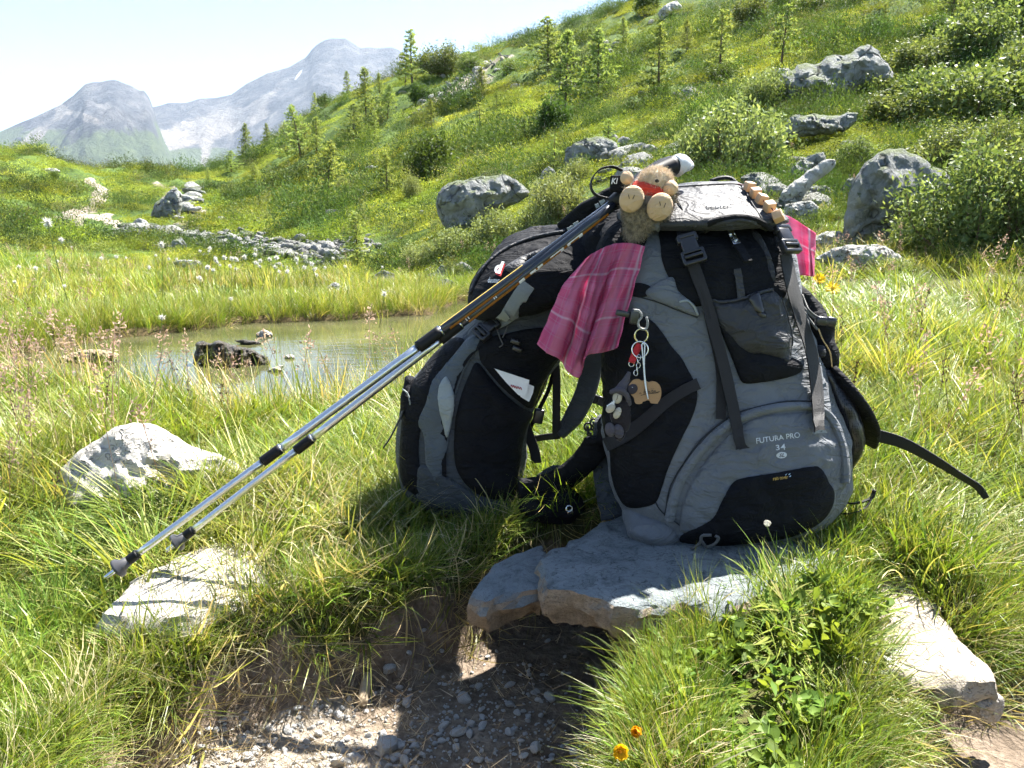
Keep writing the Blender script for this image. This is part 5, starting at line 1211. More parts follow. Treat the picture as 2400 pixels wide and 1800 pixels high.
# pinkish grass panicles and dark seed heads: uncountable
def panicle(seed, mat, h, n, ln, spread):
    g = np.random.default_rng(seed); a, f = tube(crom([(0, 0, -0.01), (0.02, 0, h * 0.5), (0.05, 0, h)], 8), 0.0009, 3); V = [a]; Fc = list(f); k = len(a); pts = []
    for i in range(n):
        t = g.uniform(0.72, 1.0); q = np.array([0.05 * t * t, 0, h * t]) + g.normal(0, spread * (1.1 - t) * 4 + 0.003, 3); d = nrm(g.normal(0, 0.6, 3) + np.array([0.3, 0, 0.6])); s = nrm(np.cross(d, g.normal(0, 1, 3)))
        pts += [q - s * ln * .18, q + d * ln * .5 + s * ln * .2, q + d * ln, q + d * ln * .5 - s * ln * .2]; Fc.append((k, k + 1, k + 2, k + 3)); k += 4
    V.append(np.array(pts)); return mkmesh('panicle', np.concatenate(V), Fc, mat, False)
src_coll('panicles', [panicle(i, M_HEADP, 0.34, 34, 0.014, 0.012) for i in range(4)] + [panicle(10 + i, M_HEADB, 0.26, 14, 0.013, 0.002) for i in range(3)])
x, y, r = sample(2600, 1.5, 12, 0.9, 29); dpd = pdist(x, y, POND); hz = H(x, y); px_, py_ = proj(np.stack([x, y, hz], -1))
pr = np.where(px_ < 620, np.clip(0.8 - px_ / 800, 0.08, 1), np.where(px_ > 1850, 0.35, 0.08)) * np.where(y < 1.9, 0.25, 1)
keep = (dpd > 0.0) & (r.uniform(size=len(x)) < pr) & ~pack_block(x, y) & (pdist(x, y, PATH) > 0.1) & ~((px_ > 800) & (px_ < 1900) & (y < 2.2))
x, y, z = x[keep], y[keep], hz[keep]; n = len(x); px_ = px_[keep]
idx = np.where((r.uniform(size=n) < np.where(px_ > 1500, 0.6, 0.2)), r.integers(4, 7, n), r.integers(0, 4, n)); sc = r.uniform(0.6, 1.1, n)
scatter('seed_heads', 'pinkish and dark grass seed heads standing in the meadow', SRC['panicles'], np.stack([x, y, z], -1), eul(n, r, 0.18), np.repeat(sc[:, None], 3, 1), idx)
# broad-leaved herbs on the right bank, straw litter on the path
def herb(seed, n, L, cols):
    g = np.random.default_rng(seed); V = []; Fc = []; C = []
    for i in range(n):
        a = g.uniform(0, 6.283); d = np.array([math.cos(a), math.sin(a), g.uniform(0.3, 1.6)]); d = nrm(d); s = nrm(np.cross(d, (0, 0, 1))); b = np.array([g.normal(0, .02), g.normal(0, .02), g.uniform(0, 0.03)]); l = L * g.uniform(.6, 1.2); w = l * 0.22; k = len(V); c = np.array(cols[g.integers(len(cols))]) * g.uniform(.8, 1.2)
        for t, ww in ((0, .15), (.3, .8), (.65, 1), (1, .05)):
            q = b + d * l * t + np.array([0, 0, -0.25 * l * t * t]); V += [q - s * w * ww, q + np.array([0, 0, -.004]), q + s * w * ww]; C += [c] * 3
        for t in range(3):
            for j in range(2): Fc.append((k + 3 * t + j, k + 3 * t + j + 1, k + 3 * t + 4 + j, k + 3 * t + 3 + j))
    return mkmesh('herb', np.array(V), Fc, M_BUSH, True, np.array(C))
src_coll('herbs', [herb(i, 14, 0.04 + 0.012 * (i % 3), [(0.15, 0.23, 0.04), (0.19, 0.27, 0.05), (0.11, 0.18, 0.035)]) for i in range(5)])
x, y, r = sample(1500, 0.75, 2.2, 0.7, 33); hz = H(x, y); px_, py_ = proj(np.stack([x, y, hz], -1))
keep = (np.minimum(pdist(x, y, PATH), pdist(x, y, DIRT)) > 0.0) & ~pack_block(x, y) & (((px_ > 1430) & (px_ < 2100) & (py_ > 1400) & (r.uniform(size=len(x)) < 0.95)) | (r.uniform(size=len(x)) < 0.06) & (px_ > 1900))
x, y, z = x[keep], y[keep], hz[keep]; n = len(x); sc = r.uniform(0.3, 0.65, n)
scatter('herb_leaves', 'broad green herb leaves on the bank right of the path', SRC['herbs'], np.stack([x, y, z + 0.025], -1), eul(n, r, 0.3), np.repeat(sc[:, None], 3, 1), r.integers(0, 5, n))
src_coll('straws', [mkmesh('straw', *(lambda q: (q[0], q[1]))(blades(5, 0.03, 0.02, 0.07, 0.0016, 2.0, 90 + i, G3, splay=0.75, curl=0.1)[:2]), m_plain('straw_%d' % i, ((0.45, 0.36, 0.22), (0.33, 0.25, 0.15), (0.52, 0.45, 0.32))[i % 3], 0.7), False) for i in range(3)])
x, y, r = sample(7000, 0.70, 1.6, 0.7, 35); hz = H(x, y); px_, py_ = proj(np.stack([x, y, hz], -1)); ds = pdist(x, y, PATH)
keep = (ds < 0.03) & ((r.uniform(size=len(x)) < np.where(px_ < 950, 0.8, 0.22)))
x, y, z = x[keep], y[keep], hz[keep]; n = len(x)
scatter('straw_litter', 'dry straw litter on the path', SRC['straws'], np.stack([x, y, z + 0.003], -1), np.stack([r.normal(1.45, .15, n), r.normal(0, .1, n), r.uniform(0, 6.28, n)], -1), np.repeat(r.uniform(.5, 1.1, n)[:, None], 3, 1), r.integers(0, 3, n))
# ================================================================== soft-goods tools
M_GREY   = m_fabric('grey_nylon', (0.125, 0.135, 0.15), 0.6)
M_BLACK  = m_fabric('black_nylon', (0.0075, 0.008, 0.0105), 0.75, spec=0.12, sheen=0.0)
M_RIP    = m_fabric('dark_ripstop', (0.024, 0.025, 0.030), 0.55, 1300, spec=0.4, sheen=0.05)
M_CHAR   = m_fabric('charcoal_nylon', (0.045, 0.052, 0.06), 0.65)
M_SLATE  = m_fabric('slate_nylon', (0.075, 0.09, 0.105), 0.65)
M_PALE   = m_fabric('pale_grey_nylon', (0.27, 0.30, 0.30), 0.65)
M_WEB    = m_webbing('black_webbing', (0.011, 0.0105, 0.014))
M_STRAPG = m_webbing('grey_webbing', (0.22, 0.24, 0.24))
M_PLAST  = m_plain('black_plastic', (0.02, 0.02, 0.024), 0.28, 0.5, 0, 0.15, 40)
M_PIPE   = m_plain('dark_seam_thread', (0.02, 0.022, 0.026), 0.7, 0.3)
M_STEEL  = m_plain('polished_steel', (0.62, 0.63, 0.65), 0.22, 0.5, 1.0)
M_BRASS  = m_plain('brass_wire', (0.62, 0.55, 0.33), 0.25, 0.5, 1.0)
M_PRINT  = m_plain('pale_grey_print', (0.55, 0.58, 0.62), 0.6, 0.3)
M_WHITE  = m_plain('white_print', (0.8, 0.8, 0.8), 0.6, 0.3)
M_RED    = m_plain('red_print', (0.45, 0.03, 0.03), 0.6, 0.3)
M_GOLD   = m_plain('gold_print', (0.55, 0.34, 0.06), 0.5, 0.4)
M_BLUEP  = m_plain('light_blue_print', (0.45, 0.62, 0.78), 0.6, 0.3)

def mesh_net():
    s = NT('black_mesh_net'); o = s.obj()
    v = s.n('ShaderNodeTexVoronoi', feature='F1', i_Scale=330.0); v.inputs['Randomness'].default_value = 0.15; s.l(o, v.inputs['Vector'])
    hole = s.ramp(v.outputs['Distance'], [(0.32, (0, 0, 0)), (0.36, (1, 1, 1))])
    s.set((0.015, 0.015, 0.02), 0.3, 0.5)
    s.l(hole, s.b.inputs['Alpha'])
    return s.m
M_NET = mesh_net()

def loft(sections, n=56, rings=60, e=2.7, wr=0.0, seed=0, cap=5, wf=9.0):
    """sections: (left xyz, right xyz, depth vector xyz) -> closed soft body"""
    L = crom([s[0] for s in sections], rings); R = crom([s[1] for s in sections], rings); D = crom([s[2] for s in sections], rings)
    rows = []
    th = np.linspace(0, 2 * math.pi, n, endpoint=False)
    cx = np.sign(np.cos(th)) * np.abs(np.cos(th)) ** (2 / e); sy = np.sign(np.sin(th)) * np.abs(np.sin(th)) ** (2 / e)
    def row(l, r, d, k=1.0, off=0):
        c = (l + r) / 2
        return c[None] + off + k * (cx[:, None] * ((r - l) / 2)[None] + sy[:, None] * (d / 2)[None])
    d0 = (L[0] + R[0]) / 2 - (L[1] + R[1]) / 2; d1 = (L[-1] + R[-1]) / 2 - (L[-2] + R[-2]) / 2
    for k in range(cap, 0, -1):
        t = k / cap * math.pi / 2; rows.append(row(L[0], R[0], D[0], max(math.cos(t), 0.02), nrm(d0) * 0.012 * math.sin(t)))
    for i in range(rings): rows.append(row(L[i], R[i], D[i]))
    for k in range(1, cap + 1):
        t = k / cap * math.pi / 2; rows.append(row(L[-1], R[-1], D[-1], max(math.cos(t), 0.02), nrm(d1) * 0.02 * math.sin(t)))
    V = np.array(rows)
    if wr:
        N = np.cross(np.gradient(V, axis=1), np.gradient(V, axis=0)); N = nrm(N)
        c = V.mean(1, keepdims=True); sgn = np.sign((N * (V - c)).sum(-1, keepdims=True)); N = N * sgn
        q = fbm(V[..., 0] * wf + V[..., 1] * wf * 0.7, V[..., 2] * wf * 1.4, 4, seed) + 0.6 * ridged(V[..., 0] * wf * 0.7 + 3, V[..., 2] * wf * 0.9 + V[..., 1] * wf * 0.5, 3, seed + 5) - 0.5
        V = V + N * (wr * q)[..., None]
    m = len(rows)
    Fc = gridfaces(m, n, True)
    V = V.reshape(-1, 3)
    Fc.append(tuple(range(n - 1, -1, -1))); Fc.append(tuple((m - 1) * n + k for k in range(n)))
    return V, Fc
def bvh(V, Fc):
    return BVHTree.FromPolygons([tuple(v) for v in V], [tuple(f) for f in Fc])
_cam = Vector(CAM)
def hit(B, px, py):
    d = Vector(ray(px, py)).normalized()
    loc, nor, i, t = B.ray_cast(_cam, d)
    if loc is None:
        # nearest surface to the sight line
        best = None
        for Y in np.linspace(1.1, 2.0, 10):
            l2, n2, i2, dist = B.find_nearest(Vector(at(px, py, Y)))
            if best is None or dist < best[2]: best = (l2, n2, dist)
        loc, nor = best[0], best[1]
    if nor.dot(d) > 0 and nor.dot(loc - _cam) > 0: nor = -nor if nor.dot(d) > 0.2 else nor
    return np.array(loc), np.array(nor)
def inpoly(P, x, y):
    return pdist(np.array([x]), np.array([y]), P)[0] < 0
def patch(name, poly, B, mat, parent, off=0.003, puff=0.0, pw=30.0, step=9.0, skirt=0.006, noise=0.0, label=None, smoothpoly=True, seed=0, uv=False):
    """a panel of cloth sewn on the body: outline poly in picture points, laid on surface B, raised by off, puffed by puff"""
    P = np.array(poly, float)
    if smoothpoly:
        per = np.linalg.norm(np.roll(P, -1, 0) - P, axis=1).sum()
        P = crom(P, max(len(P), int(per / step)), True)
    x0, y0 = P.min(0); x1, y1 = P.max(0)
    gx_, gy_ = np.meshgrid(np.arange(x0 + step / 2, x1, step), np.arange(y0 + step / 2, y1, step * 0.87))
    gx_[1::2] += step / 2
    d = pdist(gx_, gy_, P); k = d < -step * 0.45
    Q = np.stack([gx_[k], gy_[k]], -1)
    pts = np.concatenate([P, Q]); nb = len(P)
    vo, eo, fo, ov, oe, of = geometry.delaunay_2d_cdt([Vector(p) for p in pts], [], [list(range(nb))], 1, 1e-4)
    vo = np.array([v[:] for v in vo]); dist = -pdist(vo[:, 0], vo[:, 1], P)
    V = []; Nn = []
    for (x, y), dd in zip(vo, dist):
        l, nn = hit(B, x, y)
        t = np.clip(dd / pw, 0, 1); h = off + puff * math.sin(t * math.pi / 2) ** 0.8
        V.append(l + nn * h); Nn.append(nn)
    V = np.array(V); Nn = np.array(Nn)
    if noise:
        V = V + Nn * (noise * np.clip(dist / 15, 0, 1) * fbm(vo[:, 0] / 45 + seed, vo[:, 1] / 28, 4, seed))[:, None]
    Fc = [tuple(f) for f in fo]
    # skirt
    ed = {}
    for f in Fc:
        for i in range(len(f)):
            a, b = f[i], f[(i + 1) % len(f)]
            ed[(a, b)] = ed.get((a, b), 0) + 1
    bnd = [(a, b) for (a, b) in ed if (b, a) not in ed]
    idx = {}; VV = list(V)
    for a, b in bnd:
        for q in (a, b):
            if q not in idx:
                idx[q] = len(VV); VV.append(V[q] - Nn[q] * skirt)
        Fc.append((b, a, idx[a], idx[b]))
    u = None
    if uv:
        u = np.concatenate([vo, vo[[q for q in idx]]]) / 100.0
    return part(name, np.array(VV), Fc, mat, parent, True, label, uv=u)
def ribbon(name, pth, width, B, mat, parent, off=0.004, thick=0.002, n=None, cross=4, label=None, curl=0.0, end=True):
    """flat strap laid along picture path pth on surface B; width in picture points (number or list)"""
    P = np.array(pth, float)
    ln = np.linalg.norm(np.diff(P, axis=0), axis=1).sum()
    n = n or max(6, int(ln / 8))
    C = crom(P, n); T = nrm(np.gradient(C, axis=0)); S = np.stack([-T[:, 1], T[:, 0]], -1)
    w = np.interp(np.linspace(0, 1, n), np.linspace(0, 1, len(np.atleast_1d(width))), np.atleast_1d(width))
    top = []; bot = []
    for i in range(n):
        c0, n0 = hit(B, *C[i])
        for j in range(cross + 1):
            t = j / cross - 0.5
            q = C[i] + S[i] * w[i] * t
            l, nn = hit(B, *q)
            # a strap bridges small dents: blend with the centre plane
            h = off + curl * (1 - (2 * t) ** 2)
            top.append(l + nn * h); bot.append(l + nn * (h - thick))
    top = np.array(top).reshape(n, cross + 1, 3); bot = np.array(bot).reshape(n, cross + 1, 3)
    k = 5
    for arr in (top, bot):                               # straps are taut: smooth along the length
        pad = np.concatenate([np.repeat(arr[:1], k, 0), arr, np.repeat(arr[-1:], k, 0)])
        sm = np.mean([pad[i:i + n] for i in range(2 * k + 1)], 0)
        f = np.clip(np.minimum(np.arange(n), np.arange(n)[::-1]) / k, 0, 1)[:, None, None]
        mx = arr * (1 - f) + sm * f
        arr[:] = mx
    loop = np.concatenate([top, bot[:, ::-1]], 1); c = loop.shape[1]
    Fc = gridfaces(n, c, True)
    Fc.append(tuple(range(c - 1, -1, -1))); Fc.append(tuple((n - 1) * c + i for i in range(c)))
    return part(name, loop.reshape(-1, 3), Fc, mat, parent, False, label)
def strap3(path, side, width, thick, n=24):
    """free strap through space: path of xyz, side vectors, width (list ok)"""
    P = crom(path, n); S = crom([nrm(s) for s in side], n) if np.ndim(side) == 2 else np.repeat([nrm(side)], n, 0)
    T = nrm(np.gradient(P, axis=0)); S = nrm(S - T * (S * T).sum(-1, keepdims=True)); N = np.cross(T, S)
    w = np.interp(np.linspace(0, 1, n), np.linspace(0, 1, len(np.atleast_1d(width))), np.atleast_1d(width))[:, None]
    th = np.interp(np.linspace(0, 1, n), np.linspace(0, 1, len(np.atleast_1d(thick))), np.atleast_1d(thick))[:, None]
    prof = [(-0.5, -0.25), (-0.42, -0.5), (0, -0.5), (0.42, -0.5), (0.5, -0.25), (0.5, 0.25), (0.42, 0.5), (0, 0.5), (-0.42, 0.5), (-0.5, 0.25)]
    rows = np.stack([P + S * w * a + N * th * b for a, b in prof], 1); c = len(prof)
    Fc = gridfaces(n, c, True); Fc.append(tuple(range(c - 1, -1, -1))); Fc.append(tuple((n - 1) * c + i for i in range(c)))
    return rows.reshape(-1, 3), Fc
def seam(name, pth, B, mat, parent, r=0.0012, off=0.001, n=None):
    P = np.array(pth, float); ln = np.linalg.norm(np.diff(P, axis=0), axis=1).sum()
    C = crom(P, n or max(6, int(ln / 8)))
    L = np.array([l + nn * off for l, nn in (hit(B, *c) for c in C)])
    pad = np.concatenate([np.repeat(L[:1], 4, 0), L, np.repeat(L[-1:], 4, 0)]); sm_ = np.mean([pad[i:i + len(L)] for i in range(9)], 0)
    nn_ = len(L); f = np.clip(np.minimum(np.arange(nn_), np.arange(nn_)[::-1]) / 4, 0, 1)[:, None]; S_ = L * (1 - f) + sm_ * f
    # keep the sight line, take the smoothed depth
    L = np.array([CAM + (p - CAM) * (np.linalg.norm(q - CAM) / np.linalg.norm(p - CAM)) for p, q in zip(L, S_)])
    V, Fc = tube(L, r, 6); return part(name, V, Fc, mat, parent)
def frame(B, px, py, dpx, dpy):
    """local frame on the surface: origin, axis along picture direction, across, normal"""
    o, n = hit(B, px, py); d = ray(px + dpx, py + dpy) - ray(px, py)
    d = nrm(d - n * np.dot(d, n)); return o, d, nrm(np.cross(n, d)), n
def glyphs(txt, size=1.0, shear=0.0, bold=0.0, space=1.0):
    cu = bpy.data.curves.new('t', 'FONT'); cu.body = txt; cu.size = size; cu.shear = shear; cu.offset = bold; cu.space_character = space
    cu.align_x = 'CENTER'; cu.align_y = 'CENTER'; cu.resolution_u = 3
    ob = bpy.data.objects.new('t', cu); COL.objects.link(ob)
    bpy.context.view_layer.update()
    dg = bpy.context.evaluated_depsgraph_get(); me = ob.evaluated_get(dg).to_mesh()
    V = np.array([v.co[:2] for v in me.vertices]); Fc = [tuple(p.vertices) for p in me.polygons]
    ob.evaluated_get(dg).to_mesh_clear(); bpy.data.objects.remove(ob); bpy.data.curves.remove(cu)
    return V, Fc
def printed(name, txt, cx, cy, wpx, hpx, rot, B, mat, parent, off=0.0045, shear=0.0, bold=0.0, shp=None, space=1.0, label=None):
    """lettering laid on surface B; centre, width, height in picture points"""
    V, Fc = shp if shp else glyphs(txt, 1.0, shear, bold, space)
    mn, mx = V.min(0), V.max(0); c = (mn + mx) / 2
    sx = wpx / (mx[0] - mn[0]); sy = hpx / (mx[1] - mn[1])
    ca_, sa_ = math.cos(rot), math.sin(rot); out = []
    for x, y in V:
        u = (x - c[0]) * sx; w = -(y - c[1]) * sy
        l, nn = hit(B, cx + u * ca_ - w * sa_, cy + u * sa_ + w * ca_)
        out.append(l + nn * off)
    return part(name, np.array(out), Fc, mat, parent, False, label)
def buckle(parent, o, d, s, n, L=0.05, W=0.030, mat=None):
    """side-release buckle: ladder-lock frame, plug with side arms"""
    mat = mat or M_PLAST
    o = np.asarray(o) + n * 0.008
    b = part('buckle', *join(
        boxg(o - d * L * 0.18, d, s, n, L * 0.26, W * 0.40, 0.0055, 0.5),
        boxg(o - d * L * 0.50, d, s, n, L * 0.07, W * 0.46, 0.006, 0.5),
        boxg(o - d * L * 0.42 + s * W * 0.42, d, s, n, L * 0.12, W * 0.09, 0.006, 0.6),
        boxg(o - d * L * 0.42 - s * W * 0.42, d, s, n, L * 0.12, W * 0.09, 0.006, 0.6)), mat, parent)
    part('buckle_frame', *join(
        boxg(o + d * L * 0.22 + s * W * 0.5, d, s, n, L * 0.20, W * 0.08, 0.006, 0.6),
        boxg(o + d * L * 0.22 - s * W * 0.5, d, s, n, L * 0.20, W * 0.08, 0.006, 0.6),
        boxg(o + d * L * 0.40, d, s, n, L * 0.06, W * 0.55, 0.006, 0.6),
        boxg(o + d * L * 0.21 + n * 0.003, d, s, n, L * 0.05, W * 0.45, 0.006, 0.6),
        boxg(o + d * L * 0.05, d, s, n, L * 0.05, W * 0.55, 0.006, 0.6)), mat, b)
    return b
# ================================================================== big grey trekking pack
def Z2(L): return [(1400 + .27125 * x, 340 + .27125 * y) for x, y in L]     # readings off enlarged crops
def Z4(L): return [(1400 + .36166 * x, 750 + .36166 * y) for x, y in L]
def Z1(L): return [(880 + .27125 * x, 340 + .27125 * y) for x, y in L]
def Z3(L): return [(880 + .27125 * x, 750 + .27125 * y) for x, y in L]
def Z7(L): return [(1740 + .5425 * x, 400 + .5425 * y) for x, y in L]
def Z6(L): return [(1360 + .16275 * x, 340 + .16275 * y) for x, y in L]
def Z5(L): return [(1380 + .241 * x, 680 + .241 * y) for x, y in L]

def sec(l, r, Y, t, tilt=0.0):
    return (at(*l, Y), at(*r, Y), np.array([0, t, t * tilt]))
BIG = [
 sec((1520,1236),(1840,1232),1.455,0.20),
 sec((1462,1205),(1925,1195),1.455,0.255),
 sec((1432,1140),(1975,1135),1.46,0.275),
 sec((1420,1070),(1982,1065),1.465,0.275),
 sec((1415,990),(1966,990),1.475,0.27),
 sec((1418,900),(1938,905),1.485,0.255),
 sec((1412,815),(1908,820),1.495,0.245),
 sec((1405,725),(1882,730),1.51,0.24),
 sec((1402,640),(1862,645),1.525,0.24,0.1),
 sec((1405,570),(1842,575),1.54,0.23,0.1),
 sec((1430,525),(1812,530),1.56,0.20,0.2),
 sec((1480,490),(1770,490),1.59,0.15,0.2),
 sec((1540,465),(1720,460),1.62,0.07,0.2),
]
big_loc = at(1690, 1262, 1.44)
big = thing('trekking_backpack', 'large grey and black trekking backpack standing on the flat slab, printed with pale lettering', 'backpack', big_loc)
BV, BF = loft(BIG, 96, 130, 2.6, 0.0065, 3)
big_body = part('main_body', BV, BF, M_GREY, big)
_stack = [(BV, BF)]
def stack(*objs):
    for o in objs:
        _stack.append((np.array([v.co[:] for v in o.data.vertices]) + ORG[o], [tuple(p.vertices) for p in o.data.polygons]))
    return bvh(*join(*_stack))
BB = bvh(BV, BF)

# black stretch pocket on the side towards the small pack
patch('side_stretch_pocket', Z4([(-5,0),(150,-60),(330,-10),(420,80),(480,170),(540,240),(590,330),(640,430),(645,520),(610,640),(540,780),(460,960),(420,1080),(380,1180),(290,1213),(190,1205),(130,1120),(95,1000),(85,860),(45,700),(10,420)]), BB, M_BLACK, big, 0.002, 0.003, 40, noise=0.007)
patch('side_top_panel', [(1404,606),(1398,560),(1412,510),(1445,478),(1500,470),(1515,520),(1512,574),(1470,584),(1435,592)], BB, M_BLACK, big, 0.003, 0.003, 20)
# dark strip and pale flap above it
patch('compression_flap', Z2([(300,1205),(380,1195),(460,1225),(440,1270),(425,1310),(330,1310),(285,1260)]), BB, M_BLACK, big, 0.0035, 0.0, step=6)
patch('grey_flap', Z2([(450,1240),(640,1145),(700,1270),(830,1380),(868,1480),(640,1395),(440,1310)]), BB, M_GREY, big, 0.004, 0.004, 20, step=6, label='pale grey triangular flap')
seam('flap_seam', Z2([(300,1300),(500,1350),(700,1430),(865,1490)]), BB, M_PIPE, big)
seam('flap_piping', Z2([(705,1362),(770,1350),(830,1410),(862,1475)]), BB, M_PALE, big, 0.0022, 0.007)
# black upper front
_f = front = patch('upper_front_panel', Z2([(545,870),(560,1000),(615,1140),(655,1150),(695,1270),(830,1390),(1000,1370),(1250,1350),(1480,1290),(1590,1330),(1640,1200),(1600,900),(1500,720),(1380,640),(1200,600),(1000,630),(850,730),(760,760),(700,700),(540,700)]), BB, M_BLACK, big, 0.003, 0.004, 40, noise=0.004)
# gathered edge by the right strap
patch('gathered_edge', Z2([(1230,690),(1300,730),(1400,800),(1480,960),(1530,1150),(1500,1190),(1460,1080),(1400,900),(1310,780)]), BB, M_RIP, big, 0.005, 0.007, 12, step=5, noise=0.006, seed=4)
# front stretch pocket: black lower bowl and dark ripstop top
patch('front_pocket', Z4([(770,0),(830,40),(900,110),(980,180),(1030,205),(1120,215),(1220,235),(1290,265),(1320,300),(1290,350),(1180,385),(1060,405),(960,412),(925,385),(895,310),(860,220),(815,110)]), BB, M_BLACK, big, 0.005, 0.010, 40, label='black lower bowl of the front pocket')
pk = patch('pocket_top', Z2([(975,1350),(1080,1355),(1230,1330),(1380,1300),(1490,1265),(1560,1320),(1610,1420),(1645,1560),(1660,1720),(1640,1900),(1560,1850),(1420,1800),(1300,1800),(1215,1760),(1130,1660),(1050,1560),(1000,1450)]), BB, M_RIP, big, 0.007, 0.012, 34, noise=0.007, seed=2, label='dark ripstop top of the front pocket')
seam('pocket_edge', Z2([(975,1352),(1080,1357),(1230,1332),(1380,1302),(1490,1267)]), BB, M_RIP, big, 0.0028, 0.012)
seam('pocket_stitching', Z2([(1545,1330),(1590,1450),(1625,1600),(1640,1750)]), BB, M_PIPE, big, 0.0012, 0.016)
lp = patch('leather_loop_patch', Z2([(1285,1335),(1360,1310),(1395,1370),(1420,1490),(1400,1510),(1370,1500),(1330,1430)]), BB, M_PLAST, big, 0.018, 0.003, 10, step=5)
# bottom compartment: bulging panel, piped zip flap, black base with the rain cover
bpn = patch('bottom_panel', Z4([(535,1330),(560,1170),(620,1040),(700,920),(800,800),(930,690),(1080,625),(1300,603),(1430,612),(1500,670),(1555,770),(1585,880),(1600,980),(1590,1090),(1540,1110),(1500,1260),(1200,1400),(700,1400),(560,1370)]), BB, M_GREY, big, 0.003, 0.006, 60, noise=0.006, seed=8)
BB = stack(bpn, front)
zf = [(470,1290),(500,1120),(570,970),(670,830),(780,725),(890,645),(1020,595),(1200,560),(1340,555),(1440,570),(1515,650),(1570,765),(1597,900),(1592,1060)]
ribbon('zip_flap', Z4(zf), [22, 22, 22, 20, 16, 14, 12], BB, M_GREY, big, 0.006, 0.006, curl=0.006)
seam('zip_flap_seam', Z4([(440,1260),(475,1080),(555,930),(655,790),(775,682),(880,612),(1000,572),(1200,532),(1330,527),(1440,542),(1522,640),(1582,760),(1609,900)]), BB, M_PIPE, big, 0.0014, 0.004)
0 and seam('zip_flap_seam', Z4([(535,1330),(560,1170),(620,1040),(700,920),(800,800),(930,690),(1080,618),(1300,596),(1430,606),(1500,664),(1558,765),(1588,880)]), BB, M_PIPE, big, 0.0014, 0.006)
seam('corner_seam', Z4([(380,1180),(400,1220),(440,1262),(490,1295),(535,1330)]), BB, M_PIPE, big)
base = patch('base_panel', Z4([(890,1045),(960,1022),(1160,990),(1390,950),(1440,958),(1475,1005),(1500,1060),(1528,1110),(1520,1200),(1450,1300),(1300,1385),(1100,1430),(700,1462),(560,1440),(545,1395),(700,1320),(760,1270),(800,1190),(850,1095)]), BB, M_BLACK, big, 0.0025, 0.003, 30, noise=0.003, label='black rain cover base panel')
BB = stack(base)
# main straps
ribbon('front_strap', [*Z4([(700,-130),(725,0),(770,180),(800,330),(800,470),(795,640)])], 24, BB, M_WEB, big, 0.006, 0.002)
s1 = Z2([(810,1000),(850,1130),(905,1290),(960,1480),(1005,1640)]) + Z4([(790,240),(835,430),(880,620),(923,828)])
ribbon('front_strap', s1, 27, BB, M_WEB, big, 0.014, 0.0025)
s2 = Z2([(1580,970),(1610,1130),(1650,1300),(1700,1480),(1745,1640)]) + Z4([(1345,180),(1375,370),(1395,540),(1407,725)])
ribbon('front_strap', s2, [25, 25, 25, 24], BB, M_WEB, big, 0.014, 0.0025)
ribbon('strap_end', Z4([(1407,715),(1408,733)]), 27, BB, M_STRAPG, big, 0.014, 0.005, n=4)
ribbon('strap_end', Z4([(921,815),(926,832)]), 29, BB, M_WEB, big, 0.0155, 0.005, n=4)
o, d, s_, n = frame(BB, *Z2([(800, 950)])[0], 22, 75); buckle(big, o + n * 0.012, d, s_, n, 0.056, 0.036)
o, d, s_, n = frame(BB, *Z2([(1575, 880)])[0], 8, 75); buckle(big, o + n * 0.012, d, s_, n, 0.056, 0.036)
ribbon('strap_top', Z2([(735,790),(770,880)]), 26, BB, M_WEB, big, 0.016, 0.0025, n=6)
ribbon('strap_top', Z2([(1500,690),(1545,800)]), 26, BB, M_WEB, big, 0.016, 0.0025, n=6)
# zip pull in the middle of the front
o, d, s_, n = frame(BB, *Z2([(1160, 850)])[0], 12, 70)
o = o + n * 0.012
zp = part('zip_pull', *join(boxg(o - d * 0.012, d, s_, n, 0.006, 0.006, 0.005, 0.5), boxg(o + d * 0.004, d, s_, n, 0.012, 0.0075, 0.0018, 0.6), boxg(o - d * 0.002 + n * 0.003, d, s_, n, 0.011, 0.0026, 0.0018, 0.6)), M_STEEL, big, label='steel zip slider and pull tab')
part('pull_cord', *boxg(o + d * 0.037, d, s_, n, 0.022, 0.008, 0.0025, 0.6), M_BLACK, zp)
ribbon('zip_tape', Z2([(1195,1080),(1215,1200),(1230,1330)]), 17, BB, M_RIP, big, 0.009, 0.001)
ribbon('zip_tape', Z2([(1125,660),(1140,760)]), 15, BB, M_PIPE, big, 0.009, 0.001)
# lid: separate hood over the top
LID = [
 sec((1458,522),(1836,512),1.545,0.255,0.10),
 sec((1450,512),(1832,503),1.548,0.280,0.08),
 sec((1460,490),(1812,486),1.56,0.275,0.08),
 sec((1490,462),(1782,462),1.59,0.235,0.10),
 sec((1540,444),(1754,438),1.62,0.17,0.1),
 sec((1585,437),(1728,427),1.64,0.09,0.0),
]
lid = part('lid', *loft(LID, 56, 30, 2.5, 0.0035, 12), M_RIP, big)
LV = np.array([v.co[:] for v in lid.data.vertices]) + ORG[big]; LB = bvh(LV, [tuple(p.vertices) for p in lid.data.polygons])
patch('lid_side', Z2([(300,700),(430,690),(525,650),(540,740),(565,835),(450,840),(330,835)]), LB, M_GREY, lid, 0.003, 0.002, 20, step=6)
seam('lid_seam', Z2([(690,480),(730,550),(750,640),(760,720),(800,790)]), LB, M_PIPE, lid, 0.0016, 0.002)
seam('lid_edge', Z2([(700,800),(790,800),(870,735),(1000,665),(1200,632),(1380,658),(1500,712)]), LB, M_BLACK, lid, 0.0055, 0.003)
seam('lid_edge', Z2([(790,835),(880,765),(1010,690),(1200,655),(1380,683),(1500,735)]), LB, M_RIP, lid, 0.004, 0.003)
seam('lid_seam', Z2([(690,370),(900,355),(1190,345),(1260,390),(1340,520),(1430,660)]), LB, M_PIPE, lid, 0.0015, 0.002)
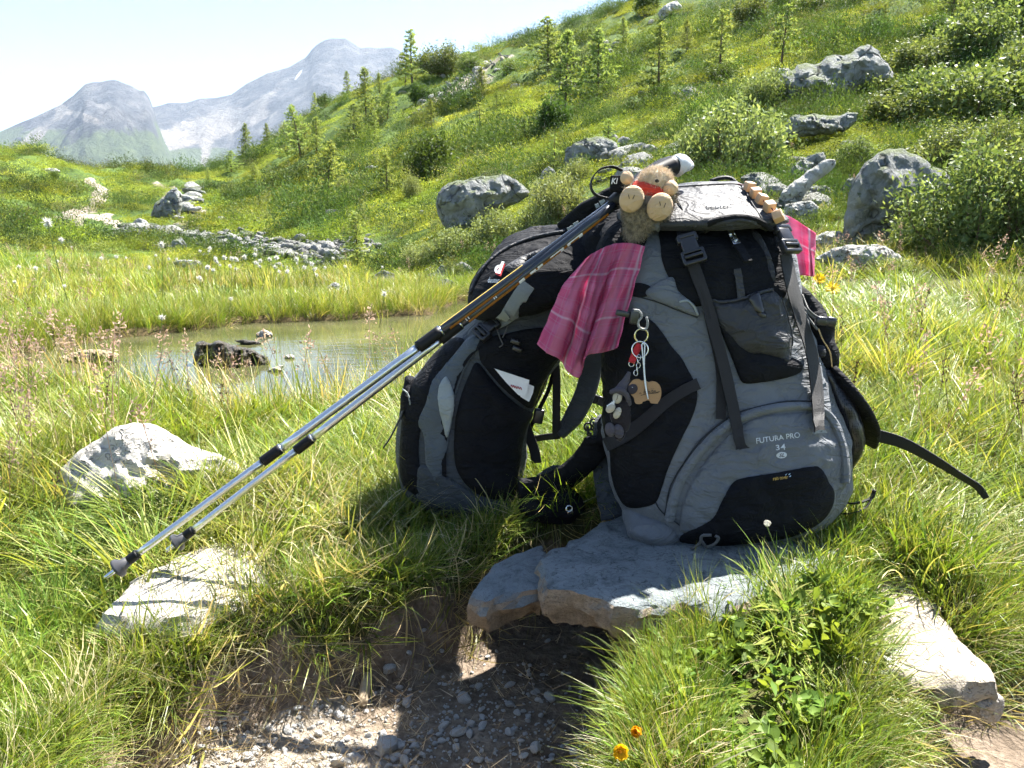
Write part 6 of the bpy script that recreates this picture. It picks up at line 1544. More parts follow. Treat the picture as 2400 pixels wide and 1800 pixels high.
printed('logo_print', 'deuter', *Z2([(1050, 520)])[0], 58, 15, -0.05, LB, M_WHITE, lid, 0.004, 0.1, 0.01)
# lettering
printed('lettering', 'FUTURA PRO', 1823, 1026, 103, 12.5, -0.135, BB, M_PRINT, big, 0.0012, bold=0.006)
printed('lettering', '34', 1829, 1048, 23, 13, -0.12, BB, M_PRINT, big, 0.0012, bold=0.006)
ov = np.array([(math.cos(t), math.sin(t)) for t in np.linspace(0, 2 * math.pi, 28, endpoint=False)])
printed('size_badge', '', 1831.5, 1066.5, 25, 15, -0.1, BB, M_PRINT, big, 0.0010, shp=(ov, [tuple(range(28))]))
printed('size_letters', 'SL', 1831.5, 1066.5, 13, 9, -0.1, BB, M_CHAR, big, 0.0016, shear=0.35, bold=0.02)
printed('rain_cover_lettering', 'rain cover', 1829, 1120, 35, 7.5, -0.13, BB, M_GOLD, base, 0.0012, bold=0.01)
for (cx, cy) in ((1842, 1112.5), (1849.5, 1111), (1851.5, 1116)):
    printed('drop_print', '', cx, cy, 6, 1.8, -0.75, BB, M_BLUEP, base, 0.0012, shp=(ov, [tuple(range(28))]))
# side of the pack, right: bunched dark pocket, cords, toggle, net pocket, belt
sp = [sec((1845,668),(1872,668),1.50,0.04), sec((1852,720),(1925,715),1.50,0.08), sec((1870,770),(1945,765),1.505,0.10), sec((1880,825),(1950,825),1.50,0.11), sec((1890,870),(1948,868),1.50,0.10), sec((1895,900),(1940,895),1.49,0.07)]
sp_v = loft(sp, 28, 28, 2.2, 0.008, 21, wf=22)
part('side_compression_bulge', *sp_v, M_BLACK, big); SPB = bvh(*sp_v)
patch('shiny_tab', [(1898,815),(1930,812),(1932,836),(1900,838)], SPB, M_RIP, big, 0.003, 0.003, 8, step=5)
np_ = [sec((1905,862),(1950,866),1.475,0.07), sec((1915,905),(1985,915),1.475,0.10), sec((1930,960),(2005,968),1.475,0.12), sec((1945,1010),(2015,1015),1.475,0.12), sec((1955,1055),(2008,1050),1.475,0.11), sec((1965,1098),(1990,1092),1.475,0.06)]
npv = loft(np_, 30, 30, 2.2, 0.004, 31, wf=18)
part('net_side_pocket', *npv, M_NET, big, label='black net pocket on the right side')
part('pocket_filling', *(npv[0] * 0.965 + npv[0].mean(0) * 0.035, npv[1]), M_BLACK, big)
bp = [at(1950,868,1.45), at(1995,921,1.42), at(2022,964,1.44), at(2036,1002,1.47), at(2030,1035,1.53)]
part('belt_wing', *strap3(bp, [(0.25,-1,0.2)] * 5, [0.028,0.036,0.044,0.046,0.046], 0.012), M_BLACK, big)
tp = [at(2018,1018,1.50), at(2060,1022,1.50), at(2120,1040,1.48), at(2190,1078,1.46), at(2250,1115,1.44), at(2290,1140,1.42), at(2312,1168,1.41)]
part('belt_strap', *strap3(tp, [(0.1,-0.25,1),(0.1,-0.3,1),(0.1,-0.4,0.9),(0.15,-0.6,0.8),(0.2,-0.8,0.6),(0.3,-0.9,0.4),(0.4,-0.6,0.6)], [0.030,0.027,0.025,0.023,0.020,0.020,0.012], 0.0025, 40), M_WEB, big)
lp_ = [at(1970,1172,1.45), at(2000,1180,1.43), at(2040,1168,1.42), at(2050,1148,1.42)]
part('lower_strap', *strap3(lp_, (0.1,-1,0.3), 0.012, 0.003), M_WEB, big)
part('lower_strap', *strap3([at(1960,1203,1.43), at(1995,1203,1.41), at(2030,1188,1.41), at(2048,1155,1.42)], (0, -1, 0.5), [0.010,0.009,0.012], 0.002), M_WEB, big)
def cord(name, pts, r, mat, parent, n=24): return part(name, *tube(crom(pts, n), r, 7), mat, parent)
M_CORD = m_webbing('speckled_cord', (0.10, 0.10, 0.10))
cord('side_cord', [at(1872,705,1.425), at(1890,728,1.42), at(1908,745,1.42), at(1922,752,1.42)], 0.0022, M_CORD, big)
cord('side_cord', [at(1872,712,1.42), at(1895,745,1.415), at(1910,765,1.41), at(1916,772,1.41)], 0.0022, M_CORD, big)
cord('side_cord', [at(1880,690,1.44), at(1888,710,1.43), at(1895,725,1.42), at(1905,735,1.42), at(1922,746,1.42)], 0.0018, M_CORD, big)
dv = nrm(at(1955,755,1.42) - at(1918,750,1.42)); uv_ = np.array([0, 0, 1.0]); uv_ = nrm(uv_ - dv * np.dot(uv_, dv)); wv = np.cross(dv, uv_)
tg = part('cord_toggle', *join(boxg(at(1925,752,1.42), dv, uv_, wv, 0.011, 0.008, 0.007, 0.6), boxg(at(1946,754,1.42), dv, uv_, wv, 0.010, 0.009, 0.008, 0.7)), M_PLAST, big)
cord('loose_string', [at(1918,770,1.41), at(1928,795,1.41), at(1945,825,1.42), at(1950,860,1.43)], 0.0012, m_plain('tan_string', (0.45, 0.32, 0.16), 0.7), big)
# webbing crossing the stretch pocket, and cord at the base
ribbon('side_strap', Z4([(645,415),(520,470),(400,570),(300,680),(180,760),(90,800)]), [26,28,30,30], BB, M_WEB, big, 0.013, 0.002)
for ex in ([(720,1355),(660,1360),(650,1400),(600,1440),(540,1470)], [(660,1395),(690,1430),(740,1410),(765,1375),(745,1360)]):
    L = np.array([hit(BB, *q)[0] + np.array([0, -0.022, -0.002]) for q in Z4(ex)])
    cord('base_cord', L, 0.0028, M_CORD, big)
part('foot_pad', *loft([sec((1590,1248),(1860,1245),1.44,0.20), sec((1600,1262),(1850,1258),1.43,0.19), sec((1625,1270),(1800,1266),1.43,0.15)], 30, 12, 2.5, 0.002, 5), M_BLACK, big)
part('bottom_corner', *loft([sec((1472,1195),(1600,1215),1.40,0.12), sec((1462,1225),(1600,1240),1.395,0.13), sec((1475,1255),(1590,1262),1.395,0.11), sec((1495,1262),(1570,1268),1.395,0.06)], 30, 20, 2.3, 0.006, 41, wf=20), M_GREY, big)
# hip belt on the left, thick pad curving down to the ground
hb = [at(1425,985,1.50), at(1400,1040,1.52), at(1365,1085,1.54), at(1320,1122,1.55), at(1270,1140,1.55), at(1215,1145,1.54)]
part('hip_belt', *strap3(hb, [(0.3,-0.5,1),(0.3,-0.4,1),(0.2,-0.3,1),(0,-0.3,1),(-0.2,-0.2,1),(0,-0.2,1)], [0.055,0.055,0.050,0.055,0.045,0.04], 0.022, 40), M_BLACK, big, label='black padded hip belt hanging to the left')
part('belt_shell', *strap3([at(1262,1122,1.585), at(1300,1104,1.585), at(1345,1106,1.58)], (0,-0.4,1), [0.02,0.03,0.02], 0.006), M_CHAR, big)
part('belt_pocket', *loft([sec((1225,1172),(1360,1158),1.54,0.04), sec((1215,1183),(1368,1175),1.54,0.055), sec((1222,1200),(1365,1198),1.54,0.055), sec((1235,1208),(1350,1210),1.54,0.04)], 30, 16, 2.4, 0.006, 51, wf=22), M_BLACK, big)
part('belt_pocket_slider', *join(ring(at(1334,1192,1.475), (0.2,-1,0.2), 0.006, 0.0016), boxg(at(1336,1199,1.475), (1,0,0.3), (-0.3,0,1), (0,1,0), 0.006, 0.004, 0.001)), M_STEEL, big)
# parts behind, by the left edge
part('side_padding', *strap3([at(1425,985,1.56), at(1420,1060,1.57), at(1425,1140,1.55), at(1445,1215,1.52)], [(1,-0.3,0)] * 4, [0.05,0.055,0.05,0.06], 0.05, 24), M_CHAR, big)
part('back_harness', *loft([sec((1365,690),(1440,690),1.62,0.10), sec((1345,620),(1450,620),1.63,0.13), sec((1350,570),(1465,565),1.635,0.14), sec((1385,520),(1480,515),1.64,0.13), sec((1420,478),(1500,475),1.65,0.10)], 28, 24, 2.3, 0.007, 61, wf=16), M_BLACK, big)
part('lift_handle', *tube(crom([at(1665,424,1.66), at(1690,417,1.66), at(1712,418,1.66), at(1725,428,1.66)], 14), 0.004, 8), M_WEB, big)
# ================================================================== small black daypack, seen from its side
SM = [
 sec((1000,1178),(1205,1190),1.655,0.16),
 sec((955,1150),(1222,1160),1.66,0.22),
 sec((936,1090),(1228,1105),1.665,0.245),
 sec((933,1030),(1235,1045),1.67,0.25),
 sec((942,960),(1243,980),1.675,0.25),
 sec((965,893),(1265,915),1.68,0.25),
 sec((1010,835),(1300,850),1.685,0.25),
 sec((1062,790),(1345,790),1.69,0.245),
 sec((1100,755),(1375,735),1.695,0.235),
 sec((1135,715),(1395,680),1.70,0.21),
 sec((1180,680),(1395,630),1.71,0.16),
]
sm_loc = at(1090, 1195, 1.62)
sm = thing('daypack', 'smaller black and charcoal daypack standing in the grass on its side of the poles', 'backpack', sm_loc)
sm['label'] = 'smaller black and charcoal daypack with a white paper in its side pocket'
SV, SF = loft(SM, 84, 110, 2.5, 0.007, 77)
part('main_body', SV, SF, M_CHAR, sm)
_stack = [(SV, SF)]
SB = bvh(SV, SF)
# hood with the logo
HD = [
 sec((1112,738),(1330,705),1.645,0.20,0.0),
 sec((1101,705),(1385,668),1.65,0.235,0.05),
 sec((1108,665),(1412,628),1.66,0.25,0.1),
 sec((1130,620),(1425,592),1.67,0.25,0.15),
 sec((1165,582),(1425,560),1.685,0.235,0.2),
 sec((1215,556),(1420,538),1.70,0.19,0.2),
 sec((1270,544),(1400,524),1.715,0.11,0.2),
]
HV, HF = loft(HD, 72, 70, 2.5, 0.007, 81)
hood = part('hood', HV, HF, M_BLACK, sm); HB = bvh(HV, HF)
seam('hood_piping', [(1103,690),(1128,640),(1165,600),(1210,574),(1260,557),(1325,545)], HB, M_RIP, hood, 0.0035, 0.003)
patch('hood_zip_patch', [(1185,628),(1225,603),(1290,578),(1323,570),(1318,582),(1270,596),(1235,608),(1222,628),(1200,640)], HB, M_RIP, hood, 0.003, 0.004, 10, step=5, noise=0.002)
pd = glyphs('d', 1.0, 0.25, 0.06)
printed('logo_shadow', '', 1174.5, 634.5, 20, 29, 0.15, HB, M_RED, hood, 0.004, shp=pd)
printed('logo_letter', '', 1173, 631, 19, 28, 0.15, HB, M_WHITE, hood, 0.0055, shp=pd)
printed('logo_word', 'deuter', 1160, 659, 26, 12, 0.02, HB, M_WHITE, hood, 0.005, 0.3, 0.01)
# grey hood strap running down to its buckle
ribbon('hood_strap', [(1238,668),(1212,705),(1192,740)], [32,36,38], HB, M_STRAPG, hood, 0.006, 0.003, label='pale grey webbing strap')
ribbon('hood_strap_lower', [(1196,738),(1178,752),(1162,765)], [38,34,26], bvh(*join((SV, SF), (HV, HF))), M_STRAPG, sm, 0.010, 0.003)
SBH = bvh(*join((SV, SF), (HV, HF)))
o, d, s_, n = frame(SBH, 1145, 780, -14, 14); buckle(sm, o + n * 0.008, d, s_, n, 0.05, 0.034)
ribbon('side_webbing', [(1140,790),(1095,830),(1060,900),(1040,1000),(1035,1100),(1040,1190)], [24,22,22,22,24], SBH, M_BLACK, sm, 0.006, 0.002)
# panels
patch('front_panel', [(1062,795),(1020,830),(985,875),(960,915),(948,960),(940,1040),(940,1110),(955,1145),(1000,1165),(985,1100),(982,1030),(1000,960),(1030,890),(1070,830),(1090,800)], SBH, M_BLACK, sm, 0.003, 0.005, 20, step=8, noise=0.003)
patch('slate_panel', [(1105,790),(1060,840),(1020,880),(1005,900),(1000,940),(980,985),(995,1020),(1000,1080),(1010,1130),(1030,1140),(1048,1050),(1062,960),(1080,890),(1110,830),(1135,800)], SBH, M_SLATE, sm, 0.004, 0.004, 20, step=8, noise=0.003)
patch('pale_panel', [(1050,886),(1035,900),(1029,925),(1033,960),(1042,1000),(1050,1024),(1060,985),(1065,945),(1063,915)], bvh(*join((SV, SF), (HV, HF))), M_PALE, sm, 0.0095, 0.002, 10, step=5, label='pale grey leaf-shaped reflective panel')
patch('side_pocket', [(1118,850),(1100,880),(1080,930),(1068,985),(1064,1060),(1075,1110),(1110,1150),(1160,1170),(1205,1160),(1215,1100),(1222,1040),(1235,990),(1245,968),(1215,950),(1180,920),(1145,880)], SBH, M_BLACK, sm, 0.004, 0.014, 30, step=9, noise=0.004, label='black stretch side pocket holding the paper')
patch('upper_side_panel', [(1130,800),(1180,785),(1250,770),(1330,770),(1340,800),(1300,850),(1265,905),(1245,955),(1215,940),(1180,910),(1145,870),(1125,840)], SBH, M_BLACK, sm, 0.003, 0.003, 20, step=9, noise=0.003)
patch('base_panel', [(990,1090),(1050,1120),(1110,1155),(1170,1175),(1200,1182),(1190,1200),(1080,1200),(1010,1185),(975,1150)], SBH, M_CHAR, sm, 0.004, 0.004, 15, step=8)
# front zip pocket poking out at the left
fp = [sec((948,893),(975,893),1.64,0.05), sec((942,915),(985,915),1.64,0.09), sec((940,950),(990,955),1.645,0.11), sec((941,985),(985,995),1.65,0.10), sec((948,1010),(975,1020),1.66,0.05)]
part('front_zip_pocket', *loft(fp, 26, 20, 2.2, 0.003, 91, wf=20), M_BLACK, sm)
part('zip_cord', *tube(crom([at(943,912,1.585), at(955,922,1.58), at(960,940,1.58), at(962,952,1.585)], 12), 0.0016, 6), M_PALE, sm)
part('loose_strap', *strap3([at(945,960,1.60), at(935,985,1.58), at(915,1025,1.58), at(898,1050,1.58)], (0.5,-1,0.3), [0.012,0.008,0.006], 0.002), M_WEB, sm)
# back net and frame
b0, b1, b2, b3 = at(1292,864,1.72), at(1238,975,1.70), at(1250,980,1.66), at(1297,880,1.66)
nv = np.array([[a * (1 - v) + b * v for v in np.linspace(0, 1, 12)] for a, b in zip(np.linspace(b0, b1, 12), np.linspace(b3, b2, 12))])
nvf = strap3([at(1284,850,1.66), at(1262,905,1.66), at(1236,968,1.66)], [(1,-0.6,0.1)] * 3, [0.026,0.034,0.022], 0.002, 20)
part('back_net', *nvf, M_NET, sm, label='see-through back ventilation net')
part('frame_edge', *tube(crom([at(1300,862,1.67), at(1285,915,1.67), at(1258,970,1.67), at(1240,1010,1.67)], 20), 0.0045, 8), M_BLACK, sm)
o = at(1262, 975, 1.65); part('adjuster', *boxg(o, (1,0,-0.2), (0.2,0,1), (0,1,0), 0.011, 0.016, 0.008, 0.5), M_PLAST, sm)
part('loose_strap', *strap3([at(1228,985,1.64), at(1240,1020,1.635), at(1252,1055,1.635), at(1258,1085,1.635)], (1,-0.2,0.3), [0.020,0.022,0.022], 0.003), M_WEB, sm)
# shoulder straps
part('shoulder_webbing', *strap3([at(1298,815,1.66), at(1304,880,1.65), at(1304,950,1.65), at(1304,1028,1.655)], (1,-0.1,0), [0.016,0.017,0.017,0.018], 0.004), M_WEB, sm)
part('shoulder_strap', *strap3([at(1392,800,1.67), at(1385,870,1.66), at(1370,925,1.65), at(1345,975,1.65), at(1312,1018,1.655)], [(1,-0.4,0.1),(1,-0.4,0.1),(1,-0.4,0.35),(1,-0.4,0.6),(0.8,-0.4,0.8)], [0.048,0.046,0.044,0.042,0.026], 0.016, 32), M_CHAR, sm, label='charcoal padded shoulder strap')
part('lower_webbing', *strap3([at(1308,1022,1.66), at(1280,1024,1.665), at(1245,1030,1.665)], (0,-0.3,1), 0.016, 0.003, 12), M_WEB, sm)
for c, ax in (((1392,934),(1,0,-0.4)), ((1408,940),(1,0,-0.5))):
    part('chest_buckle', *boxg(at(*c, 1.66), ax, (0.4,0,1), (0,1,0), 0.008, 0.010, 0.006, 0.5), M_PLAST, sm)
for (a, b) in ((1378,1000),(1392,990),(1385,1015),(1400,1010)):
    part('clip', *join(ring(at(a, b, 1.62), (0.3,-1,0.1), 0.008, 0.0025, 16, 6), boxg(at(a, b + 8, 1.62), (1,0,0.2), (-0.2,0,1), (0,1,0), 0.003, 0.009, 0.003, 0.4)), M_PLAST, sm)
for q in ([(1165,770),(1172,790),(1178,805),(1170,812)], [(1178,790),(1185,775),(1190,762)]):
    cord('pull_cord', [hit(SBH, *p)[0] + np.array([0, -0.01, 0]) for p in q], 0.0014, M_CORD, sm)
for q in ((1208,799),(1212,816)):
    o = hit(SBH, *q)[0] + np.array([0, -0.012, 0]); part('cord_lock', *boxg(o, (1,0,-0.4), (0.4,0,1), (0,1,0), 0.010, 0.005, 0.005, 0.6), M_PLAST, sm)
# shoulder yoke between hood and the big pack
part('yoke', *strap3([at(1325,545,1.70), at(1380,505,1.66), at(1430,470,1.64), at(1462,450,1.62)], [(0.3,-0.6,1)] * 4, [0.05,0.06,0.05,0.035], 0.02, 24), M_BLACK, sm)
for (a, b, c_, d_) in ((1338,536,18,10), (1352,528,14,14), (1412,474,14,9), (1400,482,10,8)):
    part('strap_tab', *boxg(at(a, b, 1.615), (1,0,0.5), (-0.5,0.2,1), (0,1,0), c_ * 0.0004, d_ * 0.0005, 0.002, 0.3), M_PALE, sm)

# folded paper in the side pocket
pp = thing('paper_note', 'folded white paper with red handwriting sticking out of the side pocket', 'paper', at(1190, 930, 1.53))
M_PAPER = m_plain('white_paper', (0.72, 0.73, 0.76), 0.7, 0.3)
def sheet(pts, Y, dy=0.0):
    P = np.array([at(a, b, Y + dy * i) for i, (a, b) in enumerate(pts)]); k = len(P)
    V = np.concatenate([P, P + np.array([0, 0.0012, 0])]); Fc = [tuple(range(k)), tuple(range(2 * k - 1, k - 1, -1))] + [(i, k + i, k + (i + 1) % k, (i + 1) % k) for i in range(k)]
    return V, Fc
part('sheet', *sheet([(1159,864),(1241,891),(1236,918),(1228,932),(1214,925),(1185,895)], 1.520), M_PAPER, pp, smooth=False)
part('sheet', *sheet([(1205,885),(1252,906),(1249,921),(1240,942),(1220,930)], 1.5265), M_PAPER, pp, smooth=False)
M_INK = m_plain('red_ink', (0.45, 0.06, 0.09), 0.6, 0.2)
hw = [(1197,906),(1199,902),(1201,908),(1204,903),(1206,909),(1209,905),(1211,911),(1214,906),(1217,912),(1220,908),(1223,914)]
part('handwriting', *tube(crom([at(a, b, 1.5185) for a, b in hw], 60), 0.0007, 5), M_INK, pp)

# ================================================================== trekking poles
M_ALU = m_plain('brushed_aluminium', (0.66, 0.67, 0.68), 0.28, 0.5, 1.0, 0.1, 200)
M_SHAFT = m_plain('dark_blue_lacquer', (0.022, 0.026, 0.036), 0.18, 0.6)
M_RUB = m_plain('black_rubber', (0.006, 0.006, 0.007), 0.5, 0.25)
M_ORANGE = m_plain('bronze_lacquer', (0.30, 0.12, 0.02), 0.25, 0.6)
M_GOLDL = m_plain('gold_lacquer', (0.62, 0.45, 0.10), 0.25, 0.6)
M_GBASK = m_plain('grey_plastic_basket', (0.06, 0.06, 0.065), 0.4, 0.5)
def pole(name, label, tip_px, mid_px, top_px, Yt, Ym, Ytop, c1, c2, upper_marks, grip=True):
    A = at(*tip_px, Yt); C = at(*top_px, Ytop); d = nrm(C - A); ln = np.linalg.norm(C - A)
    r = thing(name, label, 'trekking pole', A, 'trekking poles leaning on the packs')
    def seg(nm, t0, t1, rad, mat, n=14, par=None, rad2=None):
        rr = np.linspace(rad, rad2 or rad, 8); P = np.array([A + d * (ln * (t0 + (t1 - t0) * i / 7)) for i in range(8)])
        return part(nm, *tube(P, rr, n), mat, par or r)
    side = nrm(np.cross(d, (0, 1, 0))); nv = np.cross(side, d)
    seg('tip', -0.02, 0.012, 0.0035, M_STEEL, 10, None, 0.005)
    b = part('basket', *tube([A + d * (ln * t) for t in (0.0, 0.003, 0.007, 0.013, 0.026)], [0.008, 0.017, 0.0165, 0.010, 0.008], 18), M_GBASK, r)
    seg('basket_collar', 0.024, 0.040, 0.0085, M_RUB, 14, b)
    seg('lower_shaft', 0.03, c1 + 0.01, 0.0062, M_ALU)
    k = seg('clamp', c1, c1 + 0.035, 0.0094, M_RUB); seg('clamp_ring', c1 + 0.034, c1 + 0.037, 0.0092, M_STEEL, 14, k)
    seg('middle_shaft', c1 + 0.03, c2 + 0.01, 0.0074, M_ALU)
    k = seg('clamp', c2, c2 + 0.045, 0.0108, M_RUB); seg('clamp_ring', c2 + 0.044, c2 + 0.047, 0.0105, M_STEEL, 14, k)
    us = seg('upper_shaft', c2 + 0.03, 0.985, 0.0086, M_SHAFT)
    # lacquer stripes and marks wrap the shaft: thin shells just proud of it
    def shell(nm, t0, t1, a0, a1, mat, par, rad=0.00875, m=10, nn=2):
        V = []
        for i in range(nn):
            p = A + d * (ln * (t0 + (t1 - t0) * i / (nn - 1)))
            for j in range(m):
                a = a0 + (a1 - a0) * j / (m - 1); V.append(p + rad * (math.cos(a) * view + math.sin(a) * dn))
        return part(nm, V, gridfaces(nn, m), mat, par)
    view = nrm(CAM - (A + C) / 2); view = nrm(view - d * np.dot(view, d)); dn = np.cross(d, view); 
    if dn[2] > 0: dn = -dn
    shell('bronze_stripe', c2 + 0.06, 0.965, 0.55, 1.5, M_ORANGE, us, 0.0088, 10, 12)
    shell('gold_stripe', c2 + 0.05, c2 + 0.22, -1.25, -0.95, M_GOLDL, us, 0.0088, 5, 6)
    for t in upper_marks['ticks']:
        shell('scale_tick', t, t + 0.0016, -0.35, 0.35, M_WHITE, us, 0.00885, 6)
    for (t, w, typ) in upper_marks['letters']:
        # block letters printed across the bronze stripe
        if typ == 'I': bars = [(t, t + w, 0.45, 1.45)]
        elif typ == 'V': bars = [(t, t + w * 0.45, 0.45, 1.0), (t + w * 0.3, t + w * 0.7, 0.9, 1.45), (t + w * 0.6, t + w, 0.45, 1.0)]
        elif typ == 'D': bars = [(t, t + w, 0.45, 0.7), (t + w * 0.75, t + w, 0.45, 1.45), (t + w * 0.2, t + w, 1.25, 1.45)]
        else: bars = [(t, t + w, 0.45, 0.7), (t + w * 0.75, t + w, 0.45, 1.45), (t, t + w * 0.2, 0.45, 1.2)]
        for b_ in bars: shell('block_letter', *b_, M_WHITE, us, 0.0090, 6)
    return r, A, C, d
letters = dict(ticks=[], letters=[])
pA = pole('trekking_pole', 'front trekking pole, its basket at the far left edge of the flat stone', (271,1336), None, (1452,466), 1.235, 0, 1.50, 0.272, 0.577,
          dict(ticks=[0.602, 0.606], letters=[]))
pB = pole('trekking_pole', 'rear trekking pole with block lettering, its basket standing back on the flat stone', (410,1275), None, (1456,468), 1.335, 0, 1.475, 0.270, 0.592,
          dict(ticks=[0.650, 0.655, 0.712, 0.716], letters=[(0.765, 0.012, 'I'), (0.79, 0.028, 'V'), (0.835, 0.030, 'D'), (0.873, 0.034, 'C')]))
# grips at the top, straps
rA, A_, C_, d_ = pA
M_KNOB = m_plain('white_grip_cap', (0.5, 0.51, 0.53), 0.35, 0.5)
gp = [at(1435,478,1.485), at(1465,458,1.475), at(1500,428,1.50), at(1540,404,1.53), at(1580,388,1.55)]
g1 = part('grip', *tube(crom(gp, 24), np.interp(np.linspace(0, 1, 24), [0, .2, .5, .8, 1], [0.013, 0.016, 0.015, 0.017, 0.019]), 16), M_RUB, pB[0])
kp = [at(1580,389,1.548), at(1592,388,1.555), at(1601,395,1.56), at(1604,404,1.56)]
part('grip_cap', *tube(crom(kp, 14), np.interp(np.linspace(0, 1, 14), [0, .35, .8, 1], [0.019, 0.022, 0.021, 0.011]), 16), M_KNOB, g1)
gp = [at(1425,486,1.51), at(1460,455,1.53), at(1500,425,1.56), at(1545,396,1.59), at(1572,386,1.60)]
g2 = part('grip', *tube(crom(gp, 20), np.interp(np.linspace(0, 1, 20), [0, .3, 1], [0.012, 0.015, 0.017]), 14), M_RUB, rA)
part('grip_cap', *ellipsoid(at(1578,384,1.60), np.array([0.014,0,0.004]), np.array([0,0.016,0]), np.array([-0.004,0,0.015])), M_KNOB, g2)
# wrist strap loop and its lettered band
lc = at(1419, 428, 1.485)
lr = [at(1458,400,1.49), at(1436,391,1.485), at(1408,396,1.48), at(1389,416,1.48), at(1385,438,1.48), at(1396,456,1.485), at(1424,465,1.49), at(1440,462,1.495)]
Ls = crom(lr, 40); c0 = Ls.mean(0)
sd_ = np.repeat([[0.15, -1.0, 0.25]], 8, 0)
part('wrist_strap', *strap3(lr, sd_, 0.011, 0.0022, 40), M_WEB, pB[0])
bandV = boxg(at(1446,431,1.462), (1,0,-0.03), (0.03,0,1), (0,1,0), 0.0125, 0.0145, 0.006, 0.5)
band = part('strap_band', *bandV, M_BLACK, pB[0])
printed('strap_lettering', 'KI', 1440.5, 424, 16, 14, 0.0, bvh(*bandV), M_WHITE, band, 0.0006, 0.25, 0.02)
# ================================================================== plush toy on top
def m_fur(name, c1, c2):
    s = NT(name); o = s.obj(); n = s.noise(120, 6, 0.7, o)
    s.set(s.ramp(n, [(0.35, c1), (0.65, c2)]), 0.9, 0.1, 0, s.bump(n, 1.0, 0.003)); s.b.inputs['Sheen Weight'].default_value = 0.4
    return s.m
M_FUR = m_fur('grizzled_brown_plush', (0.10, 0.075, 0.05), (0.42, 0.34, 0.25))
M_CREAM = m_fur('cream_plush', (0.66, 0.50, 0.34), (0.85, 0.72, 0.55))
M_SOLE = m_fabric('tan_felt', (0.55, 0.38, 0.24), 0.9, 600, 0.1)
M_VEST = m_fabric('red_felt', (0.55, 0.05, 0.03), 0.85, 600, 0.15)
def blob(shapes, vox=0.003):
    """one continuous skin round several ellipsoids"""
    V, Fc = join(*[ellipsoid(*s) for s in shapes])
    me = mkmesh('tmp', V, Fc); ob = bpy.data.objects.new('tmp', me); COL.objects.link(ob)
    md = ob.modifiers.new('r', 'REMESH'); md.mode = 'VOXEL'; md.voxel_size = vox
    sm_ = ob.modifiers.new('s', 'SMOOTH'); sm_.factor = 0.6; sm_.iterations = 4
    bpy.context.view_layer.update(); dg = bpy.context.evaluated_depsgraph_get(); m2 = ob.evaluated_get(dg).to_mesh()
    V2 = np.array([v.co[:] for v in m2.vertices]); F2 = [tuple(p.vertices) for p in m2.polygons]; N2 = np.array([v.normal[:] for v in m2.vertices])
    ob.evaluated_get(dg).to_mesh_clear(); bpy.data.objects.remove(ob); bpy.data.meshes.remove(me)
    return V2, F2, N2
def furhair(V, N, Fc, n, ln, wd, seed, down=(0, 0, -0.3), mask=None):
    r = np.random.default_rng(seed); idx = np.arange(len(V)) if mask is None else np.where(mask)[0]
    k = r.choice(idx, n); p = V[k] + r.normal(0, 0.001, (n, 3)); nn = nrm(N[k] + r.normal(0, 0.45, (n, 3)) + np.asarray(down))
    t = nrm(np.cross(nn, r.normal(0, 1, (n, 3)))); L = ln * r.uniform(0.6, 1.3, (n, 1))
    vv = np.stack([p - t * wd, p + t * wd, p + nn * L], 1).reshape(-1, 3)
    return vv, np.arange(3 * n).reshape(-1, 3)
PY = 1.462
def pp_(px, py, Y=PY): return at(px, py, Y)
px1 = 1.0 / FPX * PY
def eb(px, py, Y, rx, ry, rz, tilt=0.0):
    c, s = math.cos(tilt), math.sin(tilt)
    return (pp_(px, py, Y), np.array([rx * c, 0, -rx * s]), np.array([0, ry, 0]), np.array([rz * s, 0, rz * c]), 20, 12)
plush = thing('plush_toy', 'small brown plush animal in a red vest sitting on the backpack lid', 'plush toy', pp_(1512, 530))
bodyV, bodyF, bodyN = blob([eb(1513,488,1.455,0.040,0.036,0.036), eb(1508,506,1.45,0.033,0.030,0.024), eb(1515,458,1.475,0.034,0.030,0.024),
    eb(1480,452,1.46,0.013,0.014,0.022,-0.5), eb(1562,466,1.462,0.016,0.016,0.022,0.4), eb(1484,478,1.435,0.018,0.026,0.018), eb(1545,492,1.435,0.020,0.026,0.019),
    eb(1492,535,1.455,0.020,0.020,0.026,0.5), eb(1500,520,1.455,0.018,0.020,0.022,0.3)], 0.003)
pbody = part('body', bodyV, bodyF, M_FUR, plush)
hv, hf = furhair(bodyV, bodyN, bodyF, 9000, 0.0085, 0.0005, 5)
part('fur', hv, hf, M_FUR, pbody, False, kind='stuff')
headV, headF, headN = blob([eb(1537,424,1.455,0.028,0.026,0.019), eb(1537,416,1.47,0.024,0.026,0.016), eb(1518,415,1.48,0.007,0.006,0.007), eb(1556,419,1.48,0.007,0.006,0.007), eb(1540,425,1.438,0.011,0.012,0.008)], 0.0028)
phead = part('head', headV, headF, M_CREAM, plush)
hv, hf = furhair(headV, headN, headF, 4500, 0.008, 0.0005, 6, (0, 0, 0.1)); part('fur', hv, hf, M_CREAM, phead, False, kind='stuff')
M_DARK = m_plain('dark_stitch', (0.03, 0.02, 0.015), 0.5)
part('nose', *ellipsoid(pp_(1540,424,1.426), np.array([0.004,0,0]), np.array([0,0.003,0]), np.array([0,0,0.003])), M_DARK, phead)
for ex in (1528, 1547): part('eye', *ellipsoid(pp_(ex,418,1.440), np.array([0.0025,0,0]), np.array([0,0.002,0]), np.array([0,0,0.0025])), M_DARK, phead)
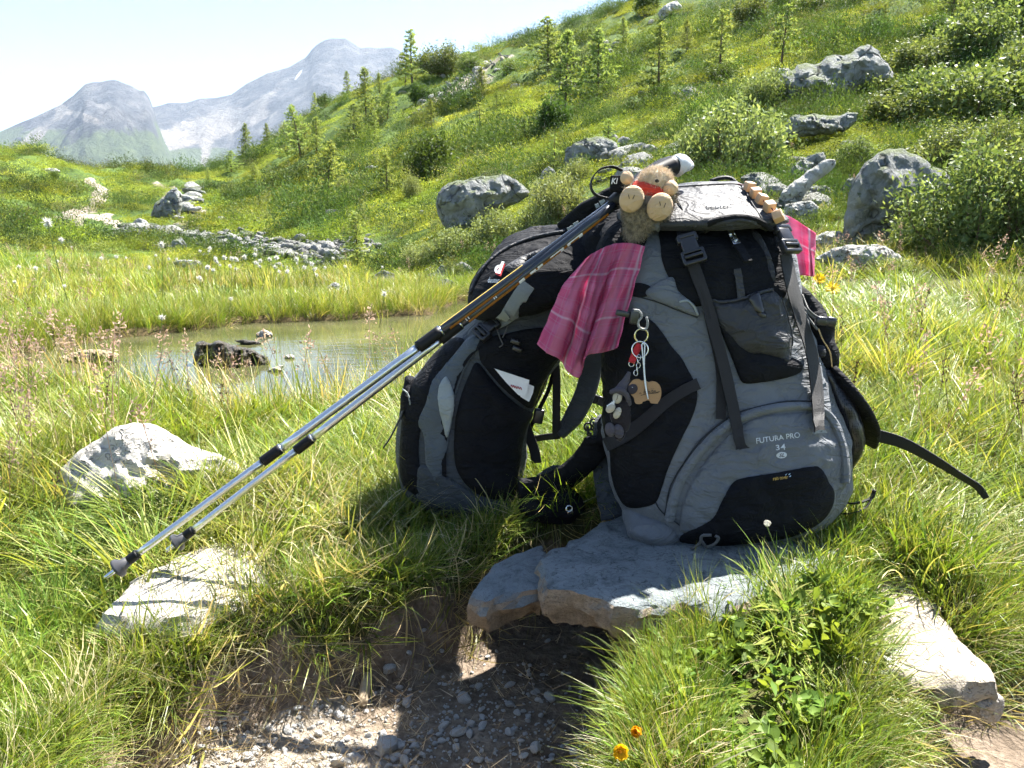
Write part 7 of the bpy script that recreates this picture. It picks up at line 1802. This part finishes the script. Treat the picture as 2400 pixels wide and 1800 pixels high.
for (fx, fy, R, st) in ((1480.5,466.5,0.0215,[(1473,456,1475,466),(1487,457,1483,467)]), (1546.5,485,0.0225,[(1546,472,1548,482),(1560,476,1556,487)])):
    fvx = ellipsoid(pp_(fx, fy, 1.408), np.array([R,0,0.2*R]), np.array([0,R*0.62,0.0]), np.array([-0.1*R,-0.15*R,R*1.05]), 24, 16)
    f = part('foot', *fvx, M_SOLE, plush); FBv = bvh(*fvx)
    for (a, b, c, d) in st:
        L = [hit(FBv, a, b)[0], hit(FBv, (a+c)/2, (b+d)/2)[0], hit(FBv, c, d)[0]]
        part('toe_stitch', *tube(L, 0.0007, 5), M_DARK, f)
for (fx, fy, R, Yh) in ((1469,417,0.0115,1.44), (1571,441,0.0135,1.435)):
    part('paw', *ellipsoid(pp_(fx, fy, Yh), np.array([R,0,0.2*R]), np.array([0,R,0]), np.array([-0.2*R,0,R]), 18, 12), M_SOLE, plush)
vV, vF, vN = blob([eb(1517,452,1.462,0.039,0.037,0.025), eb(1486,450,1.464,0.013,0.016,0.014,-0.5), eb(1560,456,1.466,0.016,0.018,0.016,0.4)], 0.003)
part('vest', vV, vF, M_VEST, plush)
part('vest_hem', *tube(crom([pp_(1492,446,1.432), pp_(1506,442,1.428), pp_(1522,441,1.427), pp_(1538,446,1.428), pp_(1550,455,1.432)], 20), 0.0016, 6), M_VEST, plush)

# ================================================================== checked cloths
def m_plaid():
    s = NT('pink_checked_cotton'); uv = s.uv(); sp = s.n('ShaderNodeSeparateXYZ'); s.l(uv, sp.inputs[0])
    def lines(v, freq, lo):
        f = s.math('FRACT', s.math('MULTIPLY', v, freq)); d = s.math('ABSOLUTE', s.math('SUBTRACT', f, 0.5))
        return s.ramp(d, [(lo, (1, 1, 1)), (lo + 0.05, (0, 0, 0))])
    base = (0.80, 0.13, 0.30)
    def soft(v, freq, lo, hi):
        f = s.math('FRACT', s.math('MULTIPLY', v, freq)); d = s.math('ABSOLUTE', s.math('SUBTRACT', f, 0.5))
        return s.ramp(d, [(lo, (1, 1, 1)), (hi, (0, 0, 0))])
    U, W = sp.outputs[0], sp.outputs[1]
    c = s.mix(s.math('MULTIPLY', soft(U, 2.6, 0.12, 0.2), 0.6), base, (0.84, 0.32, 0.50))
    c = s.mix(s.math('MULTIPLY', soft(W, 2.6, 0.12, 0.2), 0.6), c, (0.82, 0.28, 0.48))
    c = s.mix(s.math('MULTIPLY', soft(U, 5.2, 0.0, 0.05), 0.35), c, (0.75, 0.50, 0.68))
    c = s.mix(s.math('MULTIPLY', soft(W, 5.2, 0.0, 0.06), 0.35), c, (0.75, 0.50, 0.68))
    c = s.mix(s.math('MULTIPLY', soft(U, 1.3, 0.0, 0.035), 0.8), c, (0.90, 0.76, 0.86))
    c = s.mix(s.math('MULTIPLY', soft(W, 1.3, 0.0, 0.035), 0.8), c, (0.90, 0.76, 0.86))
    th = s.n('ShaderNodeTexWave', i_Scale=60.0, bands_direction='X'); s.l(uv, th.inputs['Vector'])
    th2 = s.n('ShaderNodeTexWave', i_Scale=60.0, bands_direction='Y'); s.l(uv, th2.inputs['Vector'])
    hh = s.math('ADD', th.outputs['Fac'], th2.outputs['Fac'])
    c = s.mix(s.math('MULTIPLY', hh, 0.12), c, (0.75, 0.5, 0.62))
    s.set(c, 0.85, 0.15, 0, s.bump(hh, 0.25, 0.0006))
    tr = s.n('ShaderNodeBsdfTranslucent'); s.l(c, tr.inputs['Color'])
    ms = s.n('ShaderNodeMixShader'); ms.inputs[0].default_value = 0.5
    s.l(s.b.outputs[0], ms.inputs[1]); s.l(tr.outputs[0], ms.inputs[2]); s.l(ms.outputs[0], s.out.inputs[0])
    return s.m
M_PLAID = m_plaid()
def cloth(name, label, top, bot, Yt, Yb, folds, amp, seed, uvs=(1, 1.4), nu=70, nv=60, sag=0.0, bulge=0.0, side=None):
    T = crom(top, nu); Bt = crom(bot, nu); V = []; uv = []
    r = np.random.default_rng(seed); ph = r.uniform(0, 6, 3)
    mid = crom(side, nv) if side is not None else None
    for j in range(nv):
        v = j / (nv - 1)
        for i in range(nu):
            u = i / (nu - 1)
            p = T[i] * (1 - v) + Bt[i] * v
            if mid is not None:
                lin = np.array(side[0]) * (1 - v) + np.array(side[-1]) * v
                p = p + (mid[j] - lin) * (1 - u) ** 1.5
            Y = Yt * (1 - v) + Yb * v
            f = 1.0 - 2.0 * abs(math.sin(u * folds * math.pi + ph[0] + 0.6 * math.sin(2.5 * v + ph[1]))) ** 0.7 + 0.35 * math.sin(u * folds * 3.7 * math.pi + ph[2] + 2 * v)
            Y = Y - amp * f * (0.25 + 0.75 * v) - bulge * math.sin(math.pi * min(1, v)) * math.sin(math.pi * u)
            V.append(at(p[0], p[1], Y)); uv.append((u * uvs[0], v * uvs[1]))
    V = np.array(V); g = V.reshape(nv, nu, 3); N = nrm(np.cross(np.gradient(g, axis=1), np.gradient(g, axis=0)))
    n_ = fbm(g[..., 0] * 30, g[..., 2] * 30, 3, seed); g = g + N * (0.003 * n_)[..., None]
    root = np.array(V.mean(0))
    V2 = np.concatenate([g.reshape(-1, 3), (g - N * 0.0012 * np.sign(N[..., 1:2] + 1e-9) * -1).reshape(-1, 3)])
    Fc = gridfaces(nv, nu); K = nv * nu
    Fb = [tuple(K + i for i in reversed(f)) for f in Fc]
    bd = [j * nu for j in range(nv)] + [(nv - 1) * nu + i for i in range(1, nu)] + [j * nu + nu - 1 for j in range(nv - 2, -1, -1)] + [i for i in range(nu - 2, 0, -1)]
    Fs = [(bd[i], bd[(i + 1) % len(bd)], K + bd[(i + 1) % len(bd)], K + bd[i]) for i in range(len(bd))]
    return solo(name, V2, Fc + Fb + Fs, M_PLAID, label, 'cloth', None, None, True, None, np.array(uv + uv), loc=root)
cloth('checked_cloth', 'pink checked cloth hanging between the two backpacks', [(1372,606),(1400,588),(1425,576),(1450,570),(1480,570),(1511,577)],
      [(1258,806),(1283,828),(1312,842),(1322,862),(1342,880),(1360,884),(1366,846),(1385,831),(1415,826),(1445,815)], 1.425, 1.37, 3.2, 0.034, 4, (1.2, 1.7),
      side=[(1372,606),(1330,655),(1308,690),(1285,745),(1258,806)])
cloth('checked_cloth', 'rose checked cloth poking out behind the right edge of the backpack lid', [(1812,508),(1840,504),(1870,518),(1895,535),(1912,547)],
      [(1840,640),(1858,646),(1880,645),(1897,647),(1908,648)], 1.56, 1.545, 1.6, 0.010, 9, (0.5, 0.9), 40, 40)

# ================================================================== string of wooden beads on the lid
M_BEAD = m_plain('beech_wood', (0.55, 0.34, 0.19), 0.5, 0.4, 0, 0.1, 90)
bs = thing('bead_string', 'string of square wooden beads draped over the lid edge', 'bead string', at(1797,495,1.40))
pts = [(1733,434,1.60),(1752,450,1.50),(1766,464,1.44),(1781,479,1.425),(1798,496,1.42),(1815,515,1.42),(1831,536,1.425),(1840,557,1.43),(1845,580,1.44)]
P3 = [at(*p) for p in pts]
# the string lies on the lid
_lb = bvh(LV, [tuple(p.vertices) for p in lid.data.polygons])
def rest(px, py, h):
    l, n_ = hit(_lb, px, py); return l + n_ * h
L3 = [rest(1728,436,0.004)] + [rest(a, b, 0.010) for a, b, _ in pts[1:7]] + [rest(1838,552,0.012), rest(1843,575,0.008)]
part('cord', *tube(crom(L3, 40), 0.0012, 6), m_plain('maroon_cord', (0.12, 0.02, 0.03), 0.7), bs)
for i in range(1, 7):
    dv = nrm(L3[i + 1] - L3[i - 1]); o, nn = hit(_lb, pts[i][0], pts[i][1]); nn = nrm(nn - dv * np.dot(nn, dv)); sv_ = np.cross(dv, nn)
    a = random.uniform(-0.35, 0.35); s2 = sv_ * math.cos(a) + nn * math.sin(a); n2 = np.cross(dv, s2)
    part('wooden_bead', *boxg(L3[i], dv, s2, n2, 0.0082, 0.0088, 0.0088, 0.25), M_BEAD, bs)
part('round_bead', *ellipsoid(L3[7], np.array([0.005,0,0]), np.array([0,0.005,0]), np.array([0,0,0.005])), m_plain('yellow_bead', (0.6, 0.5, 0.04), 0.4), bs)
part('round_bead', *ellipsoid(L3[7] + np.array([-0.004, 0, 0.007]), np.array([0.004,0,0]), np.array([0,0.004,0]), np.array([0,0,0.004])), m_plain('maroon_bead', (0.15, 0.02, 0.02), 0.4), bs)

# ================================================================== key ring cluster hanging on the big pack
KY = 1.325
def k(px, py, dy=0.0): return at(px, py, KY + dy)
kr = thing('key_ring', 'steel key ring with cord, red strap and chain hanging on the backpack side', 'key ring', k(1502, 770))
part('hook', *join(boxg(k(1460,735,0.01), (1,0,-0.2), (0.2,0,1), (0,1,0), 0.012, 0.005, 0.005, 0.5), boxg(k(1488,742,0.005), (1,0,-0.1), (0.1,0,1), (0,1,0), 0.008, 0.013, 0.006, 0.5)), M_PLAST, kr)
M_SPECK = m_plain('black_white_cord', (0.25, 0.25, 0.25), 0.7, 0.3, 0, 0.3, 420, 0.95)
part('cord_loop', *tube(crom([k(1485,727), k(1498,729), k(1504,742), k(1497,752), k(1496,762), k(1502,770), k(1514,771), k(1518,758), k(1515,743)], 40), 0.0022, 7), M_SPECK, kr)
part('brass_ring', *ring(k(1503,786), (0.15,-1,0), 0.0115, 0.0015, 30, 7, 1.0), M_BRASS, kr)
part('steel_ring', *ring(k(1500,819,-0.004), (-0.15,-1,0.1), 0.0135, 0.0013, 30, 7), M_STEEL, kr)
part('red_strap', *strap3([k(1500,806,-0.002), k(1490,825,-0.002), k(1480,850,-0.002)], (1,-0.1,0.3), 0.0115, 0.003, 10), m_fabric('red_webbing', (0.42, 0.02, 0.03), 0.7, 800), kr)
part('wire_loop', *ring(k(1480,853,-0.002), (0,-1,0), 0.0045, 0.0008, 18, 6), M_STEEL, kr)
for i, (a, b) in enumerate([(1497,838),(1495,847),(1496,856),(1493,865),(1490,874)]):
    part('chain_link', *ring(k(a, b, -0.004), (0.9 if i % 2 else 0.2, -1 if i % 2 == 0 else -0.3, 0.1), 0.0036, 0.0007, 14, 5, 1.4), M_STEEL, kr)
for q in ([(1504,808),(1508,850),(1512,900),(1519,935)], [(1511,812),(1510,860),(1514,905),(1519,935)], [(1504,808),(1508,804),(1512,812)]):
    part('white_string', *tube(crom([k(a, b, -0.008) for a, b in q], 20), 0.0011, 6), m_plain('white_cotton_string', (0.72, 0.76, 0.80), 0.8), kr)
# sheep tag
sh = thing('sheep_tag', 'cork-coloured sheep-shaped tag with handwriting hanging on a white string', 'tag', k(1515, 925))
so = [(1480,895),(1487,890),(1497,889),(1505,893),(1512,891),(1520,896),(1530,894),(1540,897),(1547,905),(1550,918),(1549,930),(1546,938),(1542,944),(1541,946),(1526,945),(1523,940),(1518,938),(1512,940),(1506,942),(1504,946),(1490,946),(1486,933),(1478,923),(1474,905)]
P = crom(np.array(so, float), 72, True); K = len(P)
Vf = np.array([k(a, b, -0.006) for a, b in P]); Vb = Vf + np.array([0, 0.0035, 0])
tagV, tagF = np.concatenate([Vf, Vb]), [tuple(range(K)), tuple(range(2 * K - 1, K - 1, -1))] + [(i, K + i, K + (i + 1) % K, (i + 1) % K) for i in range(K)]
part('tag_body', tagV, tagF, m_plain('cork', (0.36, 0.22, 0.12), 0.85, 0.2, 0, 0.4, 500, 0.2), sh, smooth=False)
part('tag_head', *ellipsoid(k(1482.5,912,-0.0075), np.array([0.0085,0,0.003]), np.array([0,0.0022,0]), np.array([-0.002,0,0.0085])), m_plain('dark_felt', (0.045, 0.04, 0.05), 0.9, 0.1, 0, 0.3, 500), sh)
part('tag_eye', *ellipsoid(k(1482,908,-0.0098), np.array([0.0006,0,0]), np.array([0,0.0006,0]), np.array([0,0,0.0006]), 8, 6), M_WHITE, sh)
for q in ([(1509,922),(1511,914),(1514,911),(1516,915),(1511,919),(1516,923)], [(1519,911),(1518,921),(1521,917),(1524,921)], [(1526,918),(1529,914),(1531,919),(1527,921)], [(1533,921),(1535,915),(1538,920),(1546,917)], [(1502,927),(1515,923),(1530,922),(1544,920)], [(1498,922),(1501,921),(1503,923)], [(1526,912),(1527,911)], [(1530,911),(1531,910)]):
    part('handwriting', *tube(crom([k(a, b, -0.0066) for a, b in q], 16), 0.0005, 5), M_DARK, sh)
# little doll in hat and cloak
dl = thing('doll_charm', 'tiny cloth doll in grey hat and dark cloak hanging by the red strap', 'doll', k(1440, 960))
M_HAT = m_fabric('mauve_grey_felt', (0.075, 0.068, 0.082), 0.9, 700)
M_CLOAK = m_fabric('dark_cloak_felt', (0.018, 0.014, 0.017), 0.9, 700)
M_SKIN = m_fabric('cream_cotton', (0.50, 0.45, 0.36), 0.85, 700, 0.1)
part('hat', *join(tube(crom([k(1475,872), k(1468,890), k(1460,905), k(1452,922)], 16), np.linspace(0.003, 0.012, 16), 14), tube(crom([k(1430,921,-0.006), k(1440,916,-0.010), k(1455,915,-0.012), k(1468,925,-0.010), k(1474,942,-0.004), k(1472,950,0)], 20), [0.002] + [0.0045] * 18 + [0.003], 8)), M_HAT, dl)
part('head', *ellipsoid(k(1447,932,-0.005), np.array([0.0082,0,0.001]), np.array([0,0.008,0]), np.array([0,0,0.0105])), M_SKIN, dl)
part('mouth', *tube([k(1448,926,-0.0135), k(1447,932,-0.0138), k(1445,937,-0.0132)], 0.0005, 5), M_DARK, dl)
part('cloak', *loft([(k(1432,950), k(1474,945), np.array([0,0.018,0])), (k(1430,970), k(1478,970), np.array([0,0.022,0])), (k(1434,990), k(1475,1000), np.array([0,0.02,0])), (k(1440,1003), k(1465,1015), np.array([0,0.014,0]))], 24, 14, 2.2, 0.002, 3, wf=60), M_CLOAK, dl)
part('bead_trim', *join(*[ellipsoid(k(1424 + 3.6 * i, 951 - 2.6 * i + (j * 3.2), -0.014), np.array([0.0015,0,0]), np.array([0,0.0015,0]), np.array([0,0,0.0015]), 8, 6) for i in range(5) for j in range(3)]), M_WHITE, dl)
for (a, b, rx, rz) in ((1431,957,0.008,0.008), (1447,968,0.0065,0.010)):
    part('hand', *ellipsoid(k(a, b, -0.013), np.array([rx,0,0]), np.array([0,0.006,0]), np.array([rz*0.25,0,rz])), M_SKIN, dl)
for (a, b) in ((1430,1007), (1450,1011)):
    part('shoe', *ellipsoid(k(a, b, -0.010), np.array([0.0085,0,0.002]), np.array([0,0.007,0]), np.array([-0.003,0,0.0125])), M_HAT, dl)
# ------------------------------------------------------------------ haze: one box of even, thin air
def haze():
    s = NT('thin_haze'); s.t.nodes.remove(s.b)
    v = s.n('ShaderNodeVolumePrincipled')
    v.inputs['Color'].default_value = (0.66, 0.80, 1.0, 1)
    v.inputs['Density'].default_value = 0.000105
    v.inputs['Anisotropy'].default_value = 0.25
    s.l(v.outputs[0], s.out.inputs['Volume'])
    V, Fc = boxg((0, 2300, 230), (1, 0, 0), (0, 1, 0), (0, 0, 1), 6500, 3000, 560, 0)
    solo('haze', V, Fc, s.m, kind='stuff', smooth=False, label='thin blue haze over the distant mountains')
haze()
